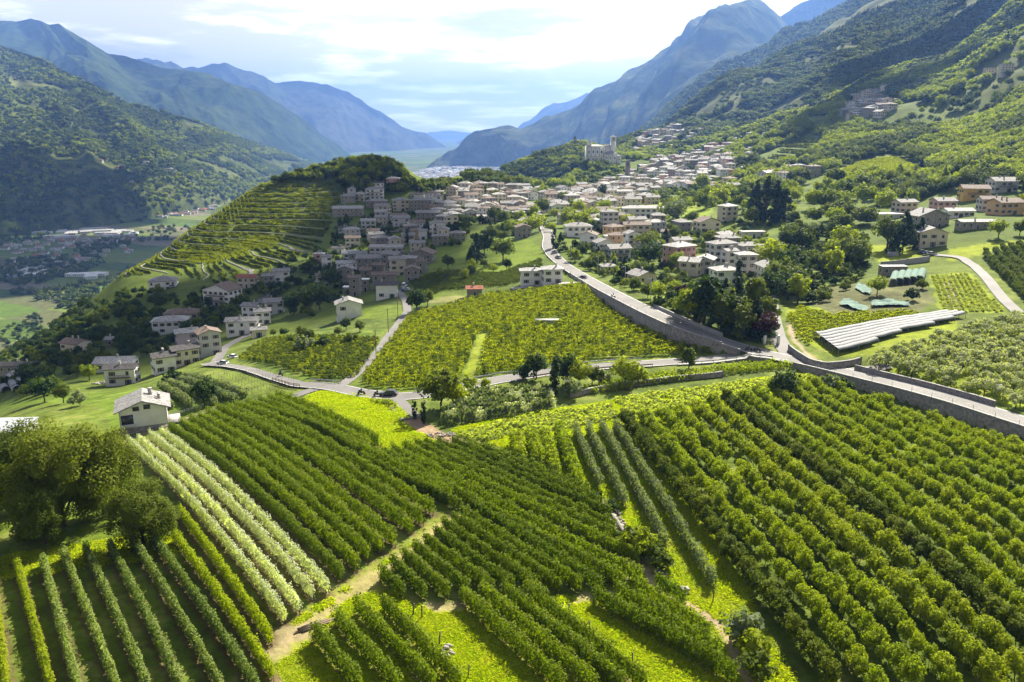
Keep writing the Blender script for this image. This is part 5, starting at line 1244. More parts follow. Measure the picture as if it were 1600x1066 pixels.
for (nm, w, d, z, r, x, y) in (('nave_roof', 25, 16, 27.1, 2.6, -11.5, 8), ('chapel_roof', 18, 14, 17.5, 3, 10, 7), ('sacristy_roof', 6, 12, 14.1, 1.5, 22, 8), ('transept_roof', 9, 7, 27.1, 3, 7.2, 12)):
    v, f = roof_arrays(w * s_, d * s_, z * s_, r * s_, .8 * s_, 'hip'); o = add(nm, mesh_py(nm, v, f, ROOFS['pale'] if nm == 'nave_roof' else ROOFS['slate']), ch); o.location = (x * s_, y * s_, 0)
cpart('cornice', [(-11.5, -.2, 13.6, 25.6, .8, .7), (-11.5, -.2, 26.6, 26, .9, .8), (10, -.2, 16.8, 18.4, .8, .6)] + [(x, -.15, 7.5, .8, .5, 16) for x in (-23.6, -17.8, -12, -6.2, -.4)] + [(x, -.15, 20, .8, .5, 12) for x in (-23.6, -17.8, -12, -6.2, -.4)] + [(x, -.15, 8, .8, .5, 16) for x in (7, 12.6, 18.4)], CHP)
WB = [(x, -.12, z, 1.5, .4, 3.4) for x in (-20.7, -14.9, -9.1, -3.3) for z in (19.5,)] + [(x, -.12, z, 1.3, .4, 2.6) for x in (-20.7, -14.9, -9.1, -3.3) for z in (10, 4)] + [(x, -.12, z, 1.3, .4, 2.2) for x in (4, 9.8, 15.6) for z in (11.5, 4)] + [(22, 1.88, 9, 1.4, .4, 2.2), (22, 1.88, 4, 1.2, .4, 2)]
for i, b_ in enumerate(WB): cpart('window', [b_], GLASS)
cpart('belfry_shadow' if False else 'bell', [(14.5, 10, 36.6, 1.5, 1.5, 1.6)], STEEL)
def tower(u, v, wpx, hpx, label, mat, spire, Y=None):
    p, s2 = px_frame(u, v, Y); e = add('bell_tower', None, None, tuple(p)); tag(e, label, 'bell tower'); w, h = wpx * s2, hpx * s2
    v_, f_ = boxes([(0, 0, h / 2 - 1.5, w, w, h + 3), (0, 0, h * .78, w * 1.12, w * 1.12, h * .02), (0, 0, h, w * 1.14, w * 1.14, h * .025)]); add('shaft', mesh_np('shaft', v_, f_, mat), e)
    v_, f_ = boxes([(0, -w / 2 - .03, h * .89, w * .36, .2, h * .12), (-w / 2 - .03, 0, h * .89, .2, w * .36, h * .12), (w / 2 + .03, 0, h * .89, .2, w * .36, h * .12)]); add('belfry_opening', mesh_np('belfry_opening', v_, f_, GLASS), e)
    v_, f_ = roof_arrays(w, w, h * 1.01, spire * s2, w * .08, 'hip'); add('spire', mesh_py('spire', v_, f_, ROOFS['dark']), e)
tower(980, 284, 7, 31, 'old brown stone bell tower among the bright roofs below the church', WALLS['stone'], 3)
tower(898, 231, 3.2, 15, 'slim dark bell tower with pointed cap on the ridge left of the church', WALLS['stone'], 4)
house(905, 233, 9, 1.2, 2, 'gabley', 8, 'beige', 'slate', 'chapel beside the slim bell tower on the ridge left of the church', 'none', False, None, 'chapel', 'chapel')
for (u, v, w, st, lab) in ((1548, 118, 17, 3, 'left block of the pale ruined pair high on the wooded hill'), (1574, 116, 19, 4, 'right block of the pale ruined pair high on the wooded hill')):
    house(u, v, w, .6, st, 'flat', -6, 'beige', 'slate', lab, 'none', False, None, 'building', 'building')
house(1200, 0 + 218, 14, .8, 3, 'flat', 0, 'white', 'pale', 'small white house alone in the woods of the lower hillside', 'none')
house(1240, 270, 40, .25, 1, 'gable', 2, 'white', 'pale', 'long low white roofed farm building at the edge of the hillside wood', 'none')
house(-6, 694, 74, .9, 1, 'flat', 4, 'grey', 'metal', 'pale flat roofed building cut by the left edge behind the big trees', 'none', False, None, 'building', 'building')

# ---------------------------------------------------------------- the white house in front, with its own details
p = gp(214, 676); fh = add('house', None, None, (p[0], p[1] + 4.5, p[2] + .2), R(24)); dpx = (p[1] * cp_ - (p[2] - CAM_H) * sp_) / FPX
Sx = 68 * dpx / 2; Sy = Sx * .86; Hh = 5.4
tag(fh, 'white house with large grey gable roof standing alone beside the left orchard', 'house'); HOUSES.append((p[0], p[1] + 4.5, Sx * 1.1)); HL.append('white house beside the left orchard')
def fp(name, B, mat, parent=fh): v, f = boxes(B); return add(name, mesh_np(name, v, f, mat), parent)
X, Y = Sx, Sy; rise = 2.3
V = [(-X, -Y, 1.2), (X, -Y, 1.2), (X, Y, 1.2), (-X, Y, 1.2), (-X, -Y, Hh), (X, -Y, Hh), (X, Y, Hh), (-X, Y, Hh), (0 * X, -Y, Hh + rise * .93), (0 * X, Y, Hh + rise * .93)]
add('wall', mesh_py('wall', V, [(0, 1, 5, 8, 4), (1, 2, 6, 5), (2, 3, 7, 9, 6), (3, 0, 4, 7)], WALLS['white']), fh)
fp('plinth', [(0, 0, -1.2, 2 * X + .12, 2 * Y + .12, 5.0)], STONE)
rv, rf = roof_arrays(2 * X, 2 * Y, Hh + .15, rise, 1.0, 'gabley', .28); ro = add('roof', mesh_py('roof', rv, rf, ROOFS['slate']), fh)
fp('chimney', [(X * .35, Y * .35, Hh + rise * .75 + .6, .8, .8, 1.7), (X * .35, Y * .35, Hh + rise * .75 + 1.55, 1.0, 1.0, .14)], CHIM, ro)
fp('chimney', [(X * .72, -Y * .1, Hh + rise * .4 + .5, .6, .6, 1.5), (X * .72, -Y * .1, Hh + rise * .4 + 1.32, .8, .8, .12)], CHIM, ro)
fp('chimney', [(X * .72, Y * .25, Hh + rise * .4 + .4, .5, .5, 1.3), (X * .72, Y * .25, Hh + rise * .4 + 1.1, .7, .7, .12)], CHIM, ro)
def onroof(name, fx, y, w, l, mat):
    zz = Hh + .15 + rise * (1 - abs(fx)) * X / X; a = math.atan2(rise, X + 1.0) * (1 if fx < 0 else -1)
    v, f = boxes([(0, 0, 0, w, l, .12)]); o = add(name, mesh_np(name, v, f, mat), ro); o.location = (fx * X, y, zz + .12 - abs(fx) * .05); o.rotation_euler = (0, -a, 0)
onroof('skylight', -.52, -Y * .1, 1.0, 1.9, GLASS); onroof('skylight', -.72, -Y * .62, .8, .7, GLASS); onroof('solar_panel', -.48, Y * .25, 1.1, 2.2, plain('solar', (.6,.6,.6), .2))
def win(x, y, z, w, h, face):
    e = fp('window', [(x, y, z, w + .22, .12, h + .22)] if face == 's' else [(x, y, z, .12, w + .22, h + .22)], FRAME)
    fp('pane', [(x, y - .04, z, w, .1, h)] if face == 's' else [(x - .04, y, z, .1, w, h)], GLASS, e)
win(X * .18, -Y - .02, Hh + .55, 1.3, 1.0, 's'); win(-X * .28, -Y - .02, Hh + .35, 1.3, .9, 's')
for y in (-Y * .3, Y * .35): win(-X - .02, y, 4.1, 1.0, 1.3, 'w'); win(-X - .06, y, .7, .9, .8, 'w')
fp('loggia', [(-X * .68, -Y - .03, 3.0, X * .5, .1, 2.9), ], GLASS); fp('loggia_parapet', [(-X * .7, -Y - .28, 1.75, X * .62, .45, .9)], WALLS['grey'])
fp('terrace', [(X + 1.4, -Y * .2, 1.0, 2.8, 2 * Y * .7, .25), (X + 3.2, -Y * .75, .4, 1.6, 1.4, .2)], CONCRETE)
fp('downpipe', [(X * .985, -Y - .08, 3.4, .1, .1, 4.4), (-X * .985, -Y - .08, 3.4, .1, .1, 4.4)], STEEL)
P_ = ribbon_pts([(246,655),(262,650),(285,646),(318,636)], 30); z_ = H(P_[:, 0], P_[:, 1])
rail('picket_fence', np.concatenate((P_, z_[:, None]), 1), .9, .9, (.45, .8), FRAME, FRAME, 'pale picket fence behind the lawn of the white house', 'fence', .12, .1)
P_ = ribbon_pts([(186,692),(215,683),(252,672),(300,657),(335,644),(380,634),(400,630)], 60); z_ = H(P_[:, 0], P_[:, 1])
rail('wire_fence', np.concatenate((P_, z_[:, None]), 1), 2.5, 1.4, (.7, 1.3), WOODP, STEEL, 'thin wire fence along the top edge of the left orchard', 'fence', .08, .03, .012)

# ---------------------------------------------------------------- polytunnels and nets
PLASTIC = plain('white_plastic', (.27,.275,.28), .75, .10, .25, .2, .4, stains=.35); NET = plain('green_net', (.17,.26,.21), .95, .3, 2)
def tunnel(a, b, w, h, post, mat, label, cat, group, name='polytunnel', hoop=1.0):
    a, b = np.asarray(a), np.asarray(b); d = b - a; L_ = np.hypot(*d); u = d / L_; n = np.array((-u[1], u[0])); m = max(4, int(L_ / 3)); K = 9
    ts = np.linspace(0, L_, m + 1); base = np.stack((a[0] + u[0] * ts, a[1] + u[1] * ts), 1); g = H(base[:, 0], base[:, 1]); o = np.array((*base[m // 2], g[m // 2])); V = []
    for i in range(m + 1):
        for k in range(K):
            t = PI * k / (K - 1); off = -math.cos(t) * w / 2; z = post + h * math.sin(t) - (.10 * math.sin(PI * ((i * 2 + 1) % 2)) if False else (.12 if i % 2 else 0))
            V.append((*(base[i] + n * off), g[i] + z))
    e = add(name, None, None, tuple(o)); tag(e, label, cat, group)
    v = np.array(V) - o; f = grid_faces(m + 1, K); v2 = v + (0, 0, .03); F = np.concatenate((f, f[:, ::-1] + len(v)))
    cap = []
    add('cover', mesh_np('cover', np.concatenate((v, v2)), F, mat, True), e)
    if post > .3:
        B = [(*(base[i] + n * s - o[:2]), g[i] - o[2] + post / 2, .09, .09, post) for i in range(0, m + 1, 2) for s in (-w / 2, w / 2)]
        vv_, ff = boxes(B); t = add('posts', mesh_np('posts', vv_, ff, STEEL), e); tag(t, kind='stuff')
    return e
L0, L1 = gp(1274, 529)[:2], gp(1305, 553)[:2]
ends = [(1479,493),(1500,495),(1526,500),(1512,508),(1484,517),(1444,531),(1400,543)]
dd = gp(1479, 493)[:2] - L0; dd /= np.hypot(*dd); sp7 = np.linspace(0, 1, 7)
for i, t in enumerate(sp7):
    a = L0 + (L1 - L0) * t; q = gp(*ends[i])[:2]; b = a + dd * float((q - a) @ dd)
    wid = float(abs(np.cross(L1 - L0, dd))) / 6 * 1.02
    tunnel(a, b, wid * .99, .6, 1.3, PLASTIC, 'white plastic rain cover over a crop row, %s of seven counting from the uphill side' % ORD[i], 'polytunnel', 'white plastic covers beside the lane')
for i, (a, b) in enumerate((((-14,590),(10,612)), ((3,588),(28,611)), ((20,586),(40,602)), ((34,585),(48,594)))):
    tunnel(gp(*a)[:2], gp(*b)[:2], 3.6, 2.2, .05, PLASTIC, 'low white plastic tunnel below the dark barn, %s from the left' % ORD[i], 'polytunnel', 'white tunnels at the left edge')
for i in range(5):
    tunnel(gp(1394 + i * 10.5, 447 - i * 1.2)[:2], gp(1399 + i * 10.5, 434 - i * 1.2)[:2], 2.7, 1.3, 1.5, NET, 'green netted tunnel in the vegetable garden, %s from the left' % ORD[i], 'net tunnel', 'green net tunnels in the vegetable garden', 'net_tunnel')
def netting(px, label, seed, h=1.0):
    P = poly(px); c = P.mean(0); n = 26; b0, b1 = P.min(0), P.max(0); gx, gy = np.meshgrid(np.linspace(b0[0], b1[0], n), np.linspace(b0[1], b1[1], n)); ins = inside(P, gx, gy)
    z = H(gx, gy) + .25 + h * (fbm(gx / 2.2, gy / 2.2, seed, 3) * .8 + .5); F = [f for f in grid_faces(n, n) if ins.ravel()[f].sum() >= 3]
    o = np.array((*c, hz_(*c))); V = np.stack((gx, gy, z), -1).reshape(-1, 3) - o
    e = add('netting', mesh_np('netting', V, np.array(F), NET, True), None, tuple(o)); tag(e, label, 'netting')
netting([(1310,478),(1330,484),(1352,490),(1358,484),(1335,474),(1318,468)], 'green netting draped over a bed at the left of the vegetable garden', 3)
netting([(1360,482),(1395,480),(1424,480),(1418,474),(1385,470),(1360,474)], 'green netting draped over the front bed of the vegetable garden', 4)
netting([(1335,452),(1348,460),(1360,462),(1362,456),(1350,448),(1340,444)], 'small piece of green netting left of the round garden tree', 5)
# white igloo tent
p, s2 = px_frame(1394, 400); nU, nV = 10, 6; V = [(math.cos(2*PI*i/nU) * math.cos(PI/2*j/nV), math.sin(2*PI*i/nU) * math.cos(PI/2*j/nV), .8 * math.sin(PI/2*j/nV)) for j in range(nV) for i in range(nU)] + [(0, 0, .8)]
F = [(j*nU+i, j*nU+(i+1)%nU, (j+1)*nU+(i+1)%nU, (j+1)*nU+i) for j in range(nV-1) for i in range(nU)] + [((nV-1)*nU+i, (nV-1)*nU+(i+1)%nU, nV*nU) for i in range(nU)]
e = add('dome_tent', mesh_py('dome_tent', np.array(V) * 2.6, F, PLASTIC), None, tuple(p)); tag(e, 'small white dome tent on the lawn below the farmhouses', 'tent')

# ---------------------------------------------------------------- the many smaller houses of the town that lie beyond the single ones
def hproto(key, w, d, h, rc, wc, rf='gable'):
    a, b, wn_, c_, bl_, h_ = house_meshes(w, d, 2, rf, 'none', False, 5); v, f, mi, o = [], [], [], 0
    for me, m0 in ((a, 0), (b, 1), (wn_, 2), (c_, 5)):
        v += [tuple(x.co) for x in me.vertices]; f += [tuple(i + o for i in p.vertices) for p in me.polygons]; mi += [min(5, m0 + p.material_index) for p in me.polygons]; o += len(me.vertices)
    return proto(key, mesh_py(key, v, f, [WALLS[wc], ROOFS[rc], FRAME, GLASS, SHUT['brown'], CHIM], mi))
HP = [hproto('vh0', 12, 9, 6, 'slate', 'cream'), hproto('vh1', 14, 10, 6, 'brown', 'white'), hproto('vh2', 11, 9, 6, 'red', 'beige', 'hip'), hproto('vh3', 12, 10, 6, 'pale', 'grey', 'hip'), hproto('vh4', 48, 18, 6, 'metal', 'white', 'flat'), hproto('vh5', 70, 22, 6, 'pale', 'grey', 'flat'),
      hproto('vh6', 10, 8, 6, 'slate', 'stone', 'hip'), hproto('vh7', 11, 8, 6, 'slate', 'beige'), hproto('vh8', 10, 8, 6, 'brown', 'orange', 'hip')]
rgt = np.random.default_rng(55); tp, tr_ = [], []
for px, n in (([(650,326),(690,300),(830,298),(835,340),(705,346)], 40), ([(838,335),(850,304),(1000,296),(1020,320),(900,332)], 40), ([(880,300),(960,283),(1000,264),(1060,244),(1130,226),(1180,240),(1165,272),(1110,296),(1000,304)], 76), ([(985,238),(1000,214),(1070,196),(1100,206),(1040,240)], 34), ([(1310,192),(1325,162),(1350,148),(1400,156),(1405,186)], 16), ([(1090,232),(1150,205),(1200,205),(1200,232),(1140,250)], 14), ([(862,400),(880,352),(960,336),(1040,352),(1040,400),(980,430)], 12), ([(1060,350),(1200,352),(1200,440),(1060,440)], 5), ([(520,400),(530,340),(700,345),(720,385),(640,400)], 14)):
    P_ = poly(px); c = 0
    for (x, y) in scatter_in(P_, n * 40, rgt):
        if c >= n: break
        if any((x - hx) ** 2 + (y - hy) ** 2 < (hr + 5.8) ** 2 for (hx, hy, hr) in HOUSES) or abs(road_dist(np.array([x]), np.array([y]))[0][0]) < 10: continue
        HOUSES.append((x, y, 6.2)); tp.append((x, y, hz_(x, y))); tr_.append(rgt.choice((.1, .3, .5, 1.7)) + rgt.normal(0, .1)); c += 1
stuff('town_houses', HP, tp, rgt.uniform(.85, 1.05, len(tp)), tr_, 'smaller houses filling the gaps of the town and village', rgt.choice((0, 1, 3, 6, 7, 7, 6, 8), len(tp))); print('town fill', len(tp))

# ---------------------------------------------------------------- trees one by one
KIND = dict(round=(T_MID, 'round', 'tree'), tall=(T_TALL, 'tall', 'tree'), cone=(T_CONE, 'dark conical', 'conifer'), col=(T_COL, 'slim dark', 'cypress'), shrub=(T_SHRUB, 'low', 'shrub'), big=(T_BIG, 'huge', 'tree'))
TONE = dict(d=(LEAF_DARK, 'dark green'), m=(None, 'green'), l=(LEAF_LIGHT, 'light green'), y=(LEAF_YELLOW, 'yellowish'), p=(LEAF_PURPLE, 'purple leaved'), s=(LEAF_SAGE, 'grey green'))
TREES = []; used_labels = {}
def near_house(x, y):
    d = [(x - hx) ** 2 + (y - hy) ** 2 for (hx, hy, _) in HOUSES[:len(HL)]]; k = int(np.argmin(d)); return HL[k], x - HOUSES[k][0], y - HOUSES[k][1]
def auto_label(kw, tone, noun, x, y, h):
    l, dx, dy = near_house(x, y); l = l.split(',')[0] if len(l.split()) > 9 else l; w = l.split(); l = ' '.join(w[:8]).rstrip(',')
    for bad in (' with', ' and', ' at the', ' of the', ' in the', ' by the', ' the', ' of', ' at', ' in', ' by', ' above', ' below', ' beside', ' among', ' behind', ' under'):
        if l.endswith(bad): l = l[:-len(bad)]
    rel = ('right of' if dx > 0 else 'left of') if abs(dx) > abs(dy) else ('behind' if dy > 0 else 'in front of')
    for size in ('', 'small ' if h < 6 else 'tall ', 'bushy ', 'leaning ', 'second ', 'third ', 'fourth '):
        t = '%s%s %s %s %s the %s' % (size, kw, tone, noun, rel, l); t = ' '.join(t.split()[:16]); t = t.replace('dark conical dark', 'conical dark').replace('slim dark dark', 'slim dark')
        if t not in used_labels: used_labels[t] = 1; return t
    used_labels[t] += 1; return t
def tree(u, v, hpx, kind='round', tone='m', label=None, wide=1.0, lift=0):
    p = gp(u, v); dep = p[1] * cp_ - (p[2] - CAM_H) * sp_; h = hpx * dep / FPX / math.cos(PITCH + math.atan((v - 533) / FPX))
    return tree_w(p[0], p[1], p[2], h, kind, tone, label, wide)
def tree_w(x, y, z, h, kind, tone, label=None, wide=1.0, group=None):
    pro, kw, noun = KIND[kind]; mt, tn = TONE[tone]
    if kind in ('cone', 'col') and tone in 'dm': mt, tn = None, 'dark'
    TREES.append((x, y, h * .3))
    return plant('conifer' if kind == 'cone' else ('cypress' if kind == 'col' else ('shrub' if kind == 'shrub' else 'tree')), random.choice(pro), (x, y, z - .1), h, label or auto_label(kw, tn, noun, x, y, h), noun, group, mt, wide=wide)
BIGT = [(100,822,150,'big','m','huge leafy tree in the middle of the big group at the left edge',1.0),(36,795,132,'big','m','huge dark tree at the left end of the big group',.95),(163,802,128,'big','m','huge rounded tree at the right of the big group beside the whitish rows',.8),
        (72,850,92,'big','m','rounded tree at the front of the big group by the shaded lawn',1.0),(224,850,88,'big','m','rounded light green tree standing before the ends of the whitish rows',1.15)]
for (u, v, h, k, t, l, w) in BIGT: tree(u, v, h, k, t, l, w)
for (u, v, h, k, t, l) in [(690,640,66,'round','m','spreading round tree where the side road meets the orchards'),(708,636,44,'round','l','smaller light tree right of the spreading round one'),(733,612,26,'shrub','l','light bush beside the guard rail right of the spreading tree'),(757,606,16,'shrub','l','small light bush by the guard rail'),
    (662,662,36,'col','d','dark pointed bush beside the farm track'),(648,655,30,'col','d','dark upright bush at the farm entrance'),(838,592,40,'round','d','dark round tree behind the narrow road guard rail'),(818,594,26,'shrub','d','dark bush left of the dark round tree by the guard rail'),(867,616,62,'col','d','tall dark pointed tree in the row by the narrow road'),
    (884,602,48,'round','d','dark tree right of the tall pointed one'),(905,606,44,'round','l','light green rounded tree in the row by the narrow road'),(925,602,34,'round','m','green tree right of the light rounded one'),(942,602,24,'shrub','s','grey green bush before the narrow road'),(977,604,46,'round','l','bright round tree standing alone by the narrow road'),(1000,598,26,'shrub','l','light bush right of the bright lone tree'),
    (1076,580,40,'tall','m','round tree beside the narrow road left of the junction'),(1226,624,46,'round','d','dark round tree at the top corner of the wide orchard'),(1293,612,30,'shrub','s','grey green shrub below the road wall at the orchard corner'),(1318,615,26,'shrub','d','dark ivy bush below the road wall'),(890,620,30,'shrub','s','pale bush at the end of the low terrace wall'),
    (1180,343,62,'cone','d','left one of the four dark conifers behind the tall beige house'),(1196,346,72,'cone','d','tallest of the four dark conifers behind the tall beige house'),(1211,347,66,'cone','d','third of the four dark conifers behind the tall beige house'),(1226,346,52,'cone','d','right one of the four dark conifers behind the tall beige house'),
    (745,414,50,'cone','d','big dark spruce on the meadow between village and road'),(786,408,38,'round','m','wide round tree right of the big dark spruce'),(757,400,36,'round','d','dark round tree behind the big dark spruce'),(700,420,22,'round','m','round tree left of the big dark spruce'),(637,382,26,'col','d','pointed cypress before the beige house in the upper village'),
    (865,388,34,'col','d','left dark cypress by the bend of the main road'),(876,392,30,'cone','d','right dark cypress by the bend of the main road'),(1153,458,54,'col','d','slim tall cypress beside the white hip roofed house'),(1013,420,46,'round','d','big dark round tree left of the pink house'),(1010,396,36,'round','m','green tree behind the dark round tree left of the pink house'),(975,438,38,'cone','m','cone shaped tree before the slanting roofed bungalow'),
    (934,420,28,'round','m','round tree below the white gabled house near the road'),(1051,352,44,'round','s','big airy tree beside the very long low building'),(1109,388,28,'round','m','round clipped tree below the cream gabled house'),(1100,505,80,'tall','d','tallest pine in the garden wood above the road'),(1076,502,52,'round','l','light tree at the left of the garden wood above the road'),(1092,506,52,'round','d','dark tree left of the tallest pine'),
    (1060,494,30,'round','d','small dark tree at the lower left of the garden wood'),(1126,514,58,'round','m','green tree right of the tallest pine'),(1142,518,62,'tall','d','dark tall tree in the middle of the garden wood'),(1160,526,58,'round','m','green tree by the road in the garden wood'),(1178,528,66,'cone','m','cone shaped tree near the gate'),(1187,532,48,'round','p','purple leaved tree beside the white gate pillars'),(1200,512,52,'tall','m','tall tree at the right of the garden wood by the lane'),
    (1150,492,60,'cone','d','dark conifer at the back of the garden wood'),(1178,490,62,'tall','m','tall green tree at the back of the garden wood'),(1200,478,54,'round','d','dark tree at the back of the garden wood by the lane'),(1110,478,40,'round','m','rounded tree below the pale stepped roofs'),(1131,484,50,'cone','m','broad pine before the white hip roofed house'),(1066,462,18,'shrub','p','purple bush above the garden wood'),
    (1030,470,30,'round','l','light tree above the garden wall by the road'),(1012,466,24,'round','m','small tree above the garden wall by the road'),(990,455,22,'shrub','m','bush above the garden wall by the road'),(1386,388,50,'round','m','round tree left of the beige farmhouse with timber gable'),(1411,392,62,'cone','m','big broad cone tree left of the beige farmhouse'),(1396,398,36,'cone','d','small dark spruce on the lawn below the farmhouses'),
    (1436,384,46,'cone','d','dark fir close to the beige farmhouse'),(1560,372,30,'round','l','bright round fruit tree on the lawn right of the farmhouses'),(1593,368,24,'round','m','green tree at the right edge beside the lawn'),(1370,462,32,'round','y','round yellowish tree in the netted garden'),(1425,470,20,'shrub','d','dark bush at the right of the netted garden'),(1441,452,16,'shrub','m','bush below the net tunnels'),
    (652,488,36,'round','d','dark round tree at the end of the hamlet lane'),(668,478,26,'round','m','green tree right of the dark one at the hamlet lane'),(517,452,34,'round','d','round dark tree before the tower like house'),(500,484,44,'round','d','big dark tree left of the lone pale house'),(478,488,40,'round','m','green tree in the dark clump left of the lone pale house'),(460,492,36,'round','d','dark tree at the left of the clump by the bright white house'),
    (478,548,26,'shrub','s','grey green shrub on the meadow above the dark vineyard'),(505,544,20,'shrub','d','dark shrub on the meadow above the dark vineyard'),(547,538,20,'shrub','m','shrub on the meadow below the lone pale house'),(318,634,42,'round','d','brownish dark tree among the grey bushy rows'),(140,594,26,'round','l','clipped light round tree beside the low pale roofed house'),(121,590,20,'round','m','small round tree near the cream house'),
    (272,598,22,'shrub','d','dark bush before the joined white pair'),(70,628,40,'round','d','dark bush mass left end above the lawn'),(100,630,30,'round','m','green bush above the lawn'),(125,634,24,'shrub','s','brownish bush pile above the lawn'),(45,606,36,'round','d','dark tree right of the white tunnels'),(200,558,40,'round','d','dark tree between the stone shed and the lilac house'),
    (1185,330,20,'round','l','light tree above the flat roofed shed'),(942,330-16,28,'tall','d','dark tree clump by the bright town roofs'),(1096,300,28,'round','l','light round tree in the hedges above the meadow'),(1165,382,16,'shrub','l','light bush before the flat roofed shed')]:
    tree(u, v, h, k, t, l)
def grove(px, n, hs, kinds, tones, gap=.8, seed=1):
    P = poly(px); rg = random.Random(seed); made = 0
    for (x, y) in scatter_in(P, n * 14, np.random.default_rng(seed)):
        if made >= n: break
        h = rg.uniform(*hs); r = h * .3
        if any((x - a) ** 2 + (y - b) ** 2 < (c + r * .5) ** 2 for (a, b, c) in HOUSES): continue
        if any((x - a) ** 2 + (y - b) ** 2 < ((c + r) * gap) ** 2 for (a, b, c) in TREES): continue
        if abs(road_dist(np.array([x]), np.array([y]))[0][0]) < 4.2 + r * .7: continue
        if np.min(np.hypot(PL[:, 0] - x, PL[:, 1] - y)) < 3.2 + r * .6: continue
        k = rg.choice(kinds)
        if k in ('cone', 'col'): h *= 1.2
        if k == 'shrub': h *= .5
        tree_w(x, y, hz_(x, y), h, k, rg.choice(tones), None, rg.uniform(.85, 1.2)); made += 1
    return made
g = 0
g += grove([(1203,475),(1196,440),(1215,392),(1262,362),(1300,350),(1345,372),(1357,412),(1330,440),(1270,462),(1232,482)], 34, (9, 14), ('round', 'round', 'tall'), 'dmml', .62, 2)
g += grove([(1300,345),(1380,325),(1400,300),(1470,300),(1540,285),(1600,270),(1600,255),(1500,262),(1400,285),(1300,300),(1250,330)], 40, (9, 13), ('round', 'round', 'tall', 'cone'), 'dmll', .7, 3)
g += grove([(880,420),(905,395),(900,350),(1000,345),(1040,370),(1045,420),(1010,450),(960,440)], 26, (4, 8), ('round', 'shrub', 'round', 'cone'), 'mmdl', .8, 4)
g += grove([(1040,440),(1060,425),(1200,420),(1200,380),(1080,372),(1010,380),(1030,420)], 18, (4, 9), ('round', 'shrub', 'tall'), 'mldm', .8, 5)
g += grove([(520,400),(510,360),(560,330),(600,360),(650,385),(720,390),(740,360),(700,345),(660,352),(600,390)], 26, (4, 8), ('round', 'shrub', 'round', 'cone'), 'ddmm', .8, 6)
g += grove([(410,440),(440,410),(510,395),(530,430),(500,470),(430,480)], 20, (5, 9), ('round', 'shrub'), 'ddm', .8, 7)
g += grove([(150,540),(240,470),(310,470),(380,480),(360,520),(240,540),(180,570)], 26, (5, 9), ('round', 'shrub', 'tall'), 'ddm', .8, 8)
g += grove([(0,560),(100,500),(160,500),(150,590),(60,600)], 16, (5, 9), ('round', 'shrub'), 'ddm', .8, 9)
g += grove([(570,500),(480,520),(420,520),(440,545),(560,530)], 10, (3, 5), ('shrub', 'round'), 'dm', .9, 10)
g += grove([(680,430),(740,425),(800,400),(845,395),(800,420),(700,455)], 10, (4, 7), ('round', 'shrub'), 'dml', .9, 11)
g += grove([(700,350),(800,350),(820,385),(700,375)], 12, (4, 8), ('round', 'cone', 'shrub'), 'ddm', .9, 12)
print('grove trees', g, 'trees', len(TREES))
# ---------------------------------------------------------------- olive grove
PO = poly([(1340,592),(1362,572),(1400,556),(1480,532),(1560,508),(1640,500),(1660,650),(1590,640),(1500,618),(1420,602)])
ol = []
for (x, y) in scatter_in(PO, 6000, np.random.default_rng(12)):
    if len(ol) >= 210: break
    if all((x - a) ** 2 + (y - b) ** 2 > 8.2 for a, b in ol) and road_dist(np.array([x]), np.array([y]))[0][0] > 6.5: ol.append((x, y))
ol = np.array(ol); od = road_dist(ol[:, 0], ol[:, 1])[0]; line = np.digitize(od, np.arange(11.5, 80, 4.6)); OL_ = {}
for ln in sorted(set(line)):
    idx = [i for i in np.where(line == ln)[0]]; idx.sort(key=lambda i: ol[i, 0] / ol[i, 1])
    for k, i in enumerate(idx): OL_[i] = (len(OL_) and ln or ln, k)
first = min(line)
for i, (x, y) in enumerate(ol):
    ln, k = OL_[i]
    plant('olive_tree', random.choice(T_OLIVE), (x, y, hz_(x, y) - .05), random.uniform(3.0, 4.4), 'grey green olive tree, %s line up from the road wall, %s from the left' % (ORD[min(int(ln - first), 19)], ORD[min(k, 19)]), 'olive tree', 'olive trees in the grove on the right', wide=random.uniform(.85, 1.1))
print('olives', len(ol))

# ---------------------------------------------------------------- woods and vineyards nobody could count
def clear_of(P, pad=1.0):
    k = np.ones(len(P), bool)
    for (hx, hy, hr) in HOUSES: k &= (P[:, 0] - hx) ** 2 + (P[:, 1] - hy) ** 2 > (hr + pad) ** 2
    return k
def off_roads(P, pad=5.0):
    s = np.abs(road_dist(P[:, 0], P[:, 1])[0]) > pad
    for q in (PL,): s &= np.array([np.min(np.hypot(q[:, 0] - x, q[:, 1] - y)) > pad for x, y in P[:, :2]])
    return s
rngm = np.random.default_rng(21)
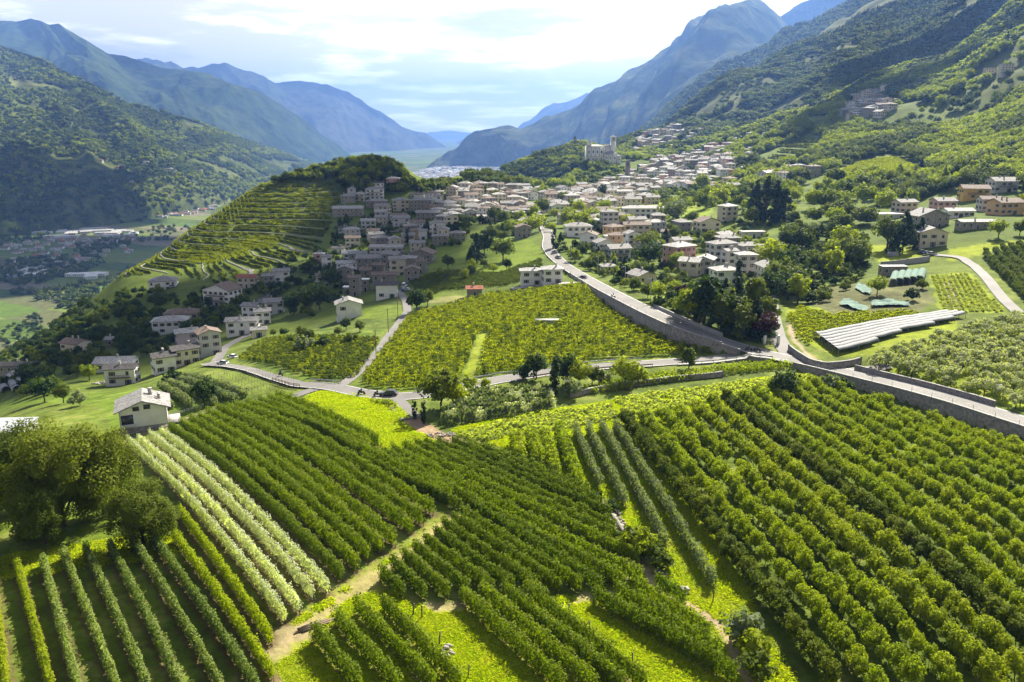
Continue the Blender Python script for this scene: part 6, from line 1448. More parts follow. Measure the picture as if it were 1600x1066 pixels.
# the wooded mountainside
n = 120000; a_ = np.radians(rngm.uniform(-2, 36, n)); r_ = np.sqrt(rngm.uniform(480 ** 2, 2750 ** 2, n)); xy = np.stack((r_ * np.sin(a_), r_ * np.cos(a_)), 1)
zz = H(xy[:, 0], xy[:, 1]); pn = fbm(xy[:, 0] / 110, xy[:, 1] / 110, 77, 4) + .5
MEAD = [poly(p) for p in ([(1296,270),(1345,250),(1400,241),(1442,262),(1400,284),(1340,276)], [(1100,310),(1150,290),(1160,260),(1060,240),(960,262),(880,300),(900,330),(1000,345)], [(1160,250),(1230,225),(1290,215),(1290,232),(1220,262)], [(985,236),(1000,214),(1062,196),(1068,214),(1035,234)], [(1318,190),(1322,166),(1350,150),(1395,158),(1400,184),(1350,192)], [(1500,395),(1600,378),(1600,300),(1490,300),(1360,340),(1380,400)])]
pr = fade(12, 75, zz) * .95 + .25; pr = np.where(pn > .66, .04, pr); pr = np.where(zz < 8, .05, pr); pr = pr * np.clip(1.2 - r_ / 4000, .5, 1)
k = rngm.random(n) < pr
for M in MEAD: k &= ~inside(M, xy[:, 0], xy[:, 1])
xy, zz, r_, pn = xy[k], zz[k], r_[k], pn[k]; P = np.concatenate((xy, zz[:, None] - .4), 1); k = clear_of(P, 3); P, r_, pn = P[k], r_[k], pn[k]
con = (rngm.random(len(P)) < fade(120, 420, P[:, 2]) * .55)
S = rngm.uniform(7, 13, len(P)) * (.85 + .35 * np.clip(pn, 0, 1)) * np.where(con, 1.35, 1.0)
K = np.where(con, 4 + rngm.integers(0, 2, len(P)), rngm.integers(0, 4, len(P)))
FARL = [proto('farl%d' % i, mcopy(T_FAR[i][1], LEAF_MID, 'x')) for i in range(4)] + [proto('fary%d' % i, mcopy(T_FAR[i][1], LEAF_LIGHT, 'x')) for i in range(4)]
close = np.hypot(P[:, 0], P[:, 1]) < 1250
nearw = (P[:, 1] < 1500) & (P[:, 0] > 0) & ~con; K = np.where(nearw, np.where(fbm(P[:, 0] / 60, P[:, 1] / 60, 5, 3) > -.05, 10, 6) + rngm.integers(0, 4, len(P)), K)
K = np.where(close & (K >= 6), 14 + K % 4 + np.where(K >= 10, 4, 0), np.where(close & (K < 4), 14 + K, K)); FPM = [proto('fm%d' % i, mcopy(t[1], LEAF_MID, 'x')) for i, t in enumerate(T_MID)] + [proto('fl%d' % i, mcopy(t[1], LEAF_LIGHT, 'x')) for i, t in enumerate(T_MID)]
stuff('hillside_forest', FARP + FARL + FPM, P, np.stack((S * rngm.uniform(.9, 1.3, len(P)),) * 2 + (S,), 1), rngm.uniform(0, 6.28, len(P)), 'mixed forest covering the mountainside on the right', K)
print('forest', len(P))
def band_forest(name, grid, n, hs, label, t0, t1, conif, seed, patch=.0, light=False):
    rg = np.random.default_rng(seed); ns, nt, _ = grid.shape; i = rg.uniform(0, ns - 1.001, n); j = rg.uniform(t0 * (nt - 3) + 1, t1 * (nt - 3) + 1, n)
    i0, j0 = i.astype(int), j.astype(int); fi, fj = (i - i0)[:, None], (j - j0)[:, None]
    P = (grid[i0, j0] * (1 - fj) + grid[i0, j0 + 1] * fj) * (1 - fi) + (grid[i0 + 1, j0] * (1 - fj) + grid[i0 + 1, j0 + 1] * fj) * fi
    if patch: k = fbm(P[:, 0] / 140, P[:, 2] / 90 + P[:, 1] / 160, seed, 4) > patch; P = P[k]
    P = P - (0, 0, 1.0); m = len(P); K = np.where(rg.random(m) < conif, 4 + rg.integers(0, 2, m), rg.integers(0, 4, m)); S = rg.uniform(*hs, m)
    if light: K = np.where((K < 4) & (fbm(P[:, 0] / 120, P[:, 2] / 60, seed + 1, 3) > -.15), 6 + rg.integers(0, 8, m), K)
    stuff(name, FARP + FARL, P, S, rg.uniform(0, 6.28, m), label, K)
band_forest('slope_forest', P_near_left, 42000, (10, 20), 'woods and scrub on the olive green slope at the far left', 0, 1.004, .18, 31, -.24, True)
band_forest('ridge_forest', P_ridge, 30000, (14, 24), 'conifer forest on the blue green ridge at the upper right', 0, .9, .7, 32)
# the wooded top of the terraced hill and the dark mound behind the church
def wood(name, px, n, hs, label, protos, seed, pad=2):
    P = at_ground(scatter_in(poly(px), n, np.random.default_rng(seed)), -.3); k = clear_of(P, pad) & off_roads(P, 5.5); P = P[k]
    rg = np.random.default_rng(seed); stuff(name, protos, P, rg.uniform(*hs, len(P)), rg.uniform(0, 6.28, len(P)), label)
MIDP = [proto('mid%d' % i, t[1]) for i, t in enumerate(T_MID)]; MIDD = [proto('midd%d' % i, mcopy(t[1], LEAF_DARK, 'x')) for i, t in enumerate(T_MID)]; MIDL = [proto('midl%d' % i, mcopy(t[1], LEAF_LIGHT, 'x')) for i, t in enumerate(T_MID)]
SHR = [proto('shr%d' % i, t[1]) for i, t in enumerate(T_SHRUB)]; SHRD = [proto('shrd%d' % i, mcopy(t[1], LEAF_DARK, 'x')) for i, t in enumerate(T_SHRUB)]
wood('hilltop_wood', [(425,290),(470,274),(520,261),(577,253),(612,257),(632,272),(652,294),(630,302),(590,302),(545,302),(528,290),(535,276),(470,284)], 700, (5, 9), 'wood on the top of the terraced hill', MIDP + MIDD + MIDL, 41)
wood('mound_wood', [(722,285),(760,275),(842,253),(905,234),(930,250),(905,262),(860,285),(780,292)], 900, (7, 11), 'dark wood on the mound left of the church', FARP, 42)
wood('slope_scrub', [(0,600),(0,520),(60,490),(150,470),(230,452),(300,470),(420,430),(500,390),(530,400),(440,470),(330,520),(230,560),(120,590),(60,640)], 1000, (3, 7), 'dark scrub on the slope below the terraced hill', SHRD + SHR + MIDD, 43)
wood('garden_scrub', [(880,430),(900,340),(1060,340),(1200,350),(1230,420),(1200,470),(1090,480),(1000,455),(940,445)], 420, (1.8, 4.5), 'garden bushes among the houses right of the main road', SHR + SHRD + MIDL, 44, 0)
wood('garden_scrub', [(410,480),(520,400),(530,345),(650,330),(740,345),(720,385),(650,400),(530,470),(480,500)], 360, (1.8, 4.5), 'garden bushes among the houses of the village on the left', SHRD + SHR, 45, 0)
wood('town_trees', [(840,330),(900,290),(1000,260),(1080,235),(1160,245),(1150,300),(1000,320)], 620, (4, 8), 'trees among the roofs of the bright town', FARP + FARL[4:], 46, 0)
wood('town_trees', [(650,335),(700,300),(820,300),(840,340),(740,352)], 150, (4, 8), 'trees among the roofs of the upper village', FARP, 47, 0)
wood('hedge_mass', [(1010,322),(1060,312),(1100,300),(1160,302),(1170,318),(1110,330),(1060,325)], 160, (3, 6), 'bushy hedges round the yellow green meadow', MIDL + MIDP, 48)
wood('church_trees', [(890,275),(920,262),(975,262),(985,280),(930,300),(880,300)], 160, (4, 8), 'trees on the bank below the church', FARP + FARL, 49, 1)
wood('farm_scrub', [(1230,470),(1240,390),(1300,350),(1360,380),(1350,440),(1270,480)], 160, (2, 5), 'undergrowth of the wood left of the netted garden', SHR + SHRD, 50)
wood('lower_wood', [(1140,530),(1060,500),(1010,480),(1060,470),(1200,470),(1210,530)], 130, (2, 4.5), 'undergrowth of the garden wood above the road', SHRD + SHR, 51)

n = 16000; a_ = np.radians(rngm.uniform(-3, 15, n)); r_ = np.sqrt(rngm.uniform(1900 ** 2, 4250 ** 2, n)); q = np.stack((r_ * np.sin(a_), r_ * np.cos(a_)), 1); zq = H(q[:, 0], q[:, 1]); k = (zq > -185) & ((r_ > 2700) | (a_ < 0.03))
stuff('far_shelf_forest', FARP, np.concatenate((q, zq[:, None] - .5), 1)[k], rngm.uniform(11, 18, k.sum()), rngm.uniform(0, 6.28, k.sum()), 'dark forest on the slope dropping to the valley behind the church')
wood('edge_trees', [(648,297),(665,287),(700,283),(722,288),(705,297),(660,303)], 110, (4, 8), 'trees at the edge of the shelf above the valley gap', FARP, 53, 1)
# vines: rows of clumps
def vine_proto(key, mat, n=70, h=1.0, w=.45, leaf=.42, seed=3):
    rg = np.random.default_rng(seed); P = np.stack((rg.uniform(-.6, .6, n), rg.normal(0, w * .35, n), h * (.18 + .85 * rg.random(n))), 1); N = np.stack((rg.normal(0, .3, n), P[:, 1] * 2, .5 + rg.random(n)), 1)
    v, f = leaves(P, N, leaf, rg); return proto(key, mesh_np(key, v, f, mat))
VINE = [vine_proto('vine%d' % i, LEAF_VINE, 64, 1.0, .42, .34, 60 + i) for i in range(3)]; VINED = [vine_proto('vined%d' % i, LEAF_MID, 64, 1.0, .42, .34, 70 + i) for i in range(3)]
CROP = [vine_proto('crop%d' % i, LEAF_CROP, 40, .8, 1.0, .5, 80 + i) for i in range(3)]; SAGE = [vine_proto('sage%d' % i, LEAF_SAGE, 70, 1.1, .6, .42, 90 + i) for i in range(3)] + [vine_proto('spale', LEAF_PALE, 70, 1.1, .6, .36, 95)]
STALK = [vine_proto('stalk%d' % i, LEAF_YELLOW, 46, 1.2, .8, .34, 100 + i) for i in range(2)] + [vine_proto('stalkl', LEAF_LIGHT, 46, 1.2, .8, .34, 103)]
def vine_rows(name, px, dpx, gap, step, hs, protos, label, seed, hole=None, jit=.15, miss=.04):
    P = poly(px); a, b = gp(*dpx[0])[:2], gp(*dpx[1])[:2]; u = (b - a) / np.hypot(*(b - a)); nn = np.array((-u[1], u[0])); c = P.mean(0); R_ = np.hypot(*(P - c).T).max() + 5; rg = np.random.default_rng(seed)
    s, t = np.meshgrid(np.arange(-R_, R_, gap), np.arange(-R_, R_, step)); s, t = s.ravel() + rg.normal(0, jit * .5, s.size), t.ravel() + rg.normal(0, jit, s.size)
    Q = c + s[:, None] * nn + t[:, None] * u; k = inside(P, Q[:, 0], Q[:, 1]) & (rg.random(len(Q)) > miss)
    if hole is not None:
        for hp in hole: k &= ~inside(poly(hp), Q[:, 0], Q[:, 1])
    Q = Q[k]; k = off_roads(Q, 4.6); Q = Q[k]
    ang = math.atan2(u[1], u[0]); h = rg.uniform(*hs, len(Q)) * (1 + .2 * fbm(Q[:, 0] / 14, Q[:, 1] / 14, seed, 3)); S = np.stack((np.full(len(Q), step * .95), np.full(len(Q), 1.1), h), 1)
    stuff(name, protos, at_ground(Q, -.05), S, np.full(len(Q), ang) + PI * rg.integers(0, 2, len(Q)), label); print(name, len(Q))
vine_rows('vineyard', [(558,606),(640,494),(770,460),(905,447),(942,474),(1060,520),(1135,549),(1000,557),(860,572),(740,592),(640,610)], [(640,560),(900,535)], 2.7, 1.0, (1.5, 2.1), VINE + VINED[:1], 'bright green vineyard between the hamlet lane and the high road wall', 61, [[(716,600),(746,524),(764,518),(742,598)], [(834,498),(876,498),(880,510),(834,510)]])
vine_rows('vineyard', [(372,563),(412,532),(500,528),(594,530),(560,588),(520,600),(480,597),(430,582)], [(400,560),(580,552)], 2.6, 1.0, (1.3, 1.7), VINED + VINE[:1], 'dark green vineyard in level rows behind the side road', 62)
vine_rows('vineyard', [(690,455),(660,470),(640,440),(690,425),(780,428),(845,405),(850,430),(790,448)], [(690,450),(840,425)], 2.4, 1.3, (1.2, 1.6), VINED, 'small vineyard on the slope below the meadow with the spruce', 63)
vine_rows('vineyard', [(1228,500),(1250,482),(1300,495),(1420,490),(1440,496),(1280,522),(1262,540),(1240,520)], [(1250,520),(1420,492)], 2.2, 1.2, (1.2, 1.7), VINE, 'bright vineyard between the lane and the white plastic covers', 64)
vine_rows('vineyard', [(1300,272),(1345,254),(1398,246),(1436,262),(1395,280),(1340,274)], [(1310,270),(1420,255)], 3.2, 2.0, (1.4, 1.8), VINE, 'yellow green vineyard patch below the hillside woods', 65)
vine_rows('vegetables', [(1456,432),(1512,427),(1572,488),(1476,489)], [(1470,440),(1490,486)], 1.6, 1.3, (.5, .9), VINE + CROP, 'rows of vegetables on the sunny plot beside the lane', 66)
vine_rows('orchard_trees', [(1532,398),(1600,380),(1690,380),(1690,470),(1600,470)], [(1535,400),(1600,470)], 3.6, 2.0, (2.6, 3.4), [proto('o2%d' % i, mcopy(T_ORCH[i][1], LEAF_MID, 'x')) for i in range(3)], 'green orchard beyond the lane at the right edge', 67) if False else None
vine_rows('crop_strip', [(712,680),(800,654),(900,640),(948,632),(972,655),(900,668),(780,688),(740,690)], [(740,684),(940,645)], 1.5, 1.2, (.7, 1.2), CROP, 'pale leafy crop strip left of the little ditch', 68)
vine_rows('crop_strip', [(965,625),(1050,612),(1180,594),(1270,588),(1285,600),(1190,612),(1070,640),(985,656)], [(980,640),(1250,598)], 1.5, 1.2, (.7, 1.2), CROP, 'pale leafy crop strip reaching to the orchard corner', 69)
vine_rows('berry_block', [(688,660),(722,622),(760,616),(862,614),(866,640),(800,654),(700,664)], [(700,655),(860,630)], 2.0, 1.2, (1.9, 2.5), SAGE, 'dense block of grey green and whitish bushes beside the spreading tree', 70)
vine_rows('tall_grass', [(892,618),(960,600),(1050,586),(1150,574),(1238,570),(1250,578),(1130,588),(1050,598),(940,616)], [(900,615),(1200,575)], 1.3, 1.0, (1.0, 1.8), STALK, 'tall yellow green stalks along the low terrace wall', 71)
vine_rows('tall_grass', [(500,615),(560,616),(610,628),(618,638),(560,624)], [(510,614),(610,628)], 1.0, .9, (.5, 1.1), STALK + SHR[:1], 'rough grass on the bank below the side road', 72)
# orchard at the right edge
PR = poly([(1534,402),(1600,384),(1690,384),(1690,480),(1606,476)]); Q = []
rg = np.random.default_rng(77); a, b = gp(1540, 402)[:2], gp(1606, 470)[:2]; u = (b - a) / np.hypot(*(b - a)); nn = np.array((-u[1], u[0]))
for i in range(-40, 60):
    for j in range(-40, 60): Q.append(a + u * i * 2.2 + nn * j * 3.6 + rg.normal(0, .2, 2))
Q = np.array(Q); Q = Q[inside(PR, Q[:, 0], Q[:, 1])]; S = rg.uniform(2.8, 3.8, len(Q))
stuff('orchard_trees', [proto('o2%d' % i, mcopy(T_ORCH[i][1], LEAF_MID, 'x')) for i in range(4)], at_ground(Q, -.1), np.stack((S * .8, S * .8, S), 1), rg.uniform(0, 6.28, len(Q)), 'green orchard beyond the light lane at the right edge')
# terraced vines: clumps drawn onto contour lines, with dry stone walls between
def terraces(name, px, dz, n, hs, protos, label, seed, wallmat=True):
    Pp = poly(px); xy = scatter_in(Pp, n, np.random.default_rng(seed)); e_ = 2.0
    for _ in range(2):
        z = H(xy[:, 0], xy[:, 1]); gx = (H(xy[:, 0] + e_, xy[:, 1]) - H(xy[:, 0] - e_, xy[:, 1])) / (2 * e_); gy = (H(xy[:, 0], xy[:, 1] + e_) - H(xy[:, 0], xy[:, 1] - e_)) / (2 * e_)
        g2 = gx ** 2 + gy ** 2 + .01; tz = np.round(z / dz) * dz; k = np.clip((tz - z) / g2, -14, 14); xy = xy + np.stack((gx * k, gy * k), 1)
    z = H(xy[:, 0], xy[:, 1]); ang = np.arctan2(gy, gx) + PI / 2; ok = clear_of(np.concatenate((xy, z[:, None]), 1), 2)
    xy, z, ang = xy[ok], z[ok], ang[ok]; rg = np.random.default_rng(seed); m = len(xy)
    lvl = np.round(z / dz).astype(int); vin = (lvl % 4 != 0)
    Pn = np.concatenate((xy, z[:, None] - .1), 1); h = rg.uniform(*hs, m)
    stuff(name, protos, Pn[vin], np.stack((np.full(m, 3.0), np.full(m, 1.3), h), 1)[vin], ang[vin], label)
    if wallmat:
        v, f = boxes([(0, 0, .1, 1.1, .25, .8)]); wp = proto('wallbit', mesh_np('wallbit', v, f, STONE)); w_ = ~vin
        stuff(name + '_walls', [wp], Pn[w_], np.stack((np.full(m, 4.5), np.full(m, 2.0), np.full(m, 1.1)), 1)[w_], ang[w_], 'dry stone walls of the ' + label)
terraces('terraced_vines', [(182,438),(230,408),(270,384),(310,352),(345,332),(380,305),(412,290),(440,278),(520,290),(530,310),(500,380),(430,420),(400,440),(330,440),(280,425)], .9, 26000, (1.2, 1.9), VINE + VINED[:1], 'terraced vineyards on the round hill', 91)
terraces('terraced_vines', [(1120,300),(1180,268),(1230,226),(1290,216),(1300,240),(1230,270),(1180,296)], 1.4, 3500, (1.2, 1.9), VINED + VINE, 'terraced vineyards on the lower hillside by the town', 92, False)
vine_rows('vineyard', [(330,330),(365,312),(395,312),(372,345),(335,345)], [(340,330),(352,344)], 3.2, 2.2, (1.2, 1.8), VINE, 'bright vineyard patch near the crest of the terraced hill', 93)
vine_rows('vineyard', [(275,392),(330,386),(390,392),(385,402),(330,412),(278,408)], [(280,400),(380,396)], 3.0, 2.0, (1.2, 1.8), VINE, 'bright vineyard patch low on the terraced hill', 94)
vine_rows('vineyard', [(348,382),(400,372),(440,370),(430,388),(395,392),(352,388)], [(352,384),(430,376)], 3.0, 2.0, (1.2, 1.8), VINE, 'bright vineyard patch on the right shoulder of the terraced hill', 95)
vine_rows('vineyard', [(480,252+26),(530,268),(535,280),(500,288)], [(485,276),(530,272)], 3.0, 2.0, (1.2, 1.8), VINE, 'bright vineyard patch under the hilltop wood', 96)

def cover_at(q):
    ia = np.clip(((np.arctan2(q[:, 0], q[:, 1]) - az[0]) / (az[-1] - az[0]) * (NA - 1)).round().astype(int), 0, NA - 1); ir = np.clip(np.searchsorted(rr, np.hypot(q[:, 0], q[:, 1])), 0, NRr - 1); return COL[ir, ia, :3]
# tufts of grass on the bright strips near the camera
rg = np.random.default_rng(88); TV = []; BLADE = [leafmat('grass_blade', (.36, .43, .014), (.44, .48, .016), .5), leafmat('grass_blade_dry', (.42, .42, .04), (.45, .46, .06), .5), leafmat('grass_blade_fresh', (.28, .37, .012), (.36, .43, .014), .5)]
for i in range(3):
    n_ = 26; P_ = np.stack((rg.normal(0, .5, n_), rg.normal(0, .5, n_), rg.uniform(.05, .35, n_)), 1); v, f = leaves(P_, rg.normal(0, 1, (n_, 3)) * (1, 1, .35), .30, rg, .4, 2.0); TV.append(proto('tuft%d' % i, mesh_np('tuft', v, f, BLADE[i])))
TZ = [([(405,1010),(705,812),(600,905),(640,950),(720,945),(950,930),(1005,895),(1065,930),(1170,1090),(420,1090)], 11000), ([(700,672),(800,650),(960,625),(1200,590),(1290,590),(1290,620),(1060,660),(1100,800),(1170,930),(1240,1066),(1140,1066),(1110,980),(1060,920),(1005,850),(945,775),(850,722),(760,690)], 14000), ([(455,632),(500,612),(560,616),(612,626),(640,652),(690,688),(720,695),(640,708),(592,700),(520,665),(470,642)], 6000), ([(0,872),(120,850),(215,838),(280,840),(270,870),(120,890),(0,905)], 900)]
tq = np.concatenate([scatter_in(poly(z_), n_, rg) for z_, n_ in TZ]); tq = tq[(lambda c: c[:, 1] > c[:, 0] * 1.08)(cover_at(tq))]; sz_ = np.clip(.35 + .5 * fbm(tq[:, 0] / 5, tq[:, 1] / 5, 9, 3) + .15 * rg.random(len(tq)), .12, 1.0)
stuff('grass_tufts', TV, at_ground(tq, -.02), np.stack((.5 + .5 * sz_, .5 + .5 * sz_, sz_), 1), rg.uniform(0, 6.28, len(tq)), 'tufts of bright grass on the open strips')
# the valley far below: trees along fields and the roofs of its towns
def valley_pts(n, seed, ok):
    rg = np.random.default_rng(seed); out = []
    u, v = rg.uniform(-60, 760, n), rg.uniform(278, 500, n)
    for a, b in zip(u, v):
        if ok(a, b):
            d = ray(a, b); t = (-205 - CAM_H) / d[2]; q = d * t
            if t > 0 and q[1] < 9000: out.append((q[0], q[1], -205.5))
    return np.array(out)
q = valley_pts(9000, 5, lambda u, v: v > 300 and u < 420); k = (fbm(q[:, 0] / 160, q[:, 1] / 220, 44, 4) > .26); q = q[k]; k = H(q[:, 0], q[:, 1]) < -195; q = q[k]
stuff('valley_trees', FARP, q, rngm.uniform(7, 14, len(q)), rngm.uniform(0, 6.28, len(q)), 'tree belts and copses on the valley floor far below')
def vtown(name, regs, n, label, seed, kk, sc=1.15):
    pts = []
    for reg in regs:
        P = np.array(reg, float); b0, b1 = P.min(0), P.max(0); rg = np.random.default_rng(seed); c = 0
        while c < n:
            u, v = rg.uniform(b0, b1)
            if inside(P, np.array([u]), np.array([v]))[0]:
                d = ray(u, v); t = (-205 - CAM_H) / d[2]; q = d * t; pts.append((q[0], q[1], -205.8)); c += 1
    pts = np.array(pts); rg = np.random.default_rng(seed); stuff(name, HP, pts, np.full(len(pts), sc), rg.choice((.2, .3, 1.8, .1), len(pts)) + rg.normal(0, .1, len(pts)), label, rg.choice(kk, len(pts)))
vtown('valley_town', [[(225,338),(260,326),(340,318),(345,326),(300,336),(240,344)], [(340,300),(420,290),(430,300),(350,312)]], 70, 'roofs of the valley town at the foot of the left slope', 3, (0, 1, 2, 3))
vtown('valley_town', [[(0,388),(40,376),(110,380),(120,392),(20,398)], [(60,372),(200,366),(210,378),(130,388)], [(0,410),(90,395),(230,380),(240,392),(60,425)]], 30, 'scattered houses of the valley settlement', 4, (0, 1, 2, 3))
vtown('valley_works', [[(30,366),(60,358),(200,358),(210,370),(60,374)]], 16, 'long pale industrial roofs on the valley floor', 6, (4, 5, 4))
vtown('valley_works', [[(20,428),(60,426),(80,432),(30,434)], [(120,432),(150,430),(150,438)]], 3, 'pale greenhouse roofs in the valley meadows', 7, (4, 5))
vtown('valley_city', [[(645,277),(660,266),(700,260),(790,262),(800,272),(740,281),(690,283)]], 900, 'pale roofs of the distant city in the gap of the valley', 8, (0, 1, 3, 3, 3, 4), 1.7)
# hamlet on the shadowed slope and the village on the shoulder of the pyramid mountain
i_ = rngm.integers(50, 90, 20); j_ = rngm.integers(180, 205, 20); q = P_near_left[i_, j_] - (0, 0, 1.5); stuff('slope_hamlet', HP[:4], q, np.full(20, 1.3), rngm.uniform(0, 3, 20), 'few pale houses on the dark wooded slope at the far left')

# ---------------------------------------------------------------- vehicles
CARC = {}
for n_, c_ in dict(white=(.7,.7,.7), silver=(.45,.46,.47), dark=(.03,.035,.045), blue=(.05,.10,.25), red=(.35,.04,.03), black=(.015,.015,.017), grey=(.2,.2,.21)).items(): CARC[n_] = plain('car_paint_' + n_, c_, .25, .04, 1, 0, .6)
RUB = plain('rubber', (.02,.02,.02), .8); LAMPW = plain('lamp_glass', (.8,.8,.75), .15); LAMPR = plain('lamp_red', (.35,.02,.02), .2)
def loft(sections):
    """closed cross sections (lists of equal length) joined into a skin with end caps"""
    n = len(sections[0]); V = [p for s in sections for p in s]; F = [(i * n + k, i * n + (k + 1) % n, (i + 1) * n + (k + 1) % n, (i + 1) * n + k) for i in range(len(sections) - 1) for k in range(n)]
    return V, F + [tuple(reversed(range(n))), tuple(range((len(sections) - 1) * n, len(sections) * n))]
def ringx(x, hw, z0, z1, r=.12): return [(x, -hw, z0 + r), (x, -hw + r, z0), (x, hw - r, z0), (x, hw, z0 + r), (x, hw, z1 - r), (x, hw - r, z1), (x, -hw + r, z1), (x, -hw, z1 - r)]
def make_car(van=False):
    L2, hw = (2.45, .95) if van else (2.1, .86)
    bel = 1.15 if van else .88; top = 2.05 if van else 1.44
    b = loft([ringx(-L2, hw * .86, .45, bel * .86), ringx(-L2 + .15, hw * .97, .3, bel * .98), ringx(-.9, hw, .25, bel), ringx(.8, hw, .25, bel), ringx(L2 - .3, hw * .96, .28, bel * .84), ringx(L2, hw * .84, .42, bel * .72)])
    x0, x1, x2, x3 = (-2.35, -2.2, .9, 1.5) if van else (-1.85, -1.35, .25, 1.0)
    c = loft([ringx(x0, hw * .82, bel - .08, bel + .02, .04), ringx(x1, hw * .80, bel - .08, top, .1), ringx(x2, hw * .78, bel - .08, top, .1), ringx(x3, hw * .82, bel - .08, bel + .02, .04)])
    r = loft([ringx(x1 + .04, hw * .74, top - .04, top + .03, .03), ringx(x2 - .04, hw * .72, top - .04, top + .03, .03)])
    ang = np.linspace(0, 2 * PI, 14, endpoint=False)
    def cyl(r_, w): V = [(r_ * math.cos(a), y, r_ * math.sin(a)) for y in (-w / 2, w / 2) for a in ang]; return V, [(k, (k + 1) % 14, 14 + (k + 1) % 14, 14 + k) for k in range(14)] + [tuple(reversed(range(14))), tuple(range(14, 28))]
    return dict(body=mesh_py('body', *b, CARC['white']), cabin=mesh_py('cabin', *c, GLASS), roof=mesh_py('roof_panel', *r, CARC['white']), wheel=mesh_py('wheel', *cyl(.31, .2), RUB), rim=mesh_py('rim', *cyl(.19, .22), STEEL),
        head=mesh_np('headlight', *boxes([(0, 0, 0, .1, .34, .16)]), LAMPW), tail=mesh_np('tail_light', *boxes([(0, 0, 0, .08, .28, .2)]), LAMPR), dims=(L2, hw, bel))
CARM, VANM = make_car(), make_car(True)
def car(u, v, rz, col, label, van=False, group=None):
    p = gp(u, v); M = VANM if van else CARM; L2, hw, bel = M['dims']
    e = add('parked_van' if van else 'parked_car', None, None, (p[0], p[1], p[2] + .14), R(rz)); tag(e, label, 'van' if van else 'car', group)
    o = add('body', M['body'], e); set_mat(o, CARC[col]); add('cabin', M['cabin'], e); o = add('roof_panel', M['roof'], e); set_mat(o, CARC[col])
    for x in (-L2 * .62, L2 * .62):
        for y in (-hw * .9, hw * .9): w_ = add('wheel', M['wheel'], e, (x, y, .31)); add('rim', M['rim'], w_)
    for y in (-hw * .6, hw * .6): add('headlight', M['head'], e, (L2 - .04, y, bel * .62)); add('tail_light', M['tail'], e, (-L2 + .02, y, bel * .72))
car(608, 619, 172, 'dark', 'dark car driving where the side road meets the farm track')
car(348, 570, 160, 'silver', 'silver car parked beside the white houses at the end of the side road'); car(363, 560, 150, 'white', 'white car on the lane above the silver parked car')
car(632, 449, 80, 'white', 'white camper van parked at the hamlet lane', True); car(637, 455, 85, 'silver', 'silver car right of the white camper van'); car(631, 455, 80, 'blue', 'blue car below the white camper van')
for i, (u, v, rz, c, l) in enumerate([(612,363,20,'white','white car at the left of the upper street parking'),(619,363,20,'silver','silver car in the upper street parking'),(627,362,20,'grey','grey car in the upper street parking'),(635,359,70,'white','white car at the right of the upper street parking'),(601,377,88,'white','white car on the steep village street'),(604,390,88,'grey','grey car low on the steep village street'),
    (1442,396,10,'dark','dark car in front of the beige farmhouse'),(1449,398,8,'blue','blue car by the lane at the farmhouses'),(1456,399,5,'silver','silver car by the lane at the farmhouses'),(910,436,140,'dark','dark car parked by the two white roadside buildings'),(872,404,125,'silver','silver car on the bend of the main road'),(842,345,100,'white','white car high on the main road'),(270,449,5,'silver','silver car beside the white hip roofed house below the terraces'),(316,490,10,'grey','grey car beside the low brown roofed house')]):
    car(u, v, rz, c, l)
# ---------------------------------------------------------------- riders on the roads
ang = np.linspace(0, 2 * PI, 12, endpoint=False)
def wheelmesh(r, w): V = [(r * q * math.cos(a), y, r * q * math.sin(a)) for (y, q) in ((-w / 2, .9), (0, 1), (w / 2, .9)) for a in ang]; return mesh_py('wheel', V, [(j * 12 + k, j * 12 + (k + 1) % 12, (j + 1) * 12 + (k + 1) % 12, (j + 1) * 12 + k) for j in range(2) for k in range(12)] + [tuple(reversed(range(12))), tuple(range(24, 36))], RUB)
MW = wheelmesh(.31, .13)
mb = loft([[(-.75, y, z) for (y, z) in ((-.10, .72), (.10, .72), (.08, .88), (-.08, .88))], [(-.3, y, z) for (y, z) in ((-.17, .40), (.17, .40), (.14, .80), (-.14, .80))], [(.15, y, z) for (y, z) in ((-.18, .32), (.18, .32), (.17, .98), (-.17, .98))], [(.55, y, z) for (y, z) in ((-.15, .62), (.15, .62), (.16, 1.12), (-.16, 1.12))], [(.78, y, z) for (y, z) in ((-.08, .75), (.08, .75), (.08, .98), (-.08, .98))]])
MB_ = mesh_py('body', *mb, CARC['black']); v, f = joinm([tubeline([(.5, -.36, 1.12), (.55, 0, 1.08), (.5, .36, 1.12)], .025), tubeline([(.74, .08, .3), (.55, .08, 1.05)], .03), tubeline([(.74, -.08, .3), (.55, -.08, 1.05)], .03)]); MH = mesh_np('handlebar', v, f, STEEL)
def skin_person(name, nodes, edges, mats):
    me = bpy.data.meshes.new(name); me.from_pydata([n[:3] for n in nodes], edges, []); me.materials.append(mats); o = bpy.data.objects.new(name, me); link(o)
    sk = o.modifiers.new('skin', 'SKIN'); 
    if not me.skin_vertices: me.attributes
    for i, n in enumerate(nodes): me.skin_vertices[0].data[i].radius = (n[3], n[3])
    me.skin_vertices[0].data[0].use_root = True; o.modifiers.new('sub', 'SUBSURF').levels = 1; o.modifiers['sub'].render_levels = 1; return o
CLOTH = plain('dark_jacket', (.04,.04,.05), .8)
bpy.context.view_layer.update()
